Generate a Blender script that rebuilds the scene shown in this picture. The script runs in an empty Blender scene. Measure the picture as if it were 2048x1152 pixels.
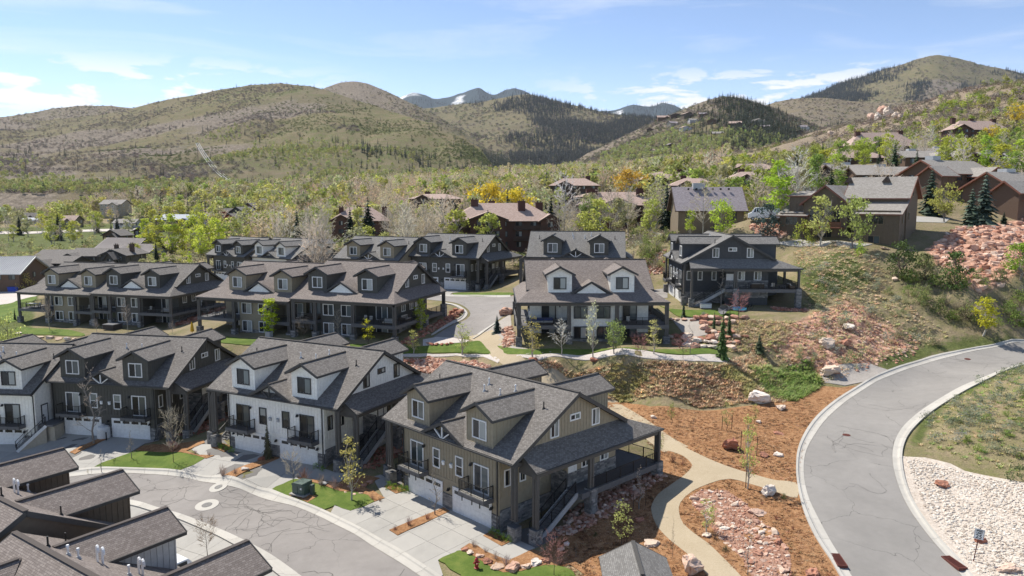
import bpy, bmesh, math, random
import numpy as np
from mathutils import Vector, Matrix
from mathutils.geometry import delaunay_2d_cdt
random.seed(7)
RNG = np.random.default_rng(11)
SC = bpy.context.scene
COL = SC.collection
R = math.radians
# camera, sky, sun, exposure
FPX, PITCH, CAMZ = 1514.83, 0.118, 28.0
cd = bpy.data.cameras.new('camera')
cam = bpy.data.objects.new('camera', cd)
COL.objects.link(cam)
cd.sensor_width = 36.0
cd.lens = FPX * 36.0 / 2048.0
cd.clip_start = 0.5
cd.clip_end = 40000.0
cam.location = (0, 0, CAMZ)
cam.rotation_euler = (math.pi / 2 - PITCH, 0, 0)
SC.camera = cam
SUN_AZ, SUN_EL = R(-46.0), R(53.0)          # azimuth from +Y, clockwise
sd = bpy.data.lights.new('sun', 'SUN')
sd.energy = 2.1
sd.angle = R(0.53)
sd.color = (1.0, 0.945, 0.85)
sun = bpy.data.objects.new('sun', sd)
COL.objects.link(sun)
sdir = Vector((math.sin(SUN_AZ) * math.cos(SUN_EL), math.cos(SUN_AZ) * math.cos(SUN_EL), math.sin(SUN_EL)))
sun.rotation_euler = sdir.to_track_quat('Z', 'Y').to_euler()
sun.location = (0, 0, 300)
SC.view_settings.view_transform = 'Standard'
SC.view_settings.look = 'None'
SC.view_settings.gamma = 1.0
SC.view_settings.use_curve_mapping = False
SC.view_settings.exposure = 1.66
SC.render.engine = 'CYCLES'
SC.cycles.use_denoising = True
SC.cycles.max_bounces = 8
SC.cycles.volume_bounces = 0
SC.cycles.diffuse_bounces = 5
SC.cycles.glossy_bounces = 2
SC.cycles.transmission_bounces = 3
SC.cycles.transparent_max_bounces = 6
SC.cycles.sample_clamp_indirect = 6.0
# node helpers
class NT:
 def __init__(s, nt):
  s.nt = nt
  s.n = nt.nodes
 def add(s, t, **kw):
  n = s.n.new(t)
  for k, v in kw.items():
   setattr(n, k, v)
  return n
 def link(s, a, b):
  s.nt.links.new(a, b)
 def setin(s, sock, v):
  if hasattr(v, 'is_linked') or isinstance(v, bpy.types.NodeSocket):
   s.link(v, sock)
  else:
   sock.default_value = v
 def math(s, op, a, b=None, c=None, clamp=False):
  n = s.add('ShaderNodeMath', operation=op, use_clamp=clamp)
  s.setin(n.inputs[0], a)
  if b is not None: s.setin(n.inputs[1], b)
  if c is not None: s.setin(n.inputs[2], c)
  return n.outputs[0]
 def mix(s, f, a, b, blend='MIX'):
  n = s.add('ShaderNodeMix', data_type='RGBA', blend_type=blend)
  s.setin(n.inputs[0], f)
  for i, v in ((6, a), (7, b)):
   s.setin(n.inputs[i], v if not isinstance(v, tuple) else (*v[:3], 1))
  return n.outputs[2]
 def noise(s, scale, detail=4, rough=.55, vec=None, dist=0.0, out=0):
  n = s.add('ShaderNodeTexNoise')
  n.inputs['Scale'].default_value = scale
  n.inputs['Detail'].default_value = detail
  n.inputs['Roughness'].default_value = rough
  n.inputs['Distortion'].default_value = dist
  if vec is not None: s.link(vec, n.inputs['Vector'])
  return n.outputs[out]
 def ramp(s, fac, stops, interp='LINEAR'):
  n = s.add('ShaderNodeValToRGB')
  n.color_ramp.interpolation = interp
  e = n.color_ramp.elements
  while len(e) < len(stops): e.new(.5)
  for i, (p, c) in enumerate(stops):
   e[i].position = p
   e[i].color = (*c[:3], 1) if isinstance(c, tuple) else (c, c, c, 1)
  s.link(fac, n.inputs[0])
  return n.outputs[0]
 def mapr(s, v, a, b, c=0.0, d=1.0):
  n = s.add('ShaderNodeMapRange', clamp=True)
  s.setin(n.inputs[0], v)
  for i, q in enumerate((a, b, c, d)): n.inputs[i + 1].default_value = q
  return n.outputs[0]
 def mapping(s, vec, scale=(1, 1, 1), rot=(0, 0, 0)):
  n = s.add('ShaderNodeMapping')
  n.inputs['Scale'].default_value = scale
  n.inputs['Rotation'].default_value = rot
  s.link(vec, n.inputs[0])
  return n.outputs[0]
# world: physical sky with thin clouds
W = bpy.data.worlds.new('World')
SC.world = W
W.use_nodes = True
w = NT(W.node_tree)
w.n.clear()
sky = w.add('ShaderNodeTexSky', sky_type='NISHITA')
sky.sun_disc = False
sky.sun_elevation = SUN_EL
sky.sun_rotation = SUN_AZ
sky.altitude = 3600
sky.air_density = 0.72
sky.dust_density = 0.05
sky.ozone_density = 3.0
tc = w.add('ShaderNodeTexCoord').outputs['Generated']
sx = w.add('ShaderNodeSeparateXYZ'); w.link(tc, sx.inputs[0])
az = w.math('ARCTAN2', sx.outputs[0], sx.outputs[1])
hyp = w.math('SQRT', w.math('ADD', w.math('MULTIPLY', sx.outputs[0], sx.outputs[0]), w.math('MULTIPLY', sx.outputs[1], sx.outputs[1])))
el = w.math('ARCTAN2', sx.outputs[2], hyp)
cv = w.add('ShaderNodeCombineXYZ'); w.link(az, cv.inputs[0]); w.link(el, cv.inputs[1])
st = w.mapping(cv.outputs[0], (1.7, 19.0, 1), (0, 0, R(-5)))
n1 = w.noise(1.25, 6, .62, st, .9)
wisp = w.mapr(n1, .50, .72, 0, .42)
cu = w.mapping(cv.outputs[0], (8.5, 30.0, 1))
n2 = w.noise(1.35, 7, .6, cu, .3)
band = w.math('MULTIPLY', w.mapr(el, .075, .105), w.mapr(el, .172, .135))
side = w.mapr(w.math('ABSOLUTE', w.math('SUBTRACT', w.math('ABSOLUTE', w.math('SUBTRACT', az, -.08)), .40)), .36, .12)
puff = w.math('MULTIPLY', w.mapr(n2, .49, .56), w.math('MULTIPLY', band, side))
hz = w.mapr(el, .18, .03, 0, .42)
cloud = w.math('MAXIMUM', w.math('MAXIMUM', w.math('MULTIPLY', wisp, w.mapr(el, .05, .20)), puff), w.math('MULTIPLY', hz, 1.0))
skyt = w.mix(1.0, sky.outputs[0], (1.07, .965, .85), 'MULTIPLY')
skyc = w.mix(cloud, skyt, (4.0, 4.1, 4.3))
bg = w.add('ShaderNodeBackground')
w.link(skyc, bg.inputs[0])
bg.inputs[1].default_value = 0.083
wo = w.add('ShaderNodeOutputWorld')
w.link(bg.outputs[0], wo.inputs[0])
# object helpers
def tag(o, label=None, cat=None, group=None, kind=None):
 if label: o['label'] = label
 if cat: o['category'] = cat
 if group: o['group'] = group
 if kind: o['kind'] = kind
 return o
def empty(name, loc, rz=0.0, label=None, cat=None, group=None):
 o = bpy.data.objects.new(name, None)
 o.empty_display_size = .3
 COL.objects.link(o)
 o.location = loc
 o.rotation_euler = (0, 0, rz)
 return tag(o, label, cat, group)
def put(name, me, parent=None, loc=(0, 0, 0), rot=(0, 0, 0), scale=None):
 o = bpy.data.objects.new(name, me)
 COL.objects.link(o)
 if parent is not None: o.parent = parent
 o.location = loc
 o.rotation_euler = rot
 if scale is not None: o.scale = scale if hasattr(scale, '__len__') else (scale,) * 3
 return o
class MB:
 """collects faces; build() makes one mesh"""
 def __init__(s):
  s.v, s.f, s.m, s.uv = [], [], [], []
 def face(s, pts, m=0, uv=None):
  b = len(s.v)
  s.v.extend([tuple(p) for p in pts])
  s.f.append(tuple(range(b, b + len(pts))))
  s.m.append(m)
  s.uv.append(uv)
 def box(s, a, b, m=0, top=None):
  x0, y0, z0 = a; x1, y1, z1 = b
  if x0 > x1: x0, x1 = x1, x0
  if y0 > y1: y0, y1 = y1, y0
  if z0 > z1: z0, z1 = z1, z0
  p = [(x0, y0, z0), (x1, y0, z0), (x1, y1, z0), (x0, y1, z0), (x0, y0, z1), (x1, y0, z1), (x1, y1, z1), (x0, y1, z1)]
  for i, q in enumerate(((0, 3, 2, 1), (4, 5, 6, 7), (0, 1, 5, 4), (1, 2, 6, 5), (2, 3, 7, 6), (3, 0, 4, 7))):
   s.face([p[k] for k in q], top if (i == 1 and top is not None) else m)
 def bar(s, p, q, w, h=None, m=0, up=(0, 0, 1)):
  """square bar from p to q"""
  h = h or w
  p, q = Vector(p), Vector(q)
  d = (q - p).normalized()
  u = Vector(up)
  if abs(d.dot(u)) > .95: u = Vector((0, 1, 0))
  sx = d.cross(u).normalized() * (w / 2)
  sy = sx.cross(d).normalized() * (h / 2)
  A = [p - sx - sy, p + sx - sy, p + sx + sy, p - sx + sy]
  B = [q - sx - sy, q + sx - sy, q + sx + sy, q - sx + sy]
  s.face(A[::-1], m); s.face(B, m)
  for i in range(4):
   j = (i + 1) % 4
   s.face([A[i], A[j], B[j], B[i]], m)
 def tube(s, p, q, r0, r1, n=6, m=0, cap=True):
  p, q = Vector(p), Vector(q)
  d = (q - p).normalized()
  u = Vector((1, 0, 0)) if abs(d.x) < .8 else Vector((0, 1, 0))
  a = d.cross(u).normalized(); b = d.cross(a)
  P = [p + (a * math.cos(t) + b * math.sin(t)) * r0 for t in [2 * math.pi * i / n for i in range(n)]]
  Q = [q + (a * math.cos(t) + b * math.sin(t)) * r1 for t in [2 * math.pi * i / n for i in range(n)]]
  for i in range(n):
   j = (i + 1) % n
   s.face([P[j], P[i], Q[i], Q[j]], m)
  if cap:
   s.face(Q[::-1], m); s.face(P, m)
 def prism(s, poly, axis, a, b, m=0, mc=None):
  """polygon (2D) extruded along axis: 'x' poly=(y,z); 'y' poly=(x,z); 'z' poly=(x,y)"""
  mc = m if mc is None else mc
  def P(q, t):
   return (t, q[0], q[1]) if axis == 'x' else ((q[0], t, q[1]) if axis == 'y' else (q[0], q[1], t))
  A = [P(q, a) for q in poly]; B = [P(q, b) for q in poly]
  s.face(A, mc); s.face(B[::-1], mc)
  n = len(poly)
  for i in range(n):
   j = (i + 1) % n
   s.face([A[j], A[i], B[i], B[j]], m)
 def slab(s, pts, th, m=0, me=1):
  """planar roof panel: pts = top outline (counter-clockwise from above); uv in metres with v up the slope"""
  P = [Vector(p) for p in pts]
  nrm = Vector((0, 0, 0))
  for i in range(len(P)):
   nrm += P[i].cross(P[(i + 1) % len(P)])
  nrm.normalize()
  if nrm.z < 0:
   P.reverse(); nrm = -nrm
  h = Vector((-nrm.y, nrm.x, 0))
  h = h.normalized() if h.length > 1e-6 else Vector((1, 0, 0))
  up = nrm.cross(h)
  s.face(P, m, [(p.dot(h), p.dot(up)) for p in P])
  B = [p - Vector((0, 0, th)) for p in P]
  s.face(B[::-1], me)
  for i in range(len(P)):
   j = (i + 1) % len(P)
   s.face([P[j], P[i], B[i], B[j]][::-1], me)
 def mesh(s, name, mats, smooth=False, fix=True):
  me = bpy.data.meshes.new(name)
  me.from_pydata(s.v, [], s.f)
  for m in mats: me.materials.append(m)
  if len(mats) > 1: me.polygons.foreach_set('material_index', s.m)
  if any(u is not None for u in s.uv):
   l = me.uv_layers.new(name='UVMap')
   flat = []
   for f, u in zip(s.f, s.uv):
    for k in range(len(f)):
     flat.extend(u[k] if u is not None else (0, 0))
   l.data.foreach_set('uv', flat)
  if smooth: me.polygons.foreach_set('use_smooth', [True] * len(s.f))
  if fix:
   bm = bmesh.new(); bm.from_mesh(me)
   bmesh.ops.remove_doubles(bm, verts=bm.verts, dist=1e-4)
   bmesh.ops.recalc_face_normals(bm, faces=bm.faces)
   bm.to_mesh(me); bm.free()
  return me
 def build(s, name, mats, parent=None, loc=(0, 0, 0), rot=(0, 0, 0), **k):
  return put(name, s.mesh(name, mats if isinstance(mats, (list, tuple)) else [mats], **k), parent, loc, rot)
CACHE = {}
def cached(key, fn):
 if key not in CACHE: CACHE[key] = fn()
 return CACHE[key]
# value noise in numpy
def _hash(ix, iy, seed):
 h = (ix.astype(np.int64) * 374761393 + iy.astype(np.int64) * 668265263 + seed * 1442695041) & 0x7fffffff
 h = ((h ^ (h >> 13)) * 1274126177) & 0x7fffffff
 return ((h ^ (h >> 16)) & 0xffff) / 65535.0
def vnoise(x, y, seed=0):
 x = np.asarray(x, float); y = np.asarray(y, float)
 ix, iy = np.floor(x), np.floor(y)
 fx, fy = x - ix, y - iy
 fx = fx * fx * (3 - 2 * fx); fy = fy * fy * (3 - 2 * fy)
 a, b = _hash(ix, iy, seed), _hash(ix + 1, iy, seed)
 c, d = _hash(ix, iy + 1, seed), _hash(ix + 1, iy + 1, seed)
 return (a * (1 - fx) + b * fx) * (1 - fy) + (c * (1 - fx) + d * fx) * fy
def fbm(x, y, sc, oct=4, seed=0, ridged=False):
 t, amp, tot = 0, 1.0, 0
 for o in range(oct):
  n = vnoise(np.asarray(x) / sc * 2 ** o, np.asarray(y) / sc * 2 ** o, seed + o * 17)
  if ridged: n = 1 - np.abs(2 * n - 1)
  t = t + n * amp; tot += amp; amp *= .5
 return t / tot
# materials
MATS = {}
def newmat(name):
 m = bpy.data.materials.new(name)
 m.use_nodes = True
 t = NT(m.node_tree)
 t.n.clear()
 p = t.add('ShaderNodeBsdfPrincipled')
 o = t.add('ShaderNodeOutputMaterial')
 t.link(p.outputs[0], o.inputs[0])
 MATS[name] = m
 t.p, t.o, t.m = p, o, m
 return t
def bump(t, h, strength=.4, dist=.05):
 b = t.add('ShaderNodeBump')
 b.inputs['Strength'].default_value = strength
 b.inputs['Distance'].default_value = dist
 t.link(h, b.inputs['Height'])
 t.link(b.outputs[0], t.p.inputs['Normal'])
def wpos(t): return t.add('ShaderNodeNewGeometry').outputs['Position']
def opos(t): return t.add('ShaderNodeTexCoord').outputs['Object']
def plain(name, col, rough=.7, var=.18, scale=3.0, metal=0.0, spec=.4, world=False):
 """a surface of one colour with blotches, fine grain and slight differences between objects"""
 t = newmat(name)
 v = wpos(t) if world else opos(t)
 n = t.noise(scale, 5, .6, v)
 n2 = t.noise(scale * 9, 3, .6, v)
 rnd = t.add('ShaderNodeObjectInfo').outputs['Random']
 f = t.math('ADD', t.math('MULTIPLY', n, .6), t.math('ADD', t.math('MULTIPLY', n2, .25), t.math('MULTIPLY', rnd, .15)))
 lo = tuple(c * (1 - var) for c in col); hi = tuple(min(1, c * (1 + var)) for c in col)
 c = t.ramp(f, [(.28, lo), (.72, hi)])
 t.link(c, t.p.inputs['Base Color'])
 t.p.inputs['Roughness'].default_value = rough
 t.p.inputs['Metallic'].default_value = metal
 t.p.inputs['Specular IOR Level'].default_value = spec
 return t
for nm, c, r in (
 ('siding_charcoal', (.092, .088, .076), .75), ('siding_olive', (.32, .27, .19), .75), ('siding_white', (.84, .82, .76), .7),
 ('siding_slate', (.068, .070, .074), .75), ('siding_brown', (.125, .080, .055), .8), ('siding_tan', (.20, .155, .105), .8), ('siding_umber', (.085, .058, .043), .8),
 ('siding_redbrown', (.105, .055, .040), .8), ('siding_red', (.26, .055, .035), .8), ('siding_grey', (.50, .50, .49), .75), ('siding_cream', (.42, .37, .29), .75), ('siding_gables', (.135, .104, .074), .8),
 ('fascia', (.055, .053, .052), .6), ('trim_white', (.80, .79, .77), .5), ('trim_dark', (.035, .036, .038), .5), ('trim_red', (.21, .085, .055), .6),
 ('door_white', (.76, .76, .755), .45), ('post_wood', (.10, .092, .084), .75), ('rail_black', (.012, .012, .013), .45),
 ('deck_floor', (.16, .155, .155), .7), ('deck_fascia', (.12, .118, .12), .7), ('concrete_wall', (.36, .36, .36), .85), ('tread', (.22, .22, .22), .8),
 ('pipe_white', (.78, .78, .77), .4), ('pipe_black', (.010, .010, .010), .5), ('lamp_black', (.02, .02, .02), .4), ('truss_white', (.78, .77, .75), .6),
 ('box_green', (.085, .125, .105), .5), ('hydrant_red', (.36, .028, .035), .4), ('iron', (.13, .125, .12), .6), ('rust', (.12, .035, .025), .8),
 ('plastic_white', (.72, .72, .71), .4), ('fabric_cream', (.52, .49, .44), .9), ('fabric_grey', (.16, .16, .165), .9), ('fabric_blue', (.035, .055, .16), .9), ('wicker', (.075, .055, .04), .8),
 ('fabric_yellow', (.75, .42, .03), .9), ('tarp_blue', (.03, .07, .42), .6), ('spa_brown', (.075, .062, .058), .7), ('paint_white', (.80, .81, .82), .22), ('tyre', (.012, .012, .012), .8),
 ('paint_cyan', (.10, .45, .62), .5), ('paint_silver', (.42, .43, .45), .3), ('paint_dark', (.03, .033, .04), .25), ('stake', (.085, .05, .032), .85), ('chimney', (.085, .04, .032), .85),
 ('metal_roof_tan', (.27, .235, .225), .7), ('metal_roof_blue', (.17, .20, .25), .6), ('metal_grey', (.40, .41, .42), .4), ('umbrella_green', (.09, .12, .08), .9), ('copper', (.28, .13, .07), .6),
 ('pole_wood', (.075, .058, .045), .9), ('wire', (.50, .49, .46), .5), ('rope_grey', (.3, .3, .3), .6)):
 plain(nm, c, r)
def glass():
 t = newmat('glass')
 v = t.noise(.35, 2, .5, wpos(t))
 rnd = t.add('ShaderNodeObjectInfo').outputs['Random']
 c = t.ramp(t.math('ADD', t.math('MULTIPLY', v, .5), t.math('MULTIPLY', rnd, .5)), [(.2, (.010, .011, .012)), (.6, (.04, .045, .05)), (.85, (.11, .12, .125))])
 t.link(c, t.p.inputs['Base Color'])
 t.p.inputs['Roughness'].default_value = .06
 t.p.inputs['Specular IOR Level'].default_value = .38
 t = newmat('glass_blind')
 rnd = t.add('ShaderNodeObjectInfo').outputs['Random']
 c = t.ramp(rnd, [(.15, (.06, .075, .08)), (.5, (.17, .20, .20)), (.85, (.34, .36, .35))])
 t.link(c, t.p.inputs['Base Color'])
 t.p.inputs['Roughness'].default_value = .06
 t.p.inputs['Specular IOR Level'].default_value = .7
glass()
def shingle(name, cols, bw=.24, rh=.14, b=.5):
 cols = [tuple(min(.5, 1.95 * (q * .62 + r * .38)) for q, r in zip(c, cols[1])) for c in cols]
 t = newmat(name)
 uv = t.add('ShaderNodeUVMap').outputs[0]
 br = t.add('ShaderNodeTexBrick')
 t.link(uv, br.inputs['Vector'])
 br.inputs['Scale'].default_value = 1
 br.inputs['Brick Width'].default_value = bw
 br.inputs['Row Height'].default_value = rh
 br.inputs['Mortar Size'].default_value = .009
 br.inputs['Mortar Smooth'].default_value = .3
 br.inputs['Bias'].default_value = 0
 br.offset = .37
 br.inputs['Color1'].default_value = (0, 0, 0, 1); br.inputs['Color2'].default_value = (1, 1, 1, 1)
 br.inputs['Mortar'].default_value = (0.1, .1, .1, 1)
 pos = wpos(t)
 blot = t.noise(.35, 4, .6, pos)
 fine = t.noise(26, 2, .6, pos)
 sep = t.add('ShaderNodeSeparateColor'); t.link(br.outputs['Color'], sep.inputs[0])
 f = t.math('ADD', t.math('MULTIPLY', sep.outputs[0], .60), t.math('ADD', t.math('MULTIPLY', blot, .20), t.math('MULTIPLY', fine, .30)))
 c = t.ramp(f, [(.15, cols[0]), (.5, cols[1]), (.9, cols[2])])
 c = t.mix(t.math('MULTIPLY', br.outputs['Fac'], .75), c, tuple(q * .35 for q in cols[0]))
 t.link(c, t.p.inputs['Base Color'])
 t.p.inputs['Roughness'].default_value = .9
 t.p.inputs['Specular IOR Level'].default_value = .25
 fr = t.add('ShaderNodeSeparateXYZ'); t.link(uv, fr.inputs[0])
 saw = t.math('FRACT', t.math('DIVIDE', fr.outputs[1], rh))
 hh = t.math('ADD', t.math('MULTIPLY', t.math('SUBTRACT', 1.0, saw), .6), t.math('MULTIPLY', sep.outputs[0], .4))
 bump(t, hh, b, .03)
shingle('shingle_grey', ((.054, .049, .044), (.088, .080, .073), (.150, .138, .127)))
shingle('shingle_brown', ((.072, .060, .054), (.104, .088, .079), (.160, .139, .126)))
shingle('shingle_dark', ((.062, .059, .056), (.095, .091, .086), (.145, .140, .133)))
shingle('shingle_condo', ((.15, .105, .088), (.21, .155, .13), (.28, .22, .19)), .5, .2, .3)
shingle('shingle_light', ((.11, .10, .09), (.155, .142, .128), (.21, .195, .178)), .4, .18, .3)
shingle('shingle_mauve', ((.11, .095, .10), (.155, .135, .14), (.21, .19, .195)), .4, .18, .4)
def stone():
 t = newmat('ledge_stone')
 rnd = t.add('ShaderNodeAttribute', attribute_name='tint').outputs['Fac']
 n = t.noise(9, 4, .65, opos(t))
 f = t.math('ADD', t.math('MULTIPLY', rnd, .65), t.math('MULTIPLY', n, .35))
 c = t.ramp(f, [(.12, (.10, .10, .105)), (.45, (.20, .195, .19)), (.7, (.27, .26, .245)), (.92, (.40, .385, .36))])
 t.link(c, t.p.inputs['Base Color']); t.p.inputs['Roughness'].default_value = .9
 bump(t, n, .5, .03)
 t = newmat('mortar'); t.p.inputs['Base Color'].default_value = (.10, .10, .10, 1); t.p.inputs['Roughness'].default_value = .95
stone()
def rockmat(name, stops, sc=1.6):
 t = newmat(name)
 v = opos(t)
 rnd = t.add('ShaderNodeObjectInfo').outputs['Random']
 at_ = t.add('ShaderNodeAttribute', attribute_name='tint').outputs['Fac']
 n = t.noise(sc, 5, .65, v, .4)
 n2 = t.noise(sc * 7, 4, .7, v)
 f = t.math('ADD', t.math('MULTIPLY', t.math('FRACT', t.math('ADD', rnd, at_)), .62), t.math('ADD', t.math('MULTIPLY', n, .26), t.math('MULTIPLY', n2, .14)))
 c = t.ramp(f, stops)
 t.link(c, t.p.inputs['Base Color']); t.p.inputs['Roughness'].default_value = .92
 t.p.inputs['Specular IOR Level'].default_value = .2
 bump(t, t.math('ADD', n, t.math('MULTIPLY', n2, .5)), .7, .12)
rockmat('rock_pink', [(.10, (.30, .13, .085)), (.35, (.46, .24, .165)), (.6, (.56, .36, .27)), (.80, (.64, .49, .39)), (.95, (.76, .70, .63))])
rockmat('rock_red', [(.15, (.24, .09, .06)), (.5, (.42, .19, .125)), (.85, (.54, .33, .245))])
rockmat('rock_cream', [(.15, (.48, .33, .24)), (.5, (.62, .50, .40)), (.9, (.78, .72, .65))])
rockmat('rock_cobble', [(.08, (.42, .33, .25)), (.4, (.66, .57, .48)), (.7, (.78, .72, .63)), (.95, (.86, .82, .75))], 4)
def concrete(name, col, sc=.5):
 t = newmat(name)
 v = wpos(t)
 n = t.noise(sc, 6, .65, v)
 n2 = t.noise(14, 3, .6, v)
 n3 = t.noise(2.2, 4, .6, t.mapping(v, (1, .35, 1), (0, 0, R(40))))
 rnd = t.add('ShaderNodeObjectInfo').outputs['Random']
 f = t.math('ADD', t.math('ADD', t.math('MULTIPLY', n, .4), t.math('MULTIPLY', n2, .15)), t.math('ADD', t.math('MULTIPLY', n3, .25), t.math('MULTIPLY', rnd, .2)))
 c = t.ramp(f, [(.25, tuple(q * .80 for q in col)), (.5, col), (.75, tuple(q * 1.12 for q in col))])
 t.link(c, t.p.inputs['Base Color']); t.p.inputs['Roughness'].default_value = .85
 bump(t, n2, .15, .01)
concrete('concrete_light', (.365, .348, .318))
concrete('concrete_kerb', (.46, .435, .39), .8)
concrete('concrete_joint', (.16, .15, .14))
def asphalt(name, c0, c1):
 t = newmat(name)
 v = wpos(t)
 n = t.noise(.16, 5, .62, v, .4)
 n2 = t.noise(30, 2, .7, v)
 n3 = t.noise(1.3, 4, .6, v)
 f = t.math('ADD', t.math('MULTIPLY', n, .5), t.math('ADD', t.math('MULTIPLY', n2, .3), t.math('MULTIPLY', n3, .2)))
 c = t.ramp(f, [(.32, c0), (.68, c1)])
 dv = t.add('ShaderNodeTexNoise'); dv.inputs['Scale'].default_value = .5; dv.inputs['Detail'].default_value = 5
 t.link(v, dv.inputs['Vector'])
 wv = t.add('ShaderNodeVectorMath', operation='MULTIPLY_ADD')
 t.link(dv.outputs['Color'], wv.inputs[0]); wv.inputs[1].default_value = (2.6, 2.6, 0); t.link(v, wv.inputs[2])
 vo = t.add('ShaderNodeTexVoronoi', feature='DISTANCE_TO_EDGE', voronoi_dimensions='2D')
 vo.inputs['Scale'].default_value = .16
 t.link(wv.outputs[0], vo.inputs['Vector'])
 crack = t.math('MULTIPLY', t.mapr(vo.outputs['Distance'], .0065, .0025), t.mapr(t.noise(.22, 2, .5, v), .42, .55))
 c = t.mix(t.math('MULTIPLY', crack, .5), c, (.03, .028, .026))
 t.link(c, t.p.inputs['Base Color']); t.p.inputs['Roughness'].default_value = .88
 t.p.inputs['Specular IOR Level'].default_value = .3
 bump(t, n2, .25, .01)
asphalt('asphalt_street', (.205, .188, .175), (.315, .292, .272))
asphalt('asphalt_road', (.215, .203, .188), (.315, .296, .274))
plain('tar', (.085, .077, .07), .55, .2, 4)
def ground_sheet(name, stops, scs=(.25, 3, 18), wts=(.35, .3, .35), bs=.6, bd=.06, rough=.95):
 t = newmat(name)
 v = wpos(t)
 ns = [t.noise(s, 4, .65, v) for s in scs]
 f = t.math('ADD', t.math('MULTIPLY', ns[0], wts[0]), t.math('ADD', t.math('MULTIPLY', ns[1], wts[1]), t.math('MULTIPLY', ns[2], wts[2])))
 t.link(t.ramp(f, stops), t.p.inputs['Base Color'])
 t.p.inputs['Roughness'].default_value = rough
 t.p.inputs['Specular IOR Level'].default_value = .15
 bump(t, t.math('ADD', ns[2], ns[1]), bs, bd)
ground_sheet('mulch', [(.30, (.12, .055, .026)), (.44, (.26, .132, .062)), (.56, (.40, .222, .112)), (.72, (.55, .36, .21))], (.3, 2.2, 8), (.2, .35, .45), .9, .09)
ground_sheet('lawn', [(.30, (.060, .095, .018)), (.48, (.10, .150, .030)), (.60, (.155, .19, .045)), (.72, (.27, .25, .10))], (.35, 1.1, 9), (.42, .33, .25), .6, .05)
ground_sheet('path_gravel', [(.32, (.31, .245, .155)), (.5, (.42, .345, .24)), (.68, (.52, .445, .33))], (.3, 6, 22), (.2, .2, .6), .3, .02)
ground_sheet('gravel_pale', [(.32, (.36, .31, .275)), (.5, (.56, .505, .46)), (.66, (.74, .69, .64))], (.3, 5, 14), (.15, .3, .55), .7, .06)
ground_sheet('gravel_grey', [(.32, (.25, .22, .19)), (.5, (.38, .345, .31)), (.68, (.50, .46, .42))], (.3, 5, 14), (.25, .3, .45), .6, .05)
ground_sheet('cobble_bed', [(.32, (.34, .265, .20)), (.5, (.62, .54, .46)), (.64, (.78, .71, .62))], (.3, 3, 9), (.15, .35, .5), .9, .10)
ground_sheet('rubble_bed', [(.32, (.19, .09, .06)), (.5, (.38, .21, .145)), (.66, (.50, .34, .26))], (.4, 2, 8), (.2, .35, .45), .9, .12)
def terrain_mat(name, grass, straw, red, brush, sc=1.0, bs=.8, dark=None):
 """open ground: 'zone' paints what grows or lies there (R red soil and scree, G fresh green, B bare brush), noise breaks it up"""
 t = newmat(name)
 v = wpos(t)
 z = t.add('ShaderNodeAttribute', attribute_name='zone')
 s = t.add('ShaderNodeSeparateColor'); t.link(z.outputs['Color'], s.inputs[0])
 big = t.noise(.02 / sc, 5, .6, v)
 mid = t.noise(.16 / sc, 5, .65, v, .5)
 fine = t.noise(1.1 / sc, 5, .7, v)
 grain = t.noise(7 / sc, 3, .7, v)
 mf = t.math('ADD', t.math('MULTIPLY', mid, .5), t.math('MULTIPLY', fine, .5))
 base = t.mix(t.mapr(mf, .42, .60), straw, grass)
 base = t.mix(t.math('MULTIPLY', t.mapr(big, .40, .62), .35), base, brush)
 redc = t.mix(t.mapr(fine, .40, .62), red, tuple(min(1, c * 1.75 + .06) for c in red))
 base = t.mix(t.mapr(t.math('ADD', s.outputs[0], t.math('SUBTRACT', mf, .5)), .40, .62), base, redc)
 grn = t.mix(t.mapr(fine, .35, .65), (.082, .105, .032), (.150, .165, .060))
 base = t.mix(t.mapr(t.math('ADD', s.outputs[1], t.math('MULTIPLY', t.math('SUBTRACT', mf, .5), 1.4)), .38, .66), base, grn)
 bru = t.mix(t.mapr(fine, .36, .64), brush, tuple(c * 2.0 for c in brush))
 base = t.mix(t.mapr(t.math('ADD', s.outputs[2], t.math('MULTIPLY', t.math('SUBTRACT', mf, .5), 1.4)), .38, .66), base, bru)
 shade = t.ramp(t.math('ADD', t.math('MULTIPLY', grain, .6), t.math('MULTIPLY', fine, .4)), [(.3, .62), (.7, 1.30)])
 base = t.mix(1.0, base, shade, 'MULTIPLY')
 t.link(base, t.p.inputs['Base Color'])
 t.p.inputs['Roughness'].default_value = .97
 t.p.inputs['Specular IOR Level'].default_value = .1
 bump(t, t.math('ADD', t.math('MULTIPLY', grain, .4), fine), bs, .35 * sc)
terrain_mat('terrain', (.19, .185, .075), (.34, .27, .17), (.36, .20, .135), (.17, .135, .098))
terrain_mat('hill_near', (.125, .125, .052), (.205, .165, .098), (.30, .24, .18), (.130, .108, .085), 6.0, .6)
terrain_mat('hill_far', (.09, .095, .065), (.13, .115, .09), (.70, .70, .72), (.020, .033, .040), 14.0, .5)  # last colour, the far forest, is bluish: distance haze painted in
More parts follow.
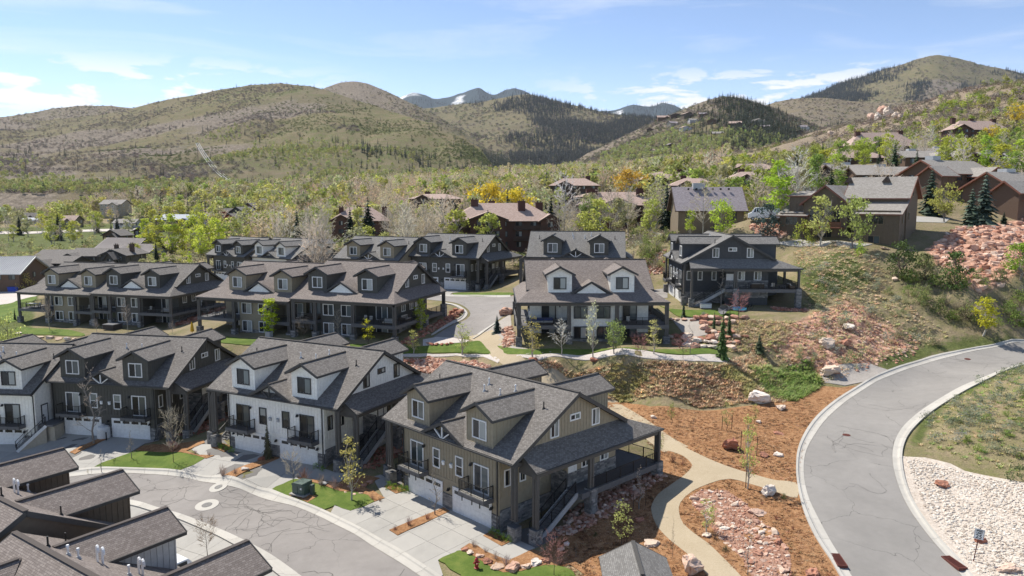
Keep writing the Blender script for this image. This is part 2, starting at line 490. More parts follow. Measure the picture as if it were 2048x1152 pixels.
def leafmat(name, inst=False, trans=.45, rough=.6):
 """foliage: colour of the plant (object colour, or the scatter's own tint) times leaf-to-leaf differences"""
 t = newmat(name)
 if inst:
  base = t.add('ShaderNodeAttribute', attribute_name='tint', attribute_type='INSTANCER').outputs['Color']
 else:
  base = t.add('ShaderNodeObjectInfo').outputs['Color']
 lv = t.add('ShaderNodeAttribute', attribute_name='leaf').outputs['Fac']
 g = t.ramp(lv, [(0.0, .80), (1.0, 2.1)])
 c = t.mix(1.0, base, g, 'MULTIPLY')
 t.link(c, t.p.inputs['Base Color'])
 t.p.inputs['Roughness'].default_value = rough
 t.p.inputs['Specular IOR Level'].default_value = .2
 tr = t.add('ShaderNodeBsdfTranslucent'); t.link(c, tr.inputs[0])
 mx = t.add('ShaderNodeMixShader'); mx.inputs[0].default_value = trans
 t.link(t.p.outputs[0], mx.inputs[1]); t.link(tr.outputs[0], mx.inputs[2]); t.link(mx.outputs[0], t.o.inputs[0])
leafmat('leaf'); leafmat('leaf_scatter', True)
leafmat('needle', False, .12); leafmat('needle_scatter', True, .12)
leafmat('twig', False, .2, .9); leafmat('twig_scatter', True, .2, .9)
plain('bark_pale', (.42, .385, .33), .9, .3, 6); plain('bark_brown', (.105, .075, .055), .9, .3, 6); plain('bark_grey', (.22, .195, .17), .9, .3, 6)
M = MATS
# where the houses stand: X, Y, floor level, turn (clockwise)
HOUSES = {
'A': (-5.767, 65.839, 0.0, .804), 'B': (-25.35, 78.64, .30, .471), 'C': (-49.10, 89.29, -.78, .198), 'D': (-64.4, 88.9, -1.77, .095),
'F2R': (-20.824, 129.463, 6.618, 3.498), 'F2L': (-35.408, 135.428, 6.0, 3.498), 'F1R': (-68.202, 157.994, 3.963, 3.417), 'F1L': (-82.755, 162.411, 3.595, 3.417),
'GR': (-14.82, 158.169, 9.118, .436), 'GL': (-30.176, 160.775, 8.369, .436), 'G0R': (-60.276, 188.413, 6.623, .618), 'G0L': (-73.446, 195.897, 6.476, .618),
'E': (28.16, 129.72, 10.92, 1.608), 'E2': (11.84, 140.43, 10.41, .128), 'H': (10.88, 122.04, 7.57, 3.116),
'FG1': (-32.384, 55.503, -2.566, -2.546), 'FG2': (-19.70, 45.45, -3.25, -2.535)}
def hw(h, x, y, z=0.0):
 X, Y, Z, a = HOUSES[h]
 c, s = math.cos(a), math.sin(a)
 return (X + x * c + y * s, Y - x * s + y * c, Z + z)
CP_, SP_ = math.cos(PITCH), math.sin(PITCH)
def ray(u, v):
 a, b = (u - 1024) / FPX, (576 - v) / FPX
 return (a, CP_ + b * SP_, -SP_ + b * CP_)
def uvz(u, v, z):
 d = ray(u, v); t = (z - CAMZ) / d[2]
 return (d[0] * t, d[1] * t, z)
def uvY(u, v, Y):
 d = ray(u, v); t = Y / d[1]
 return (d[0] * t, Y, CAMZ + d[2] * t)
CTRL = []
for h in HOUSES:
 if h in ('F2R', 'F2L', 'F1R', 'F1L', 'H'):
  L = [(-9, 18.5, 0), (0, 18.5, 0), (9, 18.5, 0), (0, 22, -.1), (-9, -1, 2.6), (9, -1, 2.6), (0, -1, 2.6), (-10, 9, 1.2), (10, 9, 1.2)]
  if h == 'F2L': L = L[1:]
  if h == 'H': L[3] = (0, 21.0, -.05)
 elif h.startswith('FG'):
  L = [(-7, -1, -.1), (7, -1, -.1), (0, 18, -.3), (-8, 18, -.3), (8, 18, -.3), (0, -5, .15)]
 elif h == 'E':
  L = [(-7, -1, 0), (7, -1, 0), (10.5, 2, -.1), (10.5, 8, -.1), (10.6, 12.5, 0), (10.6, 17.5, -.4), (-9, 18, 2.6), (0, 19, 2.4), (0, -6, -.2)]
 else:
  L = [(-8, -1, -.04), (0, -1, -.04), (8, -1, -.04), (-9.5, 6, .5), (9.5, 6, .4), (-9, 18.5, 2.3), (0, 18.5, 2.3), (9, 18.5, 1.6), (0, -4.5, -.2)]
  if h == 'D': L = L[:3] + L[5:]
 CTRL += [hw(h, *p) for p in L]
for u, v, z in (
(850, 1150, -.55), (745, 1093, -.65), (634, 1031, -.75), (520, 985, -.95), (400, 962, -1.15), (293, 949, -1.45), (180, 950, -1.8), (60, 960, -2.2),
(700, 1152, -.75), (542, 1109, -.95), (454, 1065, -1.2), (366, 1030, -1.45), (290, 1010, -1.7), (420, 1075, -1.4), (1000, 1130, -.15), (960, 1152, -.3),
(1150, 1100, .1), (1260, 1060, .5), (1330, 1010, 1.0), (1350, 940, 1.75), (1340, 893, 2.1), (1500, 950, 2.0), (1590, 980, 2.0), (1430, 1140, .5), (1300, 1150, .2), (1480, 1060, .9), (1560, 1100, .9),
(1640, 1000, 1.8), (1780, 1130, .6), (1700, 900, 2.6), (1660, 950, 2.2), (1760, 800, 3.5), (1820, 770, 4.0), (1900, 740, 4.7), (2048, 705, 5.7), (1700, 1080, 1.1),
(1900, 1000, 1.6), (2000, 1100, .9), (1990, 950, 2.3), (1950, 850, 4.2), (2048, 800, 5.6), (2048, 1000, 2.0), (1850, 860, 3.2), (1980, 770, 5.4), (2048, 740, 6.3), (1820, 940, 2.3), (1830, 1060, 1.2),
(1400, 900, 2.4), (1300, 850, 2.35), (1500, 830, 2.9), (1600, 800, 3.4), (1230, 812, 2.4), (1690, 800, 3.4),
(1250, 795, 2.9), (1400, 808, 3.1), (1150, 775, 3.4), (1550, 785, 3.8), (1100, 718, 7.0), (1250, 722, 7.1), (1430, 722, 7.1), (1180, 750, 5.2), (1320, 765, 5.2), (1450, 765, 5.0), (1530, 735, 5.6), (1490, 700, 7.4),
(1085, 748, 5.0), (1040, 730, 6.1), (1010, 705, 6.8), (985, 690, 7.0), (960, 672, 7.2), (895, 722, 5.0), (840, 725, 4.7), (900, 695, 6.4), (820, 697, 6.3), (870, 675, 6.9), (930, 640, 7.8), (905, 600, 8.8), (1000, 600, 9.2), (930, 580, 8.9),
(1420, 626, 10.5), (1340, 622, 10.5), (1370, 690, 7.9), (1430, 660, 9.2), (1370, 655, 9.2), (1340, 570, 10.8),
(1640, 690, 7.8), (1600, 705, 7.1), (1660, 748, 4.9), (1550, 742, 5.0), (1700, 720, 6.2), (1780, 690, 6.6), (1650, 640, 10.2), (1700, 640, 9.8), (1820, 650, 8.8), (1880, 690, 6.6), (1960, 670, 7.4), (2048, 655, 8.0),
(20, 620, 3.2), (30, 600, 3.4), (150, 655, 3.3), (0, 680, 2.6), (90, 690, 2.5), (30, 575, 4), (0, 545, 4.4), (100, 480, 7), (100, 455, 8), (50, 440, 10), (300, 480, 8.5), (430, 455, 11), (500, 450, 12), (560, 480, 10), (300, 540, 5.6), (420, 520, 7.0), (520, 500, 9), (0, 500, 6.2), (200, 510, 6), (0, 455, 8.2), (-150, 520, 5.5), (-200, 620, 2.5), (-150, 460, 8)):
 CTRL.append(uvz(u, v, z))
for u, v, Y in (
(1640, 540, 128), (1700, 562, 126), (1750, 600, 123), (1590, 480, 150), (1745, 490, 140), (1660, 490, 142), (1950, 600, 118), (1850, 570, 124), (2000, 520, 130), (2000, 478, 136), (2048, 560, 121), (2048, 470, 142), (1880, 490, 138), (1800, 520, 133),
(1900, 432, 166), (2048, 420, 172), (1580, 440, 157), (1505, 445, 158), (1830, 437, 158), (1700, 400, 180), (2150, 500, 150), (2200, 650, 115), (2200, 400, 175),
(1370, 470, 187), (1440, 470, 180), (1230, 456, 262), (1000, 500, 206), (1100, 500, 200), (860, 500, 215), (720, 480, 265), (650, 495, 230), (1150, 480, 215), (1300, 470, 205), (1290, 510, 165),
(1700, 330, 270), (1750, 312, 370), (1940, 283, 430), (2048, 300, 330), (2048, 340, 240), (1600, 335, 330), (1450, 345, 420), (1340, 388, 320), (1520, 382, 300), (1850, 330, 300), (2200, 300, 330),
(1100, 390, 420), (900, 392, 450), (1000, 350, 900), (750, 392, 500), (600, 400, 450), (400, 402, 600), (200, 412, 620), (50, 402, 700), (50, 375, 1000), (1100, 350, 900), (600, 380, 800), (300, 385, 900), (-200, 400, 700), (1250, 345, 800), (1400, 330, 750),
(1000, 345, 1500), (700, 372, 1500), (300, 360, 1500), (0, 355, 1500), (-250, 360, 1500), (1300, 325, 1500), (1450, 310, 1000),
(2048, 168, 640), (1950, 186, 690), (1860, 208, 730), (1780, 224, 770), (1700, 246, 800), (1640, 268, 820), (1560, 292, 850), (1500, 310, 820), (2200, 150, 620), (1800, 270, 560), (1950, 235, 540), (2048, 230, 480), (1700, 290, 600),
(2048, 200, 1000), (1800, 250, 1100), (1600, 300, 1100), (2200, 190, 1000), (2048, 250, 1600), (1700, 300, 1600), (2250, 260, 1600)):
 CTRL.append(uvY(u, v, Y))
for x, y, z in ((0, 25, -1), (20, 25, -1), (-20, 22, -4), (45, 40, 0), (-50, 35, -4), (70, 60, 3), (-90, 70, -4), (-70, 62, -3.0), (-110, 110, 0), (100, 90, 8), (60, 75, 4.0), (15, 40, -.6), (-40, 40, -3.3), (-95, 95, -3)):
 CTRL.append((x, y, z))
CTRL = np.array(CTRL)
def polar(x, y):
 return np.arctan2(x, y), np.log(np.maximum(np.hypot(x, y), 1.0))
class TPS:
 def __init__(s, P, lam=2e-4):
  a, l = polar(P[:, 0], P[:, 1])
  s.c = np.stack([a, l], 1)
  n = len(P)
  K = s.k(s.c) + lam * np.eye(n)
  Q = np.concatenate([np.ones((n, 1)), s.c], 1)
  A = np.block([[K, Q], [Q.T, np.zeros((3, 3))]])
  s.w = np.linalg.solve(A, np.concatenate([(P[:, 2] - CAMZ) / np.hypot(P[:, 0], P[:, 1]), np.zeros(3)]))
 def k(s, X):
  d2 = ((X[:, None, :] - s.c[None]) ** 2).sum(-1)
  return .5 * d2 * np.log(d2 + 1e-12)
 def __call__(s, x, y):
  x = np.asarray(x, float); y = np.asarray(y, float)
  sh = np.broadcast(x, y).shape
  x = np.broadcast_to(x, sh).ravel(); y = np.broadcast_to(y, sh).ravel()
  a, l = polar(x, y)
  out = np.empty(len(x))
  for i in range(0, len(x), 20000):
   X = np.stack([a[i:i + 20000], l[i:i + 20000]], 1)
   out[i:i + 20000] = s.k(X) @ s.w[:-3] + s.w[-3] + X @ s.w[-2:]
  return (out * np.hypot(x, y) + CAMZ).reshape(sh)
tps = TPS(CTRL)
NA, NR = 560, 470
GA = np.linspace(R(-47), R(47), NA)
GL = np.linspace(math.log(20), math.log(1500), NR)
gx = np.exp(GL)[:, None] * np.sin(GA)[None]
gy = np.exp(GL)[:, None] * np.cos(GA)[None]
GZ = tps(gx, gy)
def inpoly(px, py, poly):
 px = np.asarray(px, float); py = np.asarray(py, float)
 c = np.zeros(np.broadcast(px, py).shape, bool)
 n = len(poly)
 for i in range(n):
  x0, y0 = poly[i][:2]; x1, y1 = poly[(i + 1) % n][:2]
  m = (y0 > py) != (y1 > py)
  with np.errstate(divide='ignore', invalid='ignore'):
   c ^= m & (px < (x1 - x0) * (py - y0) / (y1 - y0 + 1e-12) + x0)
 return c
def project(x, y, z):
 dz = z - CAMZ
 fw = y * CP_ - dz * SP_
 return 1024 + FPX * x / fw, 576 - FPX * (y * SP_ + dz * CP_) / fw
gu, gv = project(gx, gy, GZ)
WILD = [(1580, 500), (1640, 470), (1720, 505), (1850, 495), (1900, 470), (2100, 440), (2300, 470), (2300, 680), (2048, 672), (1900, 688), (1780, 720), (1690, 760), (1560, 790), (1480, 780), (1520, 690), (1620, 640), (1605, 560), (1560, 520)]
BANK = [(1090, 735), (1250, 728), (1440, 728), (1510, 690), (1570, 770), (1540, 800), (1400, 800), (1250, 785), (1140, 765)]
def soft(mask, n=3):
 m = mask.astype(float)
 for _ in range(n):
  p = np.pad(m, 1, mode='edge')
  m = (p[1:-1, :-2] + p[1:-1, 2:] + p[:-2, 1:-1] + p[2:, 1:-1] + 2 * p[1:-1, 1:-1]) / 6
 return m
nearY = gy < 260
wild = soft(inpoly(gu, gv, WILD) & nearY & (gy > 96), 8)
bank = soft(inpoly(gu, gv, BANK) & nearY, 5)
far = np.clip((np.hypot(gx, gy) - 280) / 400, 0, 1)
GZ = GZ + wild * ((fbm(gx, gy, 7, 4, 3) - .5) * 1.5 + (fbm(gx, gy, 3.2, 3, 9, True) - .5) * 1.2) + bank * (fbm(gx, gy, 2.4, 3, 5) - .5) * .9 + far * (fbm(gx, gy, 60, 4, 21) - .5) * 16 * np.clip((GZ - 20) / 40, .1, 1)
def H(x, y):
 """ground height"""
 a, l = polar(np.asarray(x, float), np.asarray(y, float))
 fa = np.clip((a - GA[0]) / (GA[1] - GA[0]), 0, NA - 1.001); fl = np.clip((l - GL[0]) / (GL[1] - GL[0]), 0, NR - 1.001)
 i, j = fl.astype(int), fa.astype(int)
 s, t = fl - i, fa - j
 z = (GZ[i, j] * (1 - s) * (1 - t) + GZ[i + 1, j] * s * (1 - t) + GZ[i, j + 1] * (1 - s) * t + GZ[i + 1, j + 1] * s * t)
 return z if z.ndim else float(z)
def at(u, v, ymax=1490.0):
 """the ground point that shows at picture position (u, v)"""
 d = ray(u, v)
 Y = np.exp(np.linspace(math.log(22), math.log(ymax), 900))
 t = Y / d[1]
 x = d[0] * t; z = CAMZ + d[2] * t
 g = H(x, Y) - z
 k = np.argmax(g > 0) if (g > 0).any() else len(Y) - 1
 if k > 0:
  f = g[k - 1] / (g[k - 1] - g[k]) if g[k] != g[k - 1] else 0
  yy = Y[k - 1] + (Y[k] - Y[k - 1]) * min(max(f, 0), 1)
 else: yy = Y[0]
 x = d[0] * yy / d[1]
 return (x, yy, H(x, yy))
def gridmesh(name, X, Y, Z, mat, zone=None, smooth=True):
 nr, nc = X.shape
 me = bpy.data.meshes.new(name)
 me.vertices.add(nr * nc)
 me.vertices.foreach_set('co', np.stack([X, Y, Z], -1).astype(np.float32).ravel())
 a = (np.arange(nr - 1)[:, None] * nc + np.arange(nc - 1)[None]).ravel()
 q = np.stack([a, a + 1, a + nc + 1, a + nc], 1)
 me.loops.add(q.size); me.loops.foreach_set('vertex_index', q.ravel().astype(np.int32))
 me.polygons.add(len(q)); me.polygons.foreach_set('loop_start', (np.arange(len(q)) * 4).astype(np.int32))
 me.update(calc_edges=True)
 if smooth: me.polygons.foreach_set('use_smooth', [True] * len(q))
 me.materials.append(mat)
 if zone is not None:
  at_ = me.color_attributes.new('zone', 'FLOAT_COLOR', 'POINT')
  at_.data.foreach_set('color', np.concatenate([zone.reshape(-1, 3), np.ones((nr * nc, 1))], 1).astype(np.float32).ravel())
 return me
RED = [(1590, 640), (1700, 600), (1760, 640), (1830, 690), (1790, 730), (1700, 760), (1600, 740), (1540, 700)]
RED2 = [(1840, 505), (1900, 465), (2048, 430), (2300, 440), (2300, 600), (2048, 560), (1960, 600), (1900, 560)]
red = np.maximum(soft(inpoly(gu, gv, RED) & nearY, 9) * .80, soft(inpoly(gu, gv, RED2) & nearY, 9) * .75)
red = np.maximum(red, np.maximum(wild * .22, soft(inpoly(gu, gv, [(1850, 880), (1880, 820), (1960, 775), (2300, 740), (2300, 960), (2048, 960), (1930, 930)]) & nearY, 8) * .36))
GRN = [[(1510, 735), (1620, 720), (1640, 770), (1590, 800), (1540, 790)], [(1580, 520), (1700, 500), (1760, 560), (1690, 600), (1610, 590)], [(1815, 900), (1835, 840), (1900, 780), (1960, 750), (2100, 715), (2300, 725), (2300, 745), (2048, 745), (1960, 775), (1880, 830), (1845, 890)],
 [(1700, 735), (1800, 700), (1900, 672), (2048, 668), (2048, 692), (1880, 712), (1790, 745)], [(0, 455), (330, 440), (430, 470), (220, 500), (0, 520), (-200, 520), (-200, 460)], [(0, 560), (80, 590), (60, 690), (0, 690), (-200, 700), (-200, 560)]]
grn = np.zeros_like(gx)
for p in GRN: grn = np.maximum(grn, soft(inpoly(gu, gv, p) & (gy < 640), 6) * .8)
grn = np.maximum(grn, far * .35)
bru = np.clip((np.hypot(gx, gy) - 420) / 300, 0, 1) * np.clip((gu - 1350) / 250, 0, 1) * .75
terr = put('terrain', gridmesh('terrain', gx, gy, GZ, M['terrain'], np.stack([red, grn, bru], -1)))
tag(terr, kind='structure')
# ridges and mountains beyond
HILLS = {}
def interp(pts, u):
 p = np.array(pts, float)
 return np.interp(u, p[:, 0], p[:, 1])
def hill(name, crest, d0, d1, vf, mat, pw=.85, rows=80, du=5, amp=12, nsc=120, gul=0.0, seed=1, zonef=None, back=.55, jag=1.6):
 us = np.arange(crest[0][0], crest[-1][0] + 1, du, dtype=float)
 vc, D0, D1, VF = (interp(q, us) if not np.isscalar(q) else np.full(len(us), float(q)) for q in (crest, d0, d1, vf))
 k = np.ones(5) / 5
 vc = np.convolve(np.pad(vc, 2, mode='edge'), k, 'valid')
 vc = vc + jag * (fbm(us, us * 0 + seed * 7.3, 34, 4, seed) - .5) * 2
 nb = 14
 t = np.concatenate([np.linspace(0, 1, rows), 1 + np.linspace(0, back, nb + 1)[1:]])[:, None]
 tc_ = np.minimum(t, 1)
 D = D0[None] + (D1 - D0)[None] * t
 v = VF[None] + (vc - VF)[None] * (1 - (1 - tc_) ** (1 / pw) if pw > 1 else tc_ ** pw)
 a = (us[None] - 1024) / FPX; b = (576 - v) / FPX
 d = np.hypot(a, CP_ + b * SP_)
 X = D * a / (CP_ + b * SP_) ; Y = D + 0 * a
 Z = CAMZ + (-SP_ + b * CP_) / (CP_ + b * SP_) * D
 zc = Z[rows - 1][None]
 bk = np.maximum(t - 1, 0) / back
 Z = np.where(t > 1, zc - bk ** 1.3 * (zc - 5) * .8, Z)
 env = np.clip(tc_ * 3, 0, 1) * np.where(t > 1, 1, (1 - tc_) * .9 + .14)
 nz = (fbm(X, Y, nsc, 5, seed) - .5) * 2 * amp
 if gul: nz = nz - fbm(X, Y * .35, nsc * .9, 3, seed + 5, True) ** 2 * gul + gul * .35
 Z = Z + nz * env
 fk = 1 - 70 / Y[:1]; X = np.vstack([X[:1] * fk, X]); Y = np.vstack([Y[:1] * fk, Y]); Z = np.vstack([Z[:1] - 32, Z]); v = np.vstack([v[:1], v]); tc_ = np.vstack([tc_[:1], tc_])
 u2 = np.broadcast_to(us[None], X.shape)
 zone = np.zeros(X.shape + (3,))
 if zonef: zone = np.stack(np.broadcast_arrays(*zonef(u2, np.broadcast_to(tc_, X.shape), X, Y, v)), -1)
 o = put(name, gridmesh(name, X, Y, Z, mat, zone))
 tag(o, kind='structure')
 HILLS[name] = (us, t[:, 0], X[1:], Y[1:], Z[1:], rows)
 return o
def hpoint(name, u, t):
 us, ts, X, Y, Z, rows = HILLS[name]
 j = np.clip((u - us[0]) / (us[1] - us[0]), 0, len(us) - 1.001)
 i = np.clip(t * (rows - 1), 0, rows - 1.001)
 i0, j0 = i.astype(int), j.astype(int); s, r = i - i0, j - j0
 f = lambda A: A[i0, j0] * (1 - s) * (1 - r) + A[i0 + 1, j0] * s * (1 - r) + A[i0, j0 + 1] * (1 - s) * r + A[i0 + 1, j0 + 1] * s * r
 return f(X), f(Y), f(Z)
def z_l1(u, t, X, Y, v):
 n = fbm(X, Y, 240, 4, 8)
 return (np.zeros_like(u), np.clip((n - .46) * 2.4 + (u - 420) / 900 - t * .2, 0, .44), np.clip((.56 - n) * 2.6 + (500 - u) / 900, 0, .8))
hill('left_hill', [(-420, 262), (-250, 250), (-120, 242), (0, 236), (60, 246), (150, 236), (250, 222), (300, 208), (350, 196), (430, 180), (500, 169), (560, 165), (620, 173), (680, 188), (740, 206), (800, 226), (860, 248), (920, 276), (960, 304), (985, 335), (1000, 356)],
 [(-420, 640), (300, 620), (600, 640), (800, 760), (1000, 900)], [(-420, 2300), (0, 2300), (560, 2100), (800, 1700), (1000, 1150)], [(-420, 392), (0, 388), (400, 392), (700, 388), (900, 378), (1000, 366)], M['hill_near'], pw=.8, rows=130, du=4, amp=20, nsc=190, gul=36, seed=3, zonef=z_l1)
hill('far_left_hill', [(-420, 240), (-200, 236), (0, 234), (60, 226), (110, 216), (160, 211), (230, 211), (275, 218), (330, 232), (420, 250)], 2300, 3000, 300, M['hill_near'], amp=14, nsc=200, seed=14, rows=40,
 zonef=lambda u, t, X, Y, v: (u * 0, u * 0 + .1, u * 0 + .55))
hill('round_top_hill', [(560, 230), (620, 192), (650, 176), (680, 165), (710, 162), (740, 168), (780, 186), (820, 205), (860, 224), (900, 246), (950, 280), (1000, 312), (1040, 338)],
 [(560, 2200), (1040, 1500)], [(560, 3300), (1040, 2300)], [(560, 330), (1040, 350)], M['hill_near'], amp=14, nsc=200, seed=5, rows=70, gul=12,
 zonef=lambda u, t, X, Y, v: (u * 0, np.clip(fbm(X, Y, 260, 3, 4) - .42, 0, .3), np.clip(.75 - (u - 700) / 500, .2, .7)))
def z_m(u, t, X, Y, v):
 n = fbm(X, Y, 380, 4, 31)
 return (u * 0, np.clip((.5 - t) * .5 + (n - .5) * .8, 0, .4), np.clip((n - .47) * 3 + (u - 1150) / 500, 0, .35))
hill('valley_mountain', [(780, 250), (820, 218), (860, 214), (910, 209), (960, 204), (1000, 196), (1030, 190), (1055, 187), (1090, 195), (1130, 206), (1180, 219), (1240, 230), (1330, 240), (1420, 262), (1480, 290)],
 [(780, 2600), (1480, 2200)], [(780, 4300), (1100, 4200), (1480, 3600)], [(780, 345), (1480, 335)], M['hill_near'], amp=30, nsc=420, seed=23, rows=90, gul=46, zonef=z_m)
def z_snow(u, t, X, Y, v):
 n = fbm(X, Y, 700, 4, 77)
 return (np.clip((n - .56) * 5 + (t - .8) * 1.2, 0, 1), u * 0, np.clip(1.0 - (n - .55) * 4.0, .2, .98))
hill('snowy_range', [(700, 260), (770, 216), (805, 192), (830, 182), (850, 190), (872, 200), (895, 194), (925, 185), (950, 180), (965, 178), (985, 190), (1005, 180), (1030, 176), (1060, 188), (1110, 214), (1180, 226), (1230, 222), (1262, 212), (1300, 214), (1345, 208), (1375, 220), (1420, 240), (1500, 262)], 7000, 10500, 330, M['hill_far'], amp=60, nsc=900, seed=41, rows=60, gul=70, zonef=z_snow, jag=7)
def z_pk(u, t, X, Y, v):
 n = fbm(X, Y, 330, 4, 91)
 return (u * 0, np.clip(.3 - t, 0, .15), np.clip((n - .5) * 3.4 + .62 + (u - 1830) / 700 - np.abs(u - 1905) / 260 * (t > .6), 0, .9))
hill('big_peak', [(1480, 262), (1540, 226), (1600, 200), (1640, 186), (1690, 164), (1740, 150), (1790, 132), (1830, 119), (1860, 113), (1885, 113), (1905, 116), (1930, 122), (1980, 131), (2030, 144), (2100, 158), (2250, 190), (2400, 230)],
 [(1480, 3000), (2400, 2600)], [(1480, 5200), (1900, 5000), (2400, 4600)], 320, M['hill_near'], amp=52, nsc=520, seed=61, rows=90, gul=90, zonef=z_pk, jag=3.5)
hill('village_hill', [(1120, 345), (1180, 308), (1220, 286), (1270, 262), (1320, 240), (1370, 218), (1405, 204), (1440, 193), (1480, 196), (1520, 208), (1560, 222), (1600, 238), (1660, 262), (1740, 290)],
 [(1120, 900), (1740, 900)], [(1120, 1700), (1440, 1750), (1740, 1500)], [(1120, 352), (1300, 342), (1740, 318)], M['hill_near'], amp=15, nsc=170, seed=17, rows=80, gul=14,
 zonef=lambda u, t, X, Y, v: (u * 0, np.clip((.55 - t) * .8, 0, .45), np.clip((t - .35) * 1.2, 0, .6)))
hill('brown_ridge', [(1440, 262), (1500, 226), (1545, 206), (1590, 197), (1640, 195), (1700, 202), (1760, 206), (1840, 205), (1920, 196), (2048, 175), (2250, 160)], [(1440, 1700), (2250, 1300)], [(1440, 2600), (2250, 1900)], 310, M['hill_near'], amp=14, nsc=190, seed=29, rows=60,
 zonef=lambda u, t, X, Y, v: (u * 0, np.clip(fbm(X, Y, 200, 3, 2) - .45, 0, .3), u * 0 + .55))
# building pieces shared by all houses
def window(par, x, y, z, w, h, turn=0.0, trim='trim_white', style='slide', name='window', label=None):
 """window facing local -y before the turn; centre at (x, y, z); frame > pane"""
 def mk_frame():
  b = MB(); t = .11; W_, H_ = w / 2, h / 2
  b.box((-W_ - t, -.06, -H_ - t), (W_ + t, .02, -H_)); b.box((-W_ - t, -.06, H_), (W_ + t, .02, H_ + t))
  b.box((-W_ - t, -.06, -H_), (-W_, .02, H_)); b.box((W_, -.06, -H_), (W_ + t, .02, H_))
  if style in ('slide', 'door'): b.box((-.04, -.045, -H_), (.04, .02, H_))
  if style == 'hung': b.box((-W_, -.045, -.035), (W_, .02, .035))
  if style == 'tri':
   for q in (-W_ / 3, W_ / 3): b.box((q - .03, -.045, -H_), (q + .03, .02, H_))
  b.box((-W_, .005, -H_), (W_, .02, H_), 1)
  return b.mesh('window_frame', [M[trim], M['glass']])
 def mk_pane(side):
  b = MB(); W_, H_ = w / 2 - .03, h / 2 - .03
  if style in ('slide', 'door'): x0, x1 = (.06, W_) if side else (-W_, -.06); z0, z1 = -H_, H_
  elif style == 'hung': x0, x1 = -W_, W_; z0, z1 = (.05, H_) if side else (-H_, -.05)
  else: x0, x1, z0, z1 = -W_, W_, -H_, H_
  b.box((x0, -.012 if side else -.02, z0), (x1, .004, z1))
  return b.mesh('pane', [M['glass_blind' if side else 'glass']])
 o = put(name, cached(('wf', w, h, trim, style), mk_frame), par, (x, y, z), (0, 0, turn))
 if label: o['label'] = label
 if style in ('slide', 'door', 'hung'):
  for s_ in (0, 1): put('pane', cached(('wp', w, h, style, s_), lambda: mk_pane(s_)), o)
 return o
def railing(b, p, q, h=1.05, m=0, n=None, sp=.125):
 p, q = Vector(p), Vector(q)
 L = (q - p).length; up = Vector((0, 0, 1))
 b.bar(p + up * h, q + up * h, .05, .05, m); b.bar(p + up * .1, q + up * .1, .035, .035, m)
 k = max(1, int(L / sp))
 for i in range(1, k):
  r = p + (q - p) * (i / k)
  b.bar(r + up * .1, r + up * h, .022, .022, m)
 for r in [p + (q - p) * (i / max(1, round(L / 1.8))) for i in range(max(1, round(L / 1.8)) + 1)]:
  b.bar(r, r + up * (h + .05), .06, .06, m)
def stones(b, a, c, nx, ny, face, rng, m=0, row=.17):
 """ledge stone facing on one side of a box: blocks of uneven length standing 2 to 6 cm proud. face: axis and sign"""
 ax, sg = face
 lo, hi = (a[1], c[1]) if ax == 'x' else (a[0], c[0])
 z = a[2]
 while z < c[2] - .03:
  rh = min(row * rng.uniform(.8, 1.3), c[2] - z)
  p = lo - rng.uniform(0, .2)
  while p < hi - .02:
   L = rng.uniform(.22, .55)
   q = min(p + L, hi); p0 = max(p, lo)
   d = rng.uniform(.025, .07)
   if q - p0 > .03:
    if ax == 'x':
     x0 = c[0] if sg > 0 else a[0]
     b.box((x0, p0 + .008, z + .008), (x0 + sg * d, q - .008, z + rh - .008), m)
    else:
     y0 = c[1] if sg > 0 else a[1]
     b.box((p0 + .008, y0, z + .008), (q - .008, y0 + sg * d, z + rh - .008), m)
   p = q
  z += rh
def tint_blocks(me, per=6):
 a = me.attributes.new('tint', 'FLOAT', 'FACE')
 n = len(me.polygons)
 r = np.repeat(np.random.default_rng(n).random(n // per + 1), per)[:n]
 a.data.foreach_set('value', r.astype(np.float32))
 return me
def stone_mesh(key, boxes):
 """boxes: list of (min, max, [faces]) each a mortar core with ledge stones on the listed faces"""
 def mk():
  rng = random.Random(str(key)); b = MB()
  for a, c, faces in boxes:
   b.box(a, c, 1)
   for f in faces: stones(b, a, c, 0, 0, f, rng)
  return tint_blocks(b.mesh('stone_facing', [M['ledge_stone'], M['mortar']], fix=False))
 return cached(key, mk)
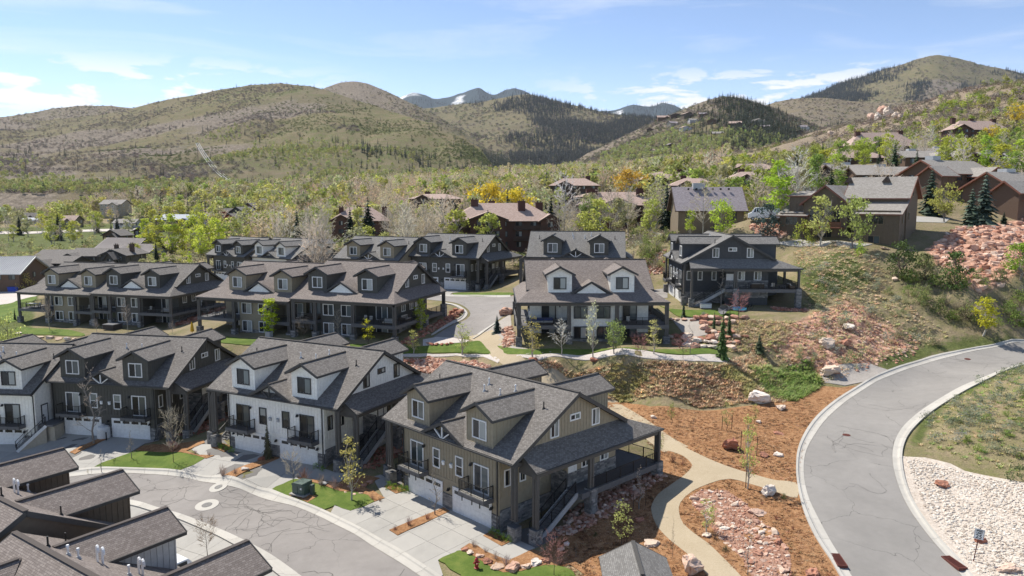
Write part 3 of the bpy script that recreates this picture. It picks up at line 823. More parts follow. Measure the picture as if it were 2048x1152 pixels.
# the duplex: one plan, built for every address
SL = .5553; HZ = 6.757; EF = .717; YR = 7.351; RZ = 11.238
def zroof(y): return HZ + (y + EF) * SL if y < YR else RZ - (y - YR) * SL
YB, ZB, YE, ZE, WS, GXO = 14.2, 7.435, 17.92, 6.1, 10.65, 8.6
def battens(b, x0, x1, zlo, zhi, y, m, sp=.41, axis='y', off=.03):
 """upright strips over the boarding; zlo/zhi may be functions of the running coordinate"""
 n = int((x1 - x0) / sp)
 for i in range(1, n + 1):
  x = x0 + (x1 - x0) * i / (n + 1)
  a = zlo(x) if callable(zlo) else zlo; c = zhi(x) if callable(zhi) else zhi
  if c - a < .1: continue
  if axis == 'y': b.box((x - .025, y, a), (x + .025, y - off, c), m)
  else: b.box((y, x - .025, a), (y + off, x + .025, c), m)
def duplex(name, pose, wall, trim, label, front='garage', left='open', right='open', roof='shingle_grey', rear=True, stairs=('left', 'right'), garage_trim=None, vents=1, group='townhouses of one plan with twin dormers', dark_wall=None, jpipes=False, bal_floor='deck_fascia'):
 X, Y, Z, a = pose
 T = empty('townhouse', (X, Y, Z), -a, label, 'house', group)
 mw, mt = M[wall], M[trim]
 dw = M[dark_wall or wall]
 S = {-1: left, 1: right}
 hx = {s: (9.153 if S[s] == 'open' else 7.56) for s in S}
 gx = {s: (GXO if S[s] == 'open' else 7.40) for s in S}
 ws = {s: (WS if S[s] == 'open' else 7.56) for s in S}
 key = (left, right)
 lo = -1.6
 # walls: lower body, wider rear rooms, rear bay, attic prism (gable ends overhang the side porches)
 def mk_wall():
  b = MB()
  xl, xr = (-6.75 if S[-1] == 'open' else -7.4), (6.75 if S[1] == 'open' else 7.4)
  b.box((xl, 0, lo), (xr, 6.4, 6.62))
  xl2, xr2 = -gx[-1], gx[1]
  b.box((xl2, 6.4, lo), (xr2, 13.2, 6.62))
  b.box((-3.15, 13.2, lo), (3.15, 16.3, 6.35))
  prof = [(.0, 6.62), (.0, zroof(0) - .3), (YR, RZ - .3), (YB, ZB - .3), (YB, 6.62)]
  b.prism(prof, 'x', -gx[-1], gx[1])
  b.box((xl - .02, -.035, 2.62), (xr + .02, 0, 2.82)); 
  for x in (xl, xr): b.box((x - .07, -.035, 1.55), (x + .07, .1, 6.62))
  battens(b, xl, xr, 2.82, 6.62, 0, 0)
  for s in (-1, 1):
   if S[s] == 'open':
    zt = lambda y: zroof(y) - .32
    for y in np.arange(.35, YB - .2, .41):
     b.box((s * gx[s], y - .025, 7.2), (s * (gx[s] + .03), y + .025, max(7.25, zt(y))), 0)
    for y in np.arange(.3, 6.2, .41): b.box((s * 6.75, y - .025, 2.9), (s * 6.78, y + .025, 6.6), 0)
  b.prism([(-2.75, 6.6), (2.75, 6.6), (0, 8.02)], 'y', -.02, 1.5)
  battens(b, -2.7, 2.7, 6.62, lambda x: 8.0 - abs(x) * .512 - .03, -.02, 0)
  return b.mesh('wall', [mw])
 put('wall', cached(('dw', wall, key), mk_wall), T)
 # main roof, skirts, caps
 def mk_roof():
  b = MB()
  L_, R_ = -hx[-1], hx[1]
  b.slab([(L_, -EF, HZ), (R_, -EF, HZ), (R_, YR, RZ), (L_, YR, RZ)], .24)
  b.slab([(L_, YR, RZ), (R_, YR, RZ), (R_, YB, ZB), (L_, YB, ZB)], .24)
  b.slab([(-ws[-1], YE, ZE), (-gx[-1] if S[-1] == 'open' else -7.56, YB, ZB), (gx[1] if S[1] == 'open' else 7.56, YB, ZB), (ws[1], YE, ZE)], .22)
  for s in (-1, 1):
   if S[s] == 'open':
    g = s * (GXO + .0)
    b.slab([(s * WS, .45, ZE), (s * WS, YE, ZE), (g, YB, ZB), (g, .45, 7.46)], .22)
  b.bar((L_, YR, RZ + .01), (R_, YR, RZ + .01), .34, .05, 0)
  b.bar((L_, -EF - .06, HZ - .12), (R_, -EF - .06, HZ - .12), .12, .13, 1)
  b.bar((-ws[-1], YE + .06, ZE - .12), (ws[1], YE + .06, ZE - .12), .12, .13, 1)
  for s in (-1, 1):
   if S[s] == 'open': b.bar((s * (WS + .06), .45, ZE - .12), (s * (WS + .06), YE, ZE - .12), .12, .13, 1)
  for s, x in ((-1, L_), (1, R_)):
   b.bar((x + s * .02, -EF, HZ - .18), (x + s * .02, YR, RZ - .18), .05, .34, 1)
   b.bar((x + s * .02, YB, ZB - .18), (x + s * .02, YR, RZ - .18), .05, .34, 1)
  return b.mesh('roof', [M[roof], M['fascia']])
 put('roof', cached(('dr', roof, key), mk_roof), T)
 # four dormers
 def mk_dormer():
  b = MB()
  zf = lambda y: zroof(y)
  def zt(x): return 10.85 - .30 - (abs(x)) * .527
  pts = [(-1.66, 7.0), (1.66, 7.0), (1.66, zt(1.66)), (0, zt(0)), (-1.66, zt(-1.66))]
  b.prism(pts, 'y', 0.03, 6.4)
  battens(b, -1.66, 1.66, 7.1, lambda x: zt(x) - .02, .03, 0, .40)
  for s in (-1, 1):
   b.box((s * 1.60, -.01, 7.05), (s * 1.70, .09, zt(1.66)))
   for y in np.arange(.45, 3.9, .41): b.box((s * 1.66, y - .022, zroof(y) - .05), (s * 1.69, y + .022, zt(1.66)))
  b.box((-1.74, -.05, 7.0), (1.74, .03, 7.16))
  return b.mesh('dormer_wall', [dw])
 def mk_droof():
  b = MB()
  for s in (-1, 1):
   ye = YR - (RZ - 9.715) / SL
   b.slab([(0, -.51, 10.852), (s * 2.15, -.51, 9.715), (s * 2.15, ye + .35, 9.715), (0, 6.75, 10.852)], .2)
   b.bar((s * 2.15, -.51, 9.62), (0, -.51, 10.757), .06, .26, 1)
   b.bar((s * 2.17, -.51, 9.60), (s * 2.17, ye + .2, 9.60), .06, .22, 1)
  b.bar((0, -.51, 10.87), (0, 6.6, 10.87), .30, .05, 0)
  return b.mesh('dormer_roof', [M[roof], M['fascia']])
 dwm = cached(('dd', dark_wall or wall), mk_dormer); drm = cached(('ddr', roof), mk_droof)
 for s in (-1, 1):
  o = put('dormer', dwm, T, (s * 4.32, 0, 0)); put('dormer_roof', drm, o)
  window(T, s * 4.32, .0, 8.42, 1.62, 1.50, 0, trim)
  o = put('dormer', dwm, T, (s * 4.45, 2 * YR + .3, 0), (0, 0, math.pi)); put('dormer_roof', drm, o)
  window(T, s * 4.45, 2 * YR + .33, 8.42, 1.62, 1.50, math.pi, trim)
 # small centre gables front and rear
 def mk_cg():
  b = MB()
  for s in (-1, 1):
   yv = -EF + (8.26 - HZ) / SL
   b.slab([(0, -EF - .03, 8.26), (s * 2.95, -EF - .03, HZ + .03), (s * 2.95, -EF + .1, HZ + .09), (0, yv + .1, 8.26)], .2)
   b.bar((s * 2.95, -EF - .05, HZ - .09), (0, -EF - .05, 8.13), .06, .28, 1)
  b.bar((0, -EF, 8.28), (0, yv, 8.28), .26, .05, 0)
  return b.mesh('gable_roof', [M[roof], M['fascia']])
 put('gable_roof', cached(('cg', roof), mk_cg), T)
 def mk_truss():
  b = MB(); y = -EF + .08
  b.bar((0, y, 6.62), (0, y, 7.80), .13, .10)
  for s in (-1, 1): b.bar((0, y, 6.68), (s * 1.05, y, 7.42), .13, .10)
  b.bar((0, y, 6.60), (0, y + .12, 6.60), .22, .12)
  return b.mesh('truss', [M['truss_white' if trim == 'trim_white' else 'trim_dark']])
 put('truss', cached(('tr', trim), mk_truss), T)
 def mk_rg():
  b = MB(); yf = 15.55
  zs = lambda y: ZB - (y - YB) * (ZB - ZE) / (YE - YB)
  for s in (-1, 1):
   b.slab([(0, yf, 8.75), (s * 3.0, yf, zs(yf) + .05), (s * 3.0, YB + .5, zs(YB + .5) + .06), (0, 11.7, 8.75)], .18)
   b.bar((s * 3.0, yf + .03, zs(yf) - .03), (0, yf + .03, 8.62), .06, .26, 1)
  b.prism([(-2.4, zs(yf) - .1), (2.4, zs(yf) - .1), (0, 8.42)], 'y', yf - .3, yf - .22, 2)
  return b.mesh('gable_roof', [M[roof], M['fascia'], M['siding_white' if wall != 'siding_slate' else wall]])
 if rear: put('gable_roof', cached(('rg', roof, wall == 'siding_slate'), mk_rg), T)
 # gable end windows
 for s in (-1, 1):
  if S[s] != 'open': continue
  tn = s * math.pi / 2
  xg = s * (gx[s] + .02)
  window(T, xg, 4.75, 8.42, .85, 1.35, tn, trim); window(T, xg, 10.2, 8.42, .85, 1.35, tn, trim)
  window(T, xg, 7.4, 8.95, 1.15, .40, tn, trim)
  xs = s * 6.76
  window(T, xs, .95, 4.55, .55, 1.30, tn, trim, 'plain'); window(T, xs, 2.75, 4.55, .55, 1.30, tn, trim, 'plain'); window(T, xs, 5.0, 4.55, .55, 1.30, tn, trim, 'plain')
  xs = s * (GXO + .01)
  def mk_door():
   b = MB(); b.box((-.46, -.04, 0), (.46, .02, 2.08)); b.box((-.56, -.06, 0), (-.46, .02, 2.18), 1); b.box((.46, -.06, 0), (.56, .02, 2.18), 1); b.box((-.56, -.06, 2.08), (.56, .02, 2.18), 1)
   for z in (.2, 1.1): 
    for x in (-.36, .06): b.box((x, -.055, z), (x + .3, -.04, z + .75))
   return b.mesh('door', [M['door_white'], mt])
  o = put('door', cached(('door', trim), mk_door), T, (xs, 7.1, 2.86), (0, 0, tn))
  def mk_handle():
   b = MB(); b.box((.34, -.11, 1.0), (.40, -.055, 1.14)); return b.mesh('handle', [M['lamp_black']])
  put('handle', cached('dhandle', mk_handle), o)
  window(T, xs, 8.9, 4.75, .95, 1.25, tn, trim); window(T, xs, 11.5, 4.75, .95, 1.25, tn, trim)
 # front
 if front == 'garage':
  gt = garage_trim or trim
  for s in (-1, 1):
   def mk_gd():
    b = MB(); b.box((-2.44, -.04, 0), (2.44, .0, 2.262))
    for r in range(4):
     for c in range(4):
      x0 = -2.44 + c * 1.22 + .07; z0 = r * .565 + .06
      b.box((x0, -.058, z0), (x0 + 1.08, -.04, z0 + .45))
    b.box((-2.58, -.07, 0), (-2.44, .0, 2.40), 1); b.box((2.44, -.07, 0), (2.58, .0, 2.40), 1); b.box((-2.44, -.07, 2.262), (2.44, .0, 2.40), 1)
    return b.mesh('garage_door', [M['door_white'], M['door_white']])
   g = put('garage_door', cached(('gd',), mk_gd), T, (s * 3.3, -.03, 0))
   def mk_lites():
    b = MB()
    for k in range(2):
     for q in range(2): b.box((k * .48, -.068, q * .17), (k * .48 + .45, -.058, q * .17 + .145))
    b.box((0, -.062, 0), (.93, -.056, .315)); return b.mesh('door_window', [M['glass']])
   for c in range(4): put('door_window', cached('lites', mk_lites), g, (-2.30 + c * 1.22, 0, 1.80))
   window(T, s * 4.55, -.02, 4.08, 1.75, 2.25, 0, trim, 'door', 'sliding_door')
   def mk_balc():
    b = MB(); b.box((-1.62, -1.15, 2.55), (1.62, -.03, 2.86), 0, 1); b.box((-1.66, -1.19, 2.46), (1.66, -1.11, 2.84), 0)
    for x in (-1.62, 1.62): b.box((x - .04, -1.15, 2.46), (x + .04, -.03, 2.84), 0)
    return b.mesh('balcony', [M['deck_fascia'], M[bal_floor]])
   o = put('balcony', cached(('balc', bal_floor), mk_balc), T, (s * 4.45, 0, 0))
   def mk_brail():
    b = MB(); railing(b, (-1.58, -1.12, 2.86), (1.58, -1.12, 2.86)); railing(b, (-1.58, -.05, 2.86), (-1.58, -1.12, 2.86)); railing(b, (1.58, -.05, 2.86), (1.58, -1.12, 2.86))
    for x in (-1.1, .2, 1.2): b.bar((x, -1.2, 2.15), (x, -1.2, 2.6), .07)
    return b.mesh('balcony_railing', [M['rail_black']])
   put('balcony_railing', cached('brail', mk_brail), o)
   window(T, s * 1.62, -.02, 4.42, .82, 1.62, 0, trim, 'hung')
   def mk_lamp():
    b = MB(); b.box((-.06, -.05, -.12), (.06, 0, .12)); b.bar((0, -.05, .08), (0, -.22, .12), .04); b.tube((0, -.22, .14), (0, -.22, -.12), .05, .15, 8)
    return b.mesh('wall_lamp', [M['lamp_black']])
   lm = cached('lamp', mk_lamp)
   for x, z in ((3.35, 5.15), (5.95 if s > 0 else 5.95, 1.95), ): put('wall_lamp', lm, T, (s * x, -.03, z))
   def mk_box():
    b = MB(); b.box((-.15, -.12, -.2), (.15, 0, .2)); b.box((-.11, -.2, .02), (.11, -.12, .18)); return b.mesh('vent_hood', [M['pipe_white' if trim == 'trim_white' else 'metal_grey']])
   put('vent_hood', cached(('vh', trim), mk_box), T, (s * .55, -.03, 4.25))
  put('wall_lamp', cached('lamp', lambda: None), T, (.25, -.03, 2.0))
  xl, xr = (-6.75 if S[-1] == 'open' else -7.4), (6.75 if S[1] == 'open' else 7.4)
  o = put('stone_facing', stone_mesh(('sf', key), [((-.72, -.06, -.3), (.72, 0, 1.45), [('y', -1)]), ((5.9, -.06, -.3), (xr, 0, 1.45), [('y', -1)]), ((xl, -.06, -.3), (-5.9, 0, 1.45), [('y', -1)])]
   + ([((6.75, 0, -.3), (6.80, 6.4, 1.9), [('x', 1)])] if S[1] == 'open' else []) + ([((-6.80, 0, -.3), (-6.75, 6.4, 1.9), [('x', -1)])] if S[-1] == 'open' else [])
   + ([((GXO, 6.4, 1.2), (GXO + .05, 13.2, 4.0), [('x', 1)]), ((6.80, 6.35, .6), (GXO, 6.4, 4.2), [('y', -1)])] if S[1] == 'open' else [])), T)
  o['kind'] = 'stuff'
 # posts, beams, porch decks
 def mk_post():
  b = MB()
  for x in (-.17, .17): b.box((x - .11, -.14, 1.5), (x + .11, .14, 6.3))
  b.box((-.08, -.09, 1.5), (.08, .09, 6.3)); b.box((-.34, -.2, 1.44), (.34, .2, 1.56), 0)
  return b.mesh('post', [M['post_wood']])
 def mk_base(h0, h1):
  return stone_mesh(('pb', h0, h1), [((-.40, -.38, h0), (.40, .38, h1), [('x', 1), ('x', -1), ('y', 1), ('y', -1)])])
 pm = cached('post', mk_post)
 def post(x, y, top=6.0, base=(-.5, 1.46), rot=0):
  o = put('post', pm, T, (x, y, top - 6.3), (0, 0, rot))
  k = put('stone_base', mk_base(base[0] - (top - 6.3), base[1] - (top - 6.3)), o)
  k['kind'] = 'stuff'
 for s in (-1, 1):
  if S[s] == 'open':
   side_front = front in ('garage', 'street')
   if side_front:
    post(s * 8.75, -.15, 6.62, (-.6, 1.30)); post(s * 10.35, .72, 5.95, (-.9, 1.30))
   post(s * 10.35, 7.6, 5.95, (-1.2, 2.9) if front != 'deck' else (-.6, 2.9), math.pi / 2)
   post(s * 10.35, 17.45, 5.95, (-2.0, 2.9) if front != 'deck' else (-.6, 1.2))
   post(s * 3.35, 17.45, 5.95, (-1, 1.2))
   if front == 'deck': post(s * 10.35, .8, 5.95, (.5, 3.9))
  else:
   post(s * 7.25, 17.45, 5.95, (-1, 1.2)); post(s * 3.35, 17.45, 5.95, (-1, 1.2))
 def mk_beam():
  b = MB()
  for s in (-1, 1):
   if S[s] == 'open':
    b.box((s * 10.2, .5, 5.58), (s * 10.5, 17.6, 5.95)); b.box((s * 8.6, -.3, 6.25), (s * 8.95, 6.3, 6.6)); b.box((s * 6.8, -.3, 6.3), (s * 8.95, .0, 6.6)); b.box((s * 8.5, .58, 5.6), (s * 10.2, .86, 5.93))
    b.prism([(s * 8.62, 5.95), (s * 10.5, 5.95), (s * 8.62, 7.2)], 'y', .55, .68)
  x0, x1 = -(10.5 if S[-1] == 'open' else 7.5), (10.5 if S[1] == 'open' else 7.5)
  b.box((x0, 17.3, 5.55), (x1, 17.6, 5.94))
  return b.mesh('beam', [M['post_wood']])
 put('beam', cached(('beam', key), mk_beam), T)
 xo = {s: (10.55 if S[s] == 'open' else 7.45) for s in S}
 def mk_deck():
  b = MB()
  for s in (-1, 1):
   x0 = s * 3.16
   b.box((x0, 13.2, 2.42), (s * xo[s], 17.55, 2.78), 1, 0)
   b.box((x0, 17.55, 2.28), (s * xo[s], 17.66, 2.80), 1)
   if S[s] == 'open':
    y0 = 6.1 if front != 'deck' else 2.0
    b.box((s * GXO, y0, 2.42), (s * xo[s], 13.2, 2.78), 1, 0)
    b.box((s * xo[s], y0, 2.28), (s * (xo[s] + .1), 17.66, 2.80), 1)
  return b.mesh('deck', [M['deck_floor'], M['deck_fascia']])
 d = put('deck', cached(('deck', key, front == 'deck'), mk_deck), T)
 for s in (-1, 1):
  def mk_drail():
   b = MB()
   railing(b, (s * 3.4, 17.5, 2.78), (s * (xo[s] - .12), 17.5, 2.78), sp=.13)
   if S[s] == 'open':
    y0 = 7.6 if front != 'deck' else 2.0
    railing(b, (s * (xo[s] - .08), y0, 2.78), (s * (xo[s] - .08), 17.5, 2.78), sp=.13)
   return b.mesh('deck_railing', [M['rail_black']])
  put('deck_railing', cached(('drail', key, s, front == 'deck'), mk_drail), d)
 if front == 'garage':
  for s in (-1, 1):
   if S[s] != 'open' or ('left' if s < 0 else 'right') not in stairs: continue
   def mk_st(s=s):
    b = MB(); n = 15
    for i in range(n):
     y = 1.55 + i * .30; z = .17 * (i + 1) + .1
     b.box((s * 8.95, y, z - .06), (s * 10.1, y + .33, z), 0); b.box((s * 8.97, y + .28, z - .06), (s * 10.08, y + .31, z + .12), 0)
    for x in (8.9, 10.15):
     b.prism([(1.2, -.15), (1.75, -.15), (6.2, 2.42), (6.2, 2.78), (5.9, 2.78), (1.2, .1)], 'x', s * (x - .05), s * (x + .05), 1)
    return b.mesh('staircase', [M['tread'], M['concrete_wall']])
   o = put('staircase', cached(('st', s), mk_st), T)
   def mk_sr():
    b = MB(); railing(b, (0, 1.4, .2), (0, 5.9, 2.78), 1.0, sp=.16)
    return b.mesh('stair_railing', [M['rail_black']])
   for x in (8.95, 10.1): put('stair_railing', cached('sr', mk_sr), o, (s * x, 0, 0))
 if rear:
  for s in (-1, 1):
   for z in ((4.0, 1.22) if front == 'deck' else (4.0,)):
    window(T, s * 5.9, 13.36, z, 1.85, 2.2, math.pi, trim, 'door', 'sliding_door')
    window(T, s * 1.62, 16.46, z + .45 if z > 2 else z + .35, 1.7, 1.55, math.pi, trim)
   put('wall_lamp', cached('lamp2', lambda: (lambda b: (b.box((-.08, -.14, -.16), (.08, 0, .16)), b.mesh('wall_lamp', [M['lamp_black']]))[1])(MB())), T, (s * 4.3, 13.24, 4.9), (0, 0, math.pi))
  if front == 'deck':
   o = put('stone_facing', stone_mesh(('rf', key), [((-3.2, 16.3, -.4), (3.2, 16.36, 1.0), [('y', 1)]), ((3.16, 13.2, -.4), (gx[1], 13.26, 1.0), [('y', 1)]), ((-gx[-1], 13.2, -.4), (-3.16, 13.26, 1.0), [('y', 1)])]
   + [((s * GXO if s > 0 else -GXO - .05, 6.4, -.4), (GXO + .05 if s > 0 else -GXO, 13.2, 2.2), [('x', s)]) for s in (-1, 1) if S[s] == 'open']), T)
   o['kind'] = 'stuff'
 def mk_vent():
  b = MB(); b.tube((0, 0, -.2), (0, 0, .62), .055, .055, 6, 0); b.tube((0, 0, -.15), (0, 0, .10), .2, .08, 8, 0); return b.mesh('vent_pipe', [M['pipe_black']])
 def mk_wvent():
  b = MB(); b.tube((0, 0, -.2), (0, 0, .5), .06, .06, 6, 0); b.tube((0, 0, -.2), (0, 0, .12), .24, .10, 8, 1); b.tube((0, 0, .5), (0, 0, .62), .10, .08, 6, 0); return b.mesh('vent_pipe', [M['pipe_white'], M['metal_grey']])
 def mk_j():
  b = MB(); b.tube((0, 0, -.3), (0, 0, .85), .07, .07, 7); 
  P = [(.0 + .2 - .2 * math.cos(t), 0, .85 + .2 * math.sin(t)) for t in np.linspace(0, math.pi, 6)]
  for p, q in zip(P[:-1], P[1:]): b.tube(p, q, .07, .07, 7)
  b.tube(P[-1], (P[-1][0], 0, .72), .07, .07, 7)
  return b.mesh('vent_pipe', [M['pipe_white']])
 vm, wm, jm = cached('vent', mk_vent), cached('wvent', mk_wvent), cached('jvent', mk_j)
 rv = random.Random(label)
 for s in (-1, 1):
  put('vent_pipe', vm, T, (s * 7.2 if S[s] == 'open' else s * 6.6, 4.9, zroof(4.9)))
  if vents:
   put('vent_pipe', wm, T, (s * 1.1 + .4, YR - 2.3, zroof(YR - 2.3))); 
   if rv.random() < .7: put('vent_pipe', wm, T, (s * 1.8 + .9, YR - 1.5, zroof(YR - 1.5)))
 for m_, L_ in zip((jm, wm, vm), jpipes or ()):
  for x, y in L_: put('vent_pipe', m_, T, (x, y, zroof(y)), (0, 0, 2.9))
 def mk_ds():
  b = MB(); b.bar((0, 0, .2), (0, 0, 6.3), .09); b.bar((0, 0, 6.3), (0, -.55, 6.6), .09); b.bar((0, 0, .2), (0, -.3, .08), .09); return b.mesh('downspout', [M['fascia']])
 if front == 'garage':
  for s in (-1, 1): put('downspout', cached('ds', mk_ds), T, (s * (6.62 if S[s] == 'open' else 7.3), -.1, 0))
 return T
duplex('A', HOUSES['A'], 'siding_olive', 'trim_white', 'olive duplex townhouse nearest the curving road, with white window trim', bal_floor='concrete_light')
duplex('B', HOUSES['B'], 'siding_white', 'trim_dark', 'off-white duplex townhouse with dark window trim between the olive and charcoal ones')
duplex('C', HOUSES['C'], 'siding_charcoal', 'trim_white', 'charcoal duplex townhouse behind the round lawn, white trim and white truss', left='closed')
D_ = duplex('D', HOUSES['D'], 'siding_white', 'trim_dark', 'off-white townhouse at the left edge with steps up to its side door', right='closed')
duplex('FG1', HOUSES['FG1'], 'siding_gables', 'trim_white', 'townhouse in the lower left corner, the further of two, grey brown dormers', front='none', left='closed', roof='shingle_brown', rear=False, jpipes=([(4.5, 4.0), (4.0, 4.0), (.3, 4.8), (-.15, 4.75)], [(2.06, 3.2)], [(-2.8, 6.8)]), vents=0, dark_wall='siding_gables')
duplex('FG2', HOUSES['FG2'], 'siding_grey', 'trim_white', 'townhouse in the lower left corner, the nearer of two, pale grey dormer', front='none', right='closed', roof='shingle_brown', rear=False, jpipes=([(1.9, 5.3), (1.5, 5.2), (0, 3.9), (-.4, 3.9)], [(2.75, 6.5), (2.2, 6.2), (-.7, 4.85)], [(4.5, 6.8)]), vents=0, dark_wall='siding_grey')
duplex('F2R', HOUSES['F2R'], 'siding_charcoal', 'trim_white', 'charcoal half of the terrace with decks beside the upper street', front='deck', left='open', right='closed', roof='shingle_brown')
duplex('F2L', HOUSES['F2L'], 'siding_olive', 'trim_white', 'olive half of the decked terrace behind the bright young aspen', front='deck', left='closed', right='open', roof='shingle_brown')
duplex('F1R', HOUSES['F1R'], 'siding_charcoal', 'trim_white', 'charcoal half of the decked terrace at the left with a covered hot tub', front='deck', left='open', right='closed')
duplex('F1L', HOUSES['F1L'], 'siding_olive', 'trim_white', 'olive half of the decked terrace at the far left beside the lawn', front='deck', left='closed', right='open')
duplex('GR', HOUSES['GR'], 'siding_charcoal', 'trim_white', 'charcoal townhouse facing the upper street with one white garage door in view', left='closed', roof='shingle_dark', rear=False)
duplex('GL', HOUSES['GL'], 'siding_olive', 'trim_white', 'olive townhouse joined behind the terrace, two tall firs at its back', right='closed', roof='shingle_dark', rear=False)
duplex('G0R', HOUSES['G0R'], 'siding_white', 'trim_dark', 'white dormered townhouse half hidden behind the decked terrace', left='closed', roof='shingle_dark', rear=False)
duplex('G0L', HOUSES['G0L'], 'siding_charcoal', 'trim_white', 'charcoal townhouse joined to the white dormered one, beside the yellow-green poplars', right='closed', roof='shingle_dark', rear=False)
duplex('E', HOUSES['E'], 'siding_slate', 'trim_white', 'dark slate townhouse seen gable-on above the stone terraces', roof='shingle_dark')
duplex('E2', HOUSES['E2'], 'siding_charcoal', 'trim_white', 'charcoal townhouse directly behind the white one, two dormers and a white truss', roof='shingle_dark', rear=False)
duplex('H', HOUSES['H'], 'siding_white', 'trim_dark', 'white townhouse with decks, lawn and young trees above the bank', front='deck', roof='shingle_brown')
# roads, kerbs, drives, paths, lawns and beds, laid on the ground
def P2(pts): return [at(u, v)[:2] for u, v in pts]
def smooth(pts, closed=False, step=1.0):
 P = [np.array(p[:2]) for p in pts]
 n = len(P); out = []
 for i in range(n if closed else n - 1):
  p1, p2 = P[i], P[(i + 1) % n]
  p0 = P[i - 1] if (closed or i > 0) else p1 * 2 - p2
  p3 = P[(i + 2) % n] if (closed or i + 2 < n) else p2 * 2 - p1
  k = max(2, int(np.linalg.norm(p2 - p1) / step))
  for t in np.arange(k) / k:
   out.append(.5 * ((2 * p1) + (-p0 + p2) * t + (2 * p0 - 5 * p1 + 4 * p2 - p3) * t * t + (-p0 + 3 * p1 - 3 * p2 + p3) * t ** 3))
 if not closed: out.append(P[-1])
 return [tuple(p) for p in out]
def drape(name, poly, mat, off, step=.8, kind='structure', lump=0.0, edge=.12, parent=None):
 """sheet with the outline poly (world xy) resting 'off' above the ground, with a small turned-down edge"""
 pts = []
 for i in range(len(poly)):
  a, b = np.array(poly[i]), np.array(poly[(i + 1) % len(poly)])
  k = max(1, int(np.linalg.norm(b - a) / (step * 1.2)))
  for t in range(k): pts.append(tuple(a + (b - a) * t / k))
 nb = len(pts)
 xs = [p[0] for p in pts]; ys = [p[1] for p in pts]
 GXX, GYY = np.meshgrid(np.arange(min(xs), max(xs), step), np.arange(min(ys), max(ys), step))
 GXX = GXX + (np.arange(GXX.shape[0])[:, None] % 2) * step * .5
 ins = inpoly(GXX, GYY, pts)
 q = np.stack([GXX[ins], GYY[ins]], 1)
 B = np.array(pts)
 if len(q):
  keep = np.ones(len(q), bool)
  for i in range(0, len(q), 3000):
   keep[i:i + 3000] = (((q[i:i + 3000, None] - B[None]) ** 2).sum(-1).min(1) > (step * .45) ** 2)
  q = q[keep]
 allp = [Vector(p) for p in pts] + [Vector(p) for p in q]
 V, E_, F, *_ = delaunay_2d_cdt(allp, [(i, (i + 1) % nb) for i in range(nb)], [], 1, 1e-5)
 A = np.array([(v.x, v.y) for v in V])
 z = H(A[:, 0], A[:, 1]) + off
 if lump: z = z + (fbm(A[:, 0], A[:, 1], 1.6, 3, 4) - .5) * lump
 verts = [(x, y, zz) for (x, y), zz in zip(A, z)]
 faces = [tuple(f) for f in F]
 me = bpy.data.meshes.new(name)
 cnt = {}
 for f in faces:
  for i in range(len(f)):
   e = (f[i], f[(i + 1) % len(f)]); k = (min(e), max(e)); cnt.setdefault(k, []).append(e)
 low = {}
 for k, es in cnt.items():
  if len(es) == 1:
   a, b = es[0]
   for w_ in (a, b):
    if w_ not in low:
     low[w_] = len(verts); x, y, zz = verts[w_]; verts.append((x, y, zz - edge - off))
   faces.append((b, a, low[a], low[b]))
 me.from_pydata(verts, [], faces)
 me.materials.append(M[mat])
 o = put(name, me, parent)
 if kind: o['kind'] = kind
 return o
def ribbon(pts, w, step=1.0):
 P = np.array(smooth(pts, False, step)); T_ = np.gradient(P, axis=0); T_ /= np.linalg.norm(T_, axis=1)[:, None]
 N = np.stack([-T_[:, 1], T_[:, 0]], 1)
 w = np.interp(np.linspace(0, 1, len(P)), np.linspace(0, 1, len(w)), w)[:, None] if hasattr(w, '__len__') else w
 return [tuple(p) for p in P + N * w / 2] + [tuple(p) for p in (P - N * w / 2)[::-1]]
def resample(pts, n):
 P = np.array(pts); d = np.concatenate([[0], np.cumsum(np.linalg.norm(np.diff(P, axis=0), axis=1))])
 t = np.linspace(0, d[-1], n)
 return np.stack([np.interp(t, d, P[:, 0]), np.interp(t, d, P[:, 1])], 1), d[-1]
def kerb(name, inner, outer, seg=3.0):
 """concrete gutter and rolled kerb in separate lengths from the asphalt edge (inner) to its back (outer)"""
 L = resample(inner, 2)[1]
 n = max(2, int(L / seg)); sub = 4
 A, _ = resample(inner, n * sub + 1); B, _ = resample(outer, n * sub + 1)
 root = bpy.data.objects.new(name, None); COL.objects.link(root); tag(root, kind='structure')
 prof = [(0, .075), (.45, .065), (.62, .10), (.72, .19), (1.0, .20), (1.0, -.1)]
 for i in range(n):
  b = MB(); rows = []
  for k in range(sub + 1):
   t = i * sub + k; f = .012 / seg if k == 0 else (-.012 / seg if k == sub else 0)
   p = A[t] + (A[min(t + 1, len(A) - 1)] - A[max(t - 1, 0)]) * f * 2; q = B[t] + (B[min(t + 1, len(A) - 1)] - B[max(t - 1, 0)]) * f * 2
   rows.append([(*(p + (q - p) * s_), H(*(p + (q - p) * s_)) + h) for s_, h in prof])
  for r0, r1 in zip(rows[:-1], rows[1:]):
   for j in range(len(prof) - 1): b.face([r0[j], r1[j], r1[j + 1], r0[j + 1]])
  for r in (rows[0], rows[-1]): b.face(r)
  b.build('kerb_stone', M['concrete_kerb'], root)
 return root
X8 = lambda L: [(1300 + x / 2.25, 640 + y / 2.25) for x, y in L]
road_l = X8([(935, 1200), (905, 1152), (880, 1105), (820, 1010), (760, 900), (710, 790), (692, 690), (700, 600), (740, 520), (800, 440), (900, 355), (1000, 290), (1100, 245), (1250, 195), (1400, 155), (1550, 125), (1683, 103), (1900, 80), (2300, 60)])
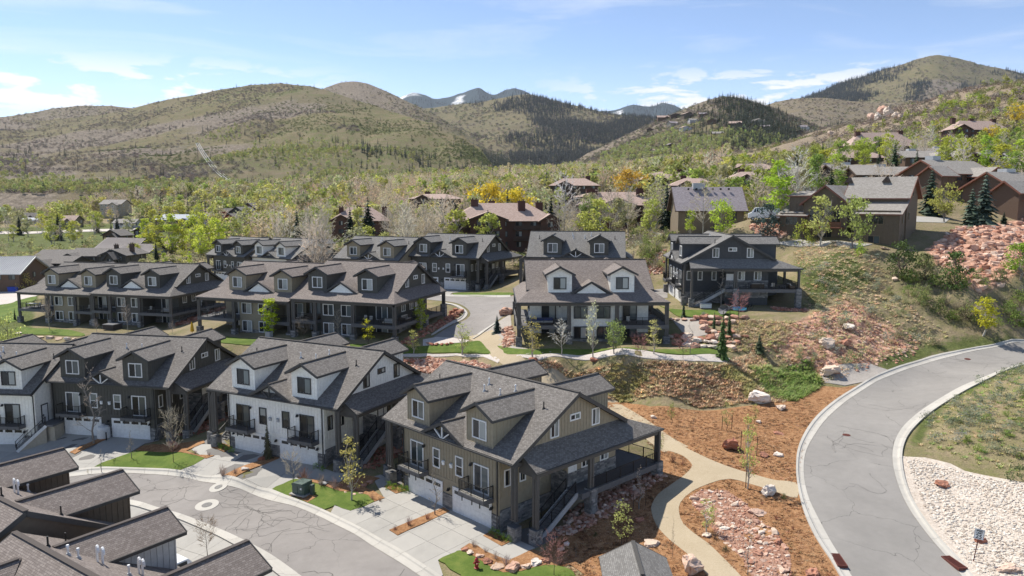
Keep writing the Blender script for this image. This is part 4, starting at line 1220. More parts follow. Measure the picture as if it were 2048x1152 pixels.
road_lo = X8([(885, 1200), (850, 1152), (815, 1090), (742, 980), (690, 862), (664, 750), (657, 660), (668, 575), (710, 488), (772, 415), (870, 340), (980, 272), (1080, 226), (1230, 178), (1400, 138), (1560, 109), (1683, 92), (1900, 70), (2300, 50)])
road_r = X8([(1435, 1200), (1400, 1152), (1340, 1075), (1250, 970), (1165, 850), (1115, 740), (1092, 640), (1098, 560), (1132, 490), (1195, 428), (1295, 360), (1400, 300), (1510, 255), (1600, 220), (1690, 195), (1900, 150), (2300, 110)])
road_ro = X8([(1485, 1200), (1448, 1152), (1400, 1090), (1300, 985), (1215, 870), (1160, 760), (1136, 655), (1140, 575), (1172, 508), (1235, 443), (1335, 372), (1450, 305), (1560, 250), (1640, 218), (1700, 200), (1900, 157), (2300, 117)])
RL, RLO, RR_, RRO = (smooth(P2(q)) for q in (road_l, road_lo, road_r, road_ro))
drape('road', RL + RR_[::-1], 'asphalt_road', .05)
kerb('kerb_road_inside', RL, RLO); kerb('kerb_road_outside', RR_, RRO)
far_in = [(120, 957), (200, 948), (252, 947), (293, 949), (337, 952), (387, 960), (440, 970), (498, 986), (557, 1006), (587, 1013), (634, 1032), (672, 1051), (710, 1070), (745, 1093), (776, 1112), (807, 1131), (838, 1152), (880, 1182)]
far_out = [(120, 946), (187, 937), (234, 937), (293, 939), (357, 943), (440, 954), (498, 970), (542, 981), (571, 993), (611, 1008), (646, 1022), (690, 1043), (728, 1062), (765, 1083), (798, 1101), (832, 1123), (872, 1149), (905, 1172)]
near_in = [(150, 990), (220, 995), (275, 1003), (313, 1015), (366, 1030), (410, 1047), (454, 1065), (498, 1086), (542, 1110), (574, 1132), (605, 1155), (640, 1182)]
near_out = [(150, 1002), (215, 1006), (262, 1013), (300, 1024), (343, 1036), (381, 1051), (425, 1070), (469, 1093), (507, 1116), (540, 1140), (565, 1160), (595, 1182)]
FI, FO, NI, NO = (smooth(P2(q)) for q in (far_in, far_out, near_in, near_out))
drape('street', FI + NI[::-1], 'asphalt_street', .05)
kerb('kerb_street_far', FI, FO); kerb('kerb_street_near', NI, NO)
up = smooth(P2([(867, 674), (905, 651), (933, 639), (941, 627), (930, 614), (906, 605), (860, 600), (780, 594), (640, 585)]), step=1.5)
up2 = P2([(640, 566), (800, 580), (900, 591.5), (1021, 593), (1120, 592), (1300, 580), (1335, 575), (1335, 596), (1180, 606), (1040, 610)]) + smooth(P2([(1023, 620), (1000, 638), (975, 655), (943, 676)]), step=1.5)
drape('upper_street', up + up2[::-1][::-1][::1][::-1] if False else up + up2, 'asphalt_street', .05, 1.2)
kerb('kerb_upper_bulb', smooth(P2([(870, 669), (907, 648), (929, 637), (935, 627), (927, 617), (906, 608), (885, 605)]), step=.7), smooth(P2([(862, 671), (900, 647), (922, 635), (928, 627), (921, 620), (905, 611.5), (885, 608)]), step=.7), 2.5)
kerb('kerb_upper_path', P2([(941, 677), (965, 661), (990, 645)]), P2([(947, 679), (972, 662), (997, 645)]), 2.5)
kerb('kerb_upper_far', P2([(880, 592.5), (950, 594), (1021, 594.5)]), P2([(880, 590), (950, 591.5), (1021, 592)]), 3)
# concrete aprons cut into slabs
def clip(poly, cell):
 out = list(poly)
 for i in range(len(cell)):
  a, b = cell[i], cell[(i + 1) % len(cell)]
  ex, ey = b[0] - a[0], b[1] - a[1]
  side = lambda p: ex * (p[1] - a[1]) - ey * (p[0] - a[0])
  src, out = out, []
  for k in range(len(src)):
   p, q = src[k - 1], src[k]
   sp_, sq = side(p), side(q)
   if (sp_ < 0) != (sq < 0):
    t = sp_ / (sp_ - sq); out.append((p[0] + (q[0] - p[0]) * t, p[1] + (q[1] - p[1]) * t))
   if sq >= 0: out.append(q)
  if len(out) < 3: return []
 return out
def apron(name, poly, h, x0, x1, y0, y1, dx, dy, ox=0.0):
 drape(name + '_base', poly, 'concrete_joint', .035, 1.2)
 root = bpy.data.objects.new(name, None); COL.objects.link(root); tag(root, kind='structure')
 g = .012
 y = y1
 while y > y0:
  x = x0 + ox
  while x < x1:
   cell = [hw(h, x + g, y - dy + g)[:2], hw(h, x + dx - g, y - dy + g)[:2], hw(h, x + dx - g, y - g)[:2], hw(h, x + g, y - g)[:2]]
   ar = sum(cell[i][0] * cell[(i + 1) % 4][1] - cell[(i + 1) % 4][0] * cell[i][1] for i in range(4))
   if ar < 0: cell.reverse()
   c = clip(poly, cell)
   if len(c) >= 3:
    A = abs(sum(c[i][0] * c[(i + 1) % len(c)][1] - c[(i + 1) % len(c)][0] * c[i][1] for i in range(len(c)))) / 2
    if A > .15:
     b = MB()
     T_ = [(p[0], p[1], H(*p) + .068) for p in c]
     b.face(T_)
     for i in range(len(T_)):
      j = (i + 1) % len(T_)
      b.face([T_[j], T_[i], (T_[i][0], T_[i][1], T_[i][2] - .09), (T_[j][0], T_[j][1], T_[j][2] - .09)])
     b.build('slab', M['concrete_light'], root)
   x += dx
  y -= dy
gutter = lambda a, b: [p for p in FO if a <= project(p[0], p[1], H(*p))[0] <= b]
hw2 = lambda h, x, y: hw(h, x, y)[:2]
AP_A = gutter(655, 890) + P2([(876, 1122), (925, 1102), (1020, 1122), (1061, 1101), (1083, 1091), (1126, 1068), (1095, 1048)]) + [hw2('A', 6.95, -.02), hw2('A', -6.95, -.02)] + P2([(800, 934), (770, 948), (745, 955), (769, 998), (701, 1023), (669, 1012)])
apron('driveway_olive', AP_A, 'A', -14, 16, -16, .1, 2.5, 2.6, .0)
AP_B = gutter(352, 548) + P2([(590, 959), (602, 960), (690, 967), (725, 962), (716, 951), (670, 946), (640, 935)]) + [hw2('B', 6.95, -.02), hw2('B', -6.95, -.02)] + P2([(440, 872), (425, 872), (383, 900), (409, 918)])
apron('driveway_white', AP_B, 'B', -14, 14, -16, .1, 2.5, 2.6)
AP_C = P2([(-90, 960), (-40, 955), (60, 946)]) + gutter(110, 195) + P2([(259, 907), (290, 888)]) + [hw2('C', 7.0, -.02), hw2('C', -7.4, -.02), hw2('D', 7.4, -.1), hw2('D', -8, -.1)] + P2([(-90, 900)])
apron('driveway_charcoal', AP_C, 'C', -34, 12, -18, .6, 2.5, 2.6)
AP_F = list(NO)[::1] + [hw2('FG2', -8.5, -.05), hw2('FG2', 7.5, -.05), hw2('FG1', -7.5, -.05), hw2('FG1', 9, -.05)]
apron('driveway_lower', AP_F, 'FG1', -30, 14, -16, .3, 2.5, 2.6)
AP_G = [hw2('GR', -7.2, -.05), hw2('GR', 7.2, -.05)] + P2([(905, 586), (898, 591), (860, 590), (800, 583)])
apron('driveway_upper', AP_G, 'GR', -9, 9, -14, .1, 2.6, 2.8)
# the gravel footpaths
path_low = smooth(P2([(1324, 897), (1345, 905), (1366, 913), (1381, 926), (1383, 936), (1368, 952), (1340, 972), (1316, 990), (1304, 1010), (1303, 1025), (1313, 1052), (1338, 1080), (1372, 1107), (1392, 1127), (1418, 1155), (1440, 1180), (1510, 1190), (1480, 1152), (1443, 1114), (1416, 1088), (1388, 1068), (1366, 1048), (1358, 1026), (1361, 1006), (1384, 984), (1420, 968), (1460, 959), (1510, 972), (1560, 988), (1594, 997), (1592, 967), (1552, 962), (1500, 948), (1464, 937), (1420, 920), (1378, 900), (1345, 880)]), True, .8)
drape('footpath', path_low, 'path_gravel', .085, .8)
drape('footpath_upper', ribbon(P2([(1352, 900), (1310, 872), (1262, 838), (1215, 806), (1165, 778), (1110, 757), (1065, 742), (1035, 729), (1012, 711), (993, 695), (975, 680), (958, 669)]), [2.9, 2.7, 2.6, 2.6, 2.8, 3.2, 4.2]), 'path_gravel', .075, .8)
# lawns
C3 = lambda L: [(x / 3.2, 640 + y / 3.2) for x, y in L]
C54 = lambda L: [(540 + x / 4.234, 880 + y / 4.234) for x, y in L]
C9 = lambda L: [(900 + x / 6, 960 + y / 6) for x, y in L]
C7 = lambda L: [(980 + x / 3.103, 430 + y / 3.103) for x, y in L]
C85 = lambda L: [(850 + x / 4.8, 560 + y / 4.8) for x, y in L]
C5 = lambda L: [(x / 4.096, 460 + y / 4.096) for x, y in L]
LAWNS = [('round', P2(C3([(602, 945), (730, 890), (830, 856), (872, 840), (1000, 850), (1150, 852), (1230, 868), (1310, 890), (1140, 969), (1000, 962), (900, 958), (760, 950)]))),
('transformer', P2(C54([(15, 425), (110, 378), (200, 338), (260, 345), (420, 382), (600, 444), (720, 444), (830, 475), (895, 520), (680, 604), (555, 558), (462, 594), (330, 540), (130, 478)]))),
('hydrant', P2(C9([(-8, 905), (60, 880), (120, 856), (300, 935), (500, 1062), (640, 1122), (860, 1105), (1010, 1060), (1130, 1030), (1300, 1042), (1440, 1085), (1500, 1160), (1420, 1260), (300, 1290), (130, 1150), (0, 1080), (-60, 1010), (-140, 970)]))),
('white_house', P2(C7([(45, 815), (80, 842), (110, 868), (300, 870), (600, 866), (1100, 862), (1400, 866), (1470, 850), (1450, 825), (1300, 832), (1100, 836), (900, 838), (600, 838), (300, 836), (160, 832)]))),
('slate_house', P2(C7([(1052, 565), (1120, 600), (1150, 622), (1190, 634), (1300, 636), (1420, 632), (1540, 622), (1520, 596), (1400, 592), (1250, 592), (1120, 585)]))),
('path_side', P2(C85([(-330, 690), (-200, 655), (0, 640), (130, 622), (300, 612), (400, 602), (500, 588), (542, 602), (590, 660), (632, 712), (500, 708), (300, 702), (0, 702), (-200, 715), (-320, 720)]))),
('left_slope', P2(C5([(-700, 640), (0, 615), (150, 578), (275, 548), (300, 560), (230, 620), (180, 680), (165, 735), (60, 760), (0, 740), (-500, 800)]))),
('terrace_strip', P2(C5([(140, 800), (300, 808), (500, 815), (640, 838), (695, 858), (670, 872), (500, 868), (400, 862), (160, 850)]))),
('aspen_strip', P2([(425, 672), (470, 676), (515, 680), (510, 690), (460, 688), (430, 683)])),
('corner_strip', P2([(700, 690), (780, 690), (850, 702), (850, 708), (790, 704), (720, 702)])),
('upper_verge', P2([(905, 588), (935, 586), (1022, 586), (1022, 591), (930, 592.5)])),
('condo', P2([(1208, 456), (1240, 452), (1252, 456), (1230, 462), (1205, 462)]))]
for nm, p in LAWNS:
 drape(nm + '_lawn', smooth(p, True, 1.0), 'lawn', .10, .7 if nm in ('round', 'transformer', 'hydrant') else 1.2)
# bark mulch beds
drape('mulch_slope', P2([(1085, 1105), (1110, 1085), (1130, 1062), (1180, 1010), (1250, 962), (1320, 915), (1310, 880), (1262, 850), (1215, 815), (1205, 802), (1250, 806), (1300, 814), (1367, 819), (1447, 819), (1513, 811), (1575, 803), (1638, 773), (1680, 776)]) + [p for p in RLO if 770 < project(p[0], p[1], H(*p))[1] < 1185][::-1] + P2([(1500, 1190), (1100, 1190), (1170, 1150), (1140, 1130), (1090, 1135), (1075, 1118)]), 'mulch', .06, .8, lump=.05)
BEDS = [P2(C3([(872, 836), (905, 812), (985, 800), (1080, 800), (1180, 790), (1300, 772), (1312, 790), (1250, 815), (1190, 842), (1260, 868), (1372, 872), (1318, 892), (1230, 866), (1150, 850), (1000, 848)])),
P2(C54([(225, 318), (300, 330), (480, 368), (570, 380), (640, 330), (760, 300), (880, 318), (930, 330), (850, 370), (780, 400), (880, 440), (972, 498), (885, 528), (830, 474), (720, 442), (600, 442), (420, 380), (260, 343)])),
P2(C9([(128, 838), (232, 772), (330, 800), (430, 872), (560, 925), (700, 978), (840, 915), (975, 850), (1085, 868), (1200, 920), (1150, 1032), (1000, 1062), (860, 1108), (640, 1124), (500, 1064), (300, 936)])),
P2(C54([(1010, 770), (1240, 675), (1470, 580), (1520, 610), (1300, 715), (1080, 815)])), P2([(442, 955), (548, 914), (561, 917), (464, 960)]), P2(C3([(445, 850), (640, 762), (692, 764), (480, 862)])),
P2([(966, 1073), (983, 1063), (1024, 1084), (1003, 1094)]), P2([(768, 975), (786, 965), (817, 981), (792, 989)]), P2([(423, 896), (436, 886), (468, 896), (448, 905)]), P2(C54([(160, 475), (230, 440), (330, 455), (400, 485), (320, 535)]))]
for p in BEDS: drape('mulch_bed', p, 'mulch', .115, .6, lump=.05)
# gravel and stones
cs = [p for p in RRO if 912 < project(p[0], p[1], H(*p))[1] < 1190]
drape('cobble_slope', cs + P2([(1810, 914), (1850, 916), (1900, 928), (1930, 943), (1985, 955), (2048, 966), (2250, 990), (2420, 1010), (2420, 1190)]), 'cobble_bed', .07, .8, lump=.10)
drape('gravel_crown', smooth(P2(C7([(165, 872), (600, 871), (1100, 868), (1400, 870), (1490, 895), (1440, 915), (1300, 908), (1000, 894), (700, 888), (500, 892), (300, 905), (230, 890)])), True), 'gravel_pale', .085, 1.0, lump=.05)
drape('gravel_terrace', P2(C7([(1130, 650), (1230, 640), (1330, 640), (1345, 690), (1350, 745), (1250, 765), (1190, 725)])), 'gravel_grey', .08, .9, lump=.05)
drape('gravel_bed', P2(C85([(-20, 575), (110, 550), (270, 558), (425, 582), (400, 600), (130, 618), (-20, 632)])), 'gravel_pale', .07, .8, lump=.05)
drape('gravel_garden', P2(C85([(520, 520), (660, 430), (820, 330), (850, 640), (1000, 670), (800, 672), (705, 640), (712, 545)])), 'gravel_grey', .07, .9, lump=.05)
drape('gravel_fan', P2([(1640, 745), (1680, 730), (1740, 728), (1775, 740), (1740, 762), (1690, 772), (1650, 766)]), 'gravel_grey', .07, .9, lump=.06)
drape('gravel_verge', P2(C85([(-220, 712), (0, 708), (300, 708), (500, 714), (640, 720), (720, 770), (700, 800), (560, 740), (300, 728), (0, 735), (-200, 738)])), 'gravel_pale', .07, .9, lump=.05)
drape('gravel_drive', P2([(0, 575), (60, 572), (78, 590), (40, 605), (0, 612), (-80, 612), (-80, 580)]), 'gravel_pale', .07, 1.2)
drape('meadow_road', P2([(-160, 470), (0, 463.5), (150, 460.5), (290, 457), (290, 461), (150, 464.5), (0, 468.5), (-160, 475)]), 'gravel_pale', .25, 6)
drape('far_drive', P2([(1560, 440), (1640, 436), (1700, 437), (1830, 433), (1900, 437), (1890, 446), (1780, 444), (1640, 447), (1565, 449)]), 'concrete_light', .08, 2.5)
drape('patio', P2([(1546, 486), (1600, 480), (1700, 486), (1745, 489), (1700, 497), (1600, 494)]), 'concrete_light', .12, 2)
# tar sealed cracks on the asphalt
def cracks(name, poly, n, seed, wid=.055, steps=26, turn=.5):
 rg = random.Random(seed); b = MB()
 xs = [p[0] for p in poly]; ys = [p[1] for p in poly]
 k = 0
 while k < n:
  x, y = rg.uniform(min(xs), max(xs)), rg.uniform(min(ys), max(ys))
  if not inpoly(x, y, poly): continue
  k += 1
  a = rg.uniform(0, 6.28); stack = [(x, y, a, steps)]
  while stack:
   x, y, a, m = stack.pop(); drift = rg.uniform(-.06, .06)
   for i in range(m):
    a += rg.gauss(drift, turn); L = rg.uniform(.3, .6)
    x2, y2 = x + math.cos(a) * L, y + math.sin(a) * L
    if not inpoly(x2, y2, poly): break
    nx, ny = -math.sin(a) * wid * rg.uniform(.5, 1.2), math.cos(a) * wid * rg.uniform(.5, 1.2)
    z0, z1 = H(x, y) + .058, H(x2, y2) + .058
    b.face([(x - nx, y - ny, z0), (x2 - nx, y2 - ny, z1), (x2 + nx, y2 + ny, z1), (x + nx, y + ny, z0)])
    if rg.random() < .10 and m > 10: stack.append((x2, y2, a + rg.choice((-1, 1)) * rg.uniform(.6, 1.4), m // 2))
    x, y = x2, y2
 tag(b.build(name, M['tar'], fix=False), kind='stuff')
cracks('crack_sealant', FI + NI[::-1], 24, 3, .026, 24, .40)
cracks('crack_sealant', RL + RR_[::-1], 16, 8, .018, 18, .35)
cracks('crack_sealant', up + up2, 22, 5, .035, 16, .6)
# plants: every kind is built one unit high and scaled to its height
def leafmesh(name, P, size, rng, mats, extra=None, up=.35, leafidx=0):
 """leaf-sized faces at points P; 'leaf' holds leaf-to-leaf brightness. extra: an MB with trunk faces (material 1)"""
 n = len(P)
 a = rng.normal(size=(n, 3)); a[:, 2] = a[:, 2] * .6 + up; a /= np.linalg.norm(a, axis=1)[:, None]
 r = rng.normal(size=(n, 3)); t = np.cross(a, r); t /= np.linalg.norm(t, axis=1)[:, None] + 1e-9
 s = np.cross(a, t)
 sz = size * rng.uniform(.6, 1.35, n)[:, None]
 V = np.stack([P - t * sz, P + s * sz * .62, P + t * sz, P - s * sz * .62], 1).reshape(-1, 3)
 F = [tuple(range(i * 4, i * 4 + 4)) for i in range(n)]
 mi = [leafidx] * n
 lv = list(rng.uniform(0, 1, n))
 V = [tuple(v) for v in V]
 if extra:
  b = len(V); V += extra.v; F += [tuple(k + b for k in f) for f in extra.f]; mi += [1 + m_ for m_ in extra.m]; lv += [.5] * len(extra.f)
 me = bpy.data.meshes.new(name); me.from_pydata(V, [], F)
 for m in mats: me.materials.append(m)
 me.polygons.foreach_set('material_index', mi)
 at_ = me.attributes.new('leaf', 'FLOAT', 'FACE'); at_.data.foreach_set('value', np.array(lv, np.float32))
 return me
def crown_pts(rng, n, lo, hi, rad, shape, clumps, spread):
 """points of a crown between heights lo and hi: leaves gather round clumps that sit unevenly through the crown"""
 z = rng.uniform(0, 1, clumps)
 prof = {'oval': lambda q: np.sqrt(np.clip(1 - (2 * q - .85) ** 2 / 1.35, .03, 1)), 'round': lambda q: np.sqrt(np.clip(1 - (2 * q - 1) ** 2, .05, 1)),
   'cone': lambda q: (1 - q) * .9 + .08, 'spindle': lambda q: np.clip(np.sin(np.pi * (q * .93 + .05)), .12, 1) ** .7, 'dome': lambda q: np.sqrt(np.clip(1 - q * q, .02, 1))}[shape]
 a = rng.uniform(0, 2 * np.pi, clumps); rr = np.sqrt(rng.uniform(.10, 1, clumps)) * prof(z) * rad * rng.uniform(.75, 1.12, clumps)
 C = np.stack([rr * np.cos(a), rr * np.sin(a), lo + z * (hi - lo)], 1)
 k = rng.integers(0, clumps, n)
 return C[k] + rng.normal(size=(n, 3)) * spread * np.array([1, 1, .75]), C
def limbs(b, rng, C, lo, r0, m=0, lean=0.02, top=.92, n=6):
 pts = [Vector((rng.normal() * lean * i, rng.normal() * lean * i, top * i / 5)) for i in range(6)]
 for i in range(5): b.tube(pts[i], pts[i + 1], r0 * (1 - i / 5.6), r0 * (1 - (i + 1) / 5.6), n, m, False)
 for c in C:
  c = Vector(c); zb = max(lo * .6, c.z - .25 * rng.uniform(.5, 1) - Vector((c.x, c.y)).length * .5)
  f = min(zb / top, .99) * 5; i = min(int(f), 4); s = pts[i].lerp(pts[i + 1], f - i)
  mid = s.lerp(c, .55) + Vector((0, 0, -.01))
  b.tube(s, mid, r0 * .42 * (1 - zb * .5), r0 * .22, 4, m, False); b.tube(mid, c, r0 * .22, r0 * .08, 3, m, False)
def bare_mesh(seed, rad=.22, lo=.22, nb=26, mats=('twig', 'bark_pale'), form='up', twig=.0030, sub=5):
 rng = np.random.default_rng(seed); b = MB(); r0 = .013
 pts = [Vector((rng.normal() * .008 * i, rng.normal() * .008 * i, .97 * i / 6)) for i in range(7)]
 for i in range(6): b.tube(pts[i], pts[i + 1], r0 * (1 - i / 6.6), r0 * (1 - (i + 1) / 6.6), 6, 1, False)
 tw = MB()
 def strip(p, q, w):
  d = (q - p); s = d.cross(Vector(rng.normal(size=3))).normalized() * w
  tw.face([p - s, p + s, q + s * .4, q - s * .4], 0)
 for k in range(nb):
  f = lo + (1 - lo) * (k / nb) ** .9 * .97; a = k * 2.4 + rng.normal() * .4
  i = min(int(f / .97 * 6), 5); s = pts[i].lerp(pts[i + 1], f / .97 * 6 - i)
  L = rad * (1.15 - f) * rng.uniform(.8, 1.25) / .8 if form != 'round' else rad * math.sqrt(max(.1, 1 - (1.6 * f - .95) ** 2)) * rng.uniform(.8, 1.2)
  rise = L * (rng.uniform(.7, 1.3) if form == 'up' else rng.uniform(.35, .8))
  e = s + Vector((math.cos(a) * L, math.sin(a) * L, rise)); m_ = s.lerp(e, .5) + Vector((0, 0, -rise * .10))
  b.tube(s, m_, r0 * .40 * (1.1 - f), r0 * .24 * (1.1 - f), 3, 1, False); b.tube(m_, e, r0 * .24 * (1.1 - f), r0 * .08, 3, 1, False)
  for j in range(sub):
   t = rng.uniform(.25, 1); p = (s.lerp(m_, t * 2) if t < .5 else m_.lerp(e, t * 2 - 1))
   d = Vector(rng.normal(size=3)) * .5 + Vector((math.cos(a), math.sin(a), 1.0)); d = d.normalized() * L * rng.uniform(.3, .6)
   q = p + d; strip(p, q, twig)
   for l in range(3):
    p2 = p.lerp(q, rng.uniform(.3, 1)); d2 = (d.normalized() + Vector(rng.normal(size=3)) * .5).normalized() * L * rng.uniform(.15, .35)
    strip(p2, p2 + d2, twig * .8)
 n0 = len(tw.f)
 b2 = len(tw.v); V = tw.v + b.v; F = tw.f + [tuple(k + b2 for k in f) for f in b.f]
 return V, F, n0, mats
def two(name, V, F, n0, mats):
 """whole tree in one mesh (far copies) or split into crown and trunk"""
 def mk(v, f, mi, ms, nm):
  me = bpy.data.meshes.new(nm); me.from_pydata(v, [], f)
  for m in ms: me.materials.append(M[m])
  me.polygons.foreach_set('material_index', mi)
  at_ = me.attributes.new('leaf', 'FLOAT', 'FACE'); at_.data.foreach_set('value', np.random.default_rng(len(f)).uniform(.2, .8, len(f)).astype(np.float32))
  return me
 k = max(max(f) for f in F[:n0]) + 1
 return (mk(V, F, [0] * n0 + [1] * (len(F) - n0), mats, name),
   mk(V[:k], F[:n0], [0] * n0, mats[:1], name + '_crown'), mk(V[k:], [tuple(q - k for q in f) for f in F[n0:]], [0] * (len(F) - n0), mats[1:], name + '_trunk'))
def leafy_mesh(name, seed, n, size, lo, hi, rad, shape, clumps, spread, r0=.016, bark='bark_pale', lmat='leaf', trunk=True, ntr=None):
 rng = np.random.default_rng(seed); P, C = crown_pts(rng, n, lo, hi, rad, shape, clumps, spread)
 P = P[P[:, 2] > .01]
 b = MB()
 if trunk: limbs(b, rng, C[:ntr] if ntr else C, lo, r0)
 whole = leafmesh(name, P, size, np.random.default_rng(seed), [M[lmat], M[bark]], b)
 crown = leafmesh(name + '_crown', P, size, np.random.default_rng(seed), [M[lmat]])
 tr = b.mesh(name + '_trunk', [M[bark]], fix=False) if trunk else None
 return whole, crown, tr
def conifer_mesh(name, seed, rad=.21, layers=15, per=9, lmat='needle', droop=.35, lo=.05):
 """whorls of drooping boughs, each a jagged fan of needle sprays"""
 rng = np.random.default_rng(seed); V, F, lv = [], [], []
 for k in range(layers):
  f = k / (layers - 1); z = lo + (1 - lo) * (f ** .92) * .97
  R_ = rad * (1 - f) ** .85 * rng.uniform(.85, 1.12) + .012
  m = max(4, int(per * (1 - f * .5)))
  for j in range(m):
   a = 2 * math.pi * (j + rng.uniform(-.3, .3)) / m + k * 1.1; L = R_ * rng.uniform(.75, 1.2)
   dz = -droop * L * rng.uniform(.6, 1.3); wd = L * rng.uniform(.34, .52) + .006
   c, s = math.cos(a), math.sin(a)
   p = lambda r, w, h: (c * r - s * w, s * r + c * w, z + h)
   b = len(V); hmid = .03 * (1 - f)
   V += [p(0, 0, hmid + .02), p(L * .45, wd, dz * .55), p(L * .62, wd * .35, dz * .45 + .006), p(L * .85, wd * .5, dz * .95), p(L, 0, dz), p(L * .85, -wd * .5, dz * .95), p(L * .62, -wd * .35, dz * .45 + .006), p(L * .45, -wd, dz * .55)]
   F += [(b, b + 1, b + 2), (b, b + 2, b + 3, b + 4), (b, b + 4, b + 5, b + 6), (b, b + 6, b + 7)]
   q = rng.uniform(.1, .9); lv += [q * .8, q, q, q * .8]
   b = len(V)
   V += [p(L * .12, 0, hmid), p(L * .6, wd * .30, dz * .9 - .02), p(L * .9, 0, dz * 1.1), p(L * .6, -wd * .30, dz * .9 - .02)]
   F += [(b, b + 1, b + 2, b + 3)]; lv += [q * .5]
 b = MB(); b.tube((0, 0, 0), (0, 0, .97), .016, .003, 6, 0, False)
 def mk(nm, fs, vs, mi, ms, l):
  me = bpy.data.meshes.new(nm); me.from_pydata(vs, [], fs)
  for m_ in ms: me.materials.append(m_)
  me.polygons.foreach_set('material_index', mi)
  at_ = me.attributes.new('leaf', 'FLOAT', 'FACE'); at_.data.foreach_set('value', np.array(l, np.float32)); return me
 k = len(V)
 whole = mk(name, F + [tuple(q + k for q in f) for f in b.f], V + b.v, [0] * len(F) + [1] * len(b.f), [M[lmat], M['bark_brown']], lv + [.5] * len(b.f))
 return whole, mk(name + '_crown', F, V, [0] * len(F), [M[lmat]], lv), b.mesh(name + '_trunk', [M['bark_brown']], fix=False)
def sc(x): return x + '_scatter'
PL = {}
def variants(kind, fn, n=3): PL[kind] = [fn(i) for i in range(n)]
variants('aspen', lambda i: leafy_mesh('aspen', 10 + i, 900, .023, .26, .98, .20, 'oval', 34, .036))
variants('airy', lambda i: leafy_mesh('airy_aspen', 20 + i, 480, .0165, .25, .99, .17, 'oval', 26, .034))
variants('poplar', lambda i: leafy_mesh('poplar', 30 + i, 1100, .022, .08, .99, .155, 'spindle', 44, .034))
variants('round', lambda i: leafy_mesh('round_tree', 40 + i, 1200, .026, .22, .98, .36, 'round', 40, .055, .02, 'bark_grey'))
variants('young', lambda i: leafy_mesh('young_tree', 50 + i, 380, .019, .30, .98, .22, 'oval', 20, .05, .012, 'bark_brown'))
variants('juniper', lambda i: leafy_mesh('juniper', 60 + i, 1100, .029, .04, .97, .42, 'oval', 46, .06, .02, 'bark_brown', 'needle'))
variants('bush', lambda i: leafy_mesh('bush', 70 + i, 480, .042, .10, .95, .55, 'dome', 22, .10, .02, 'bark_brown', ntr=8))
variants('sage', lambda i: leafy_mesh('sagebrush', 80 + i, 230, .06, .10, .92, .75, 'dome', 14, .14, trunk=False))
def mkbare(i, **k): return two('bare_tree', *bare_mesh(90 + i, **k))
variants('bare', lambda i: mkbare(i, rad=.19, nb=30, sub=6, twig=.0042))
variants('bareround', lambda i: mkbare(10 + i, rad=.34, nb=30, form='round', mats=('twig', 'bark_brown'), lo=.25, sub=6, twig=.0045))
variants('bareslim', lambda i: mkbare(20 + i, rad=.085, nb=26, mats=('twig', 'bark_grey'), lo=.15, sub=4, twig=.0035))
def bareshrub(i):
 rng = np.random.default_rng(200 + i); tw = MB()
 for k in range(46):
  a = rng.uniform(0, 6.28); t = rng.uniform(.05, .55); p = Vector((rng.normal() * .04, rng.normal() * .04, 0)); L = rng.uniform(.6, 1)
  q = p + Vector((math.cos(a) * t, math.sin(a) * t, L * (1.05 - t * .6)))
  s = (q - p).cross(Vector(rng.normal(size=3))).normalized() * .011; m_ = p.lerp(q, .5)
  tw.face([p - s, p + s, m_ + s * .8, m_ - s * .8]); tw.face([m_ - s * .8, m_ + s * .8, q + s * .3, q - s * .3])
  for j in range(3):
   g = p.lerp(q, rng.uniform(.4, 1)); h = g + (Vector(rng.normal(size=3)) * .5 + (q - p).normalized()).normalized() * rng.uniform(.12, .3)
   tw.face([g - s * .6, g + s * .6, h])
 me = tw.mesh('bare_shrub', [M['twig']], fix=False)
 at_ = me.attributes.new('leaf', 'FLOAT', 'FACE'); at_.data.foreach_set('value', rng.uniform(.2, .8, len(me.polygons)).astype(np.float32))
 return me, me, None
variants('bareshrub', bareshrub)
variants('conifer', lambda i: conifer_mesh('conifer', 300 + i, .20 + .02 * i, 16, 9))
variants('spire', lambda i: conifer_mesh('spire_conifer', 310 + i, .115, 18, 8, droop=.7, lo=.02))
variants('spruce', lambda i: conifer_mesh('blue_spruce', 320 + i, .30, 15, 12, lo=.02))
def scat(fn):
 return fn
PS = {}
PS['aspen'] = [leafy_mesh('aspen_s', 410 + i, 150, .055, .2, .98, .24, 'oval', 22, .05, lmat='leaf_scatter', ntr=6)[0] for i in range(3)]
PS['bare'] = [two('bare_s', *bare_mesh(420 + i, rad=.22, nb=16, sub=5, twig=.009, mats=('twig_scatter', 'bark_pale')))[0] for i in range(3)]
PS['conifer'] = [conifer_mesh('conifer_s', 430 + i, .19, 9, 6, 'needle_scatter')[0] for i in range(3)]
PS['brush'] = [leafy_mesh('brush_s', 440 + i, 46, .15, .1, .9, .62, 'dome', 14, .17, lmat='leaf_scatter', trunk=False)[0] for i in range(3)]
PS['oak'] = [leafy_mesh('oak_s', 450 + i, 60, .12, .15, .95, .55, 'dome', 16, .15, lmat='twig_scatter', trunk=False)[0] for i in range(3)]
PS['tuft'] = []
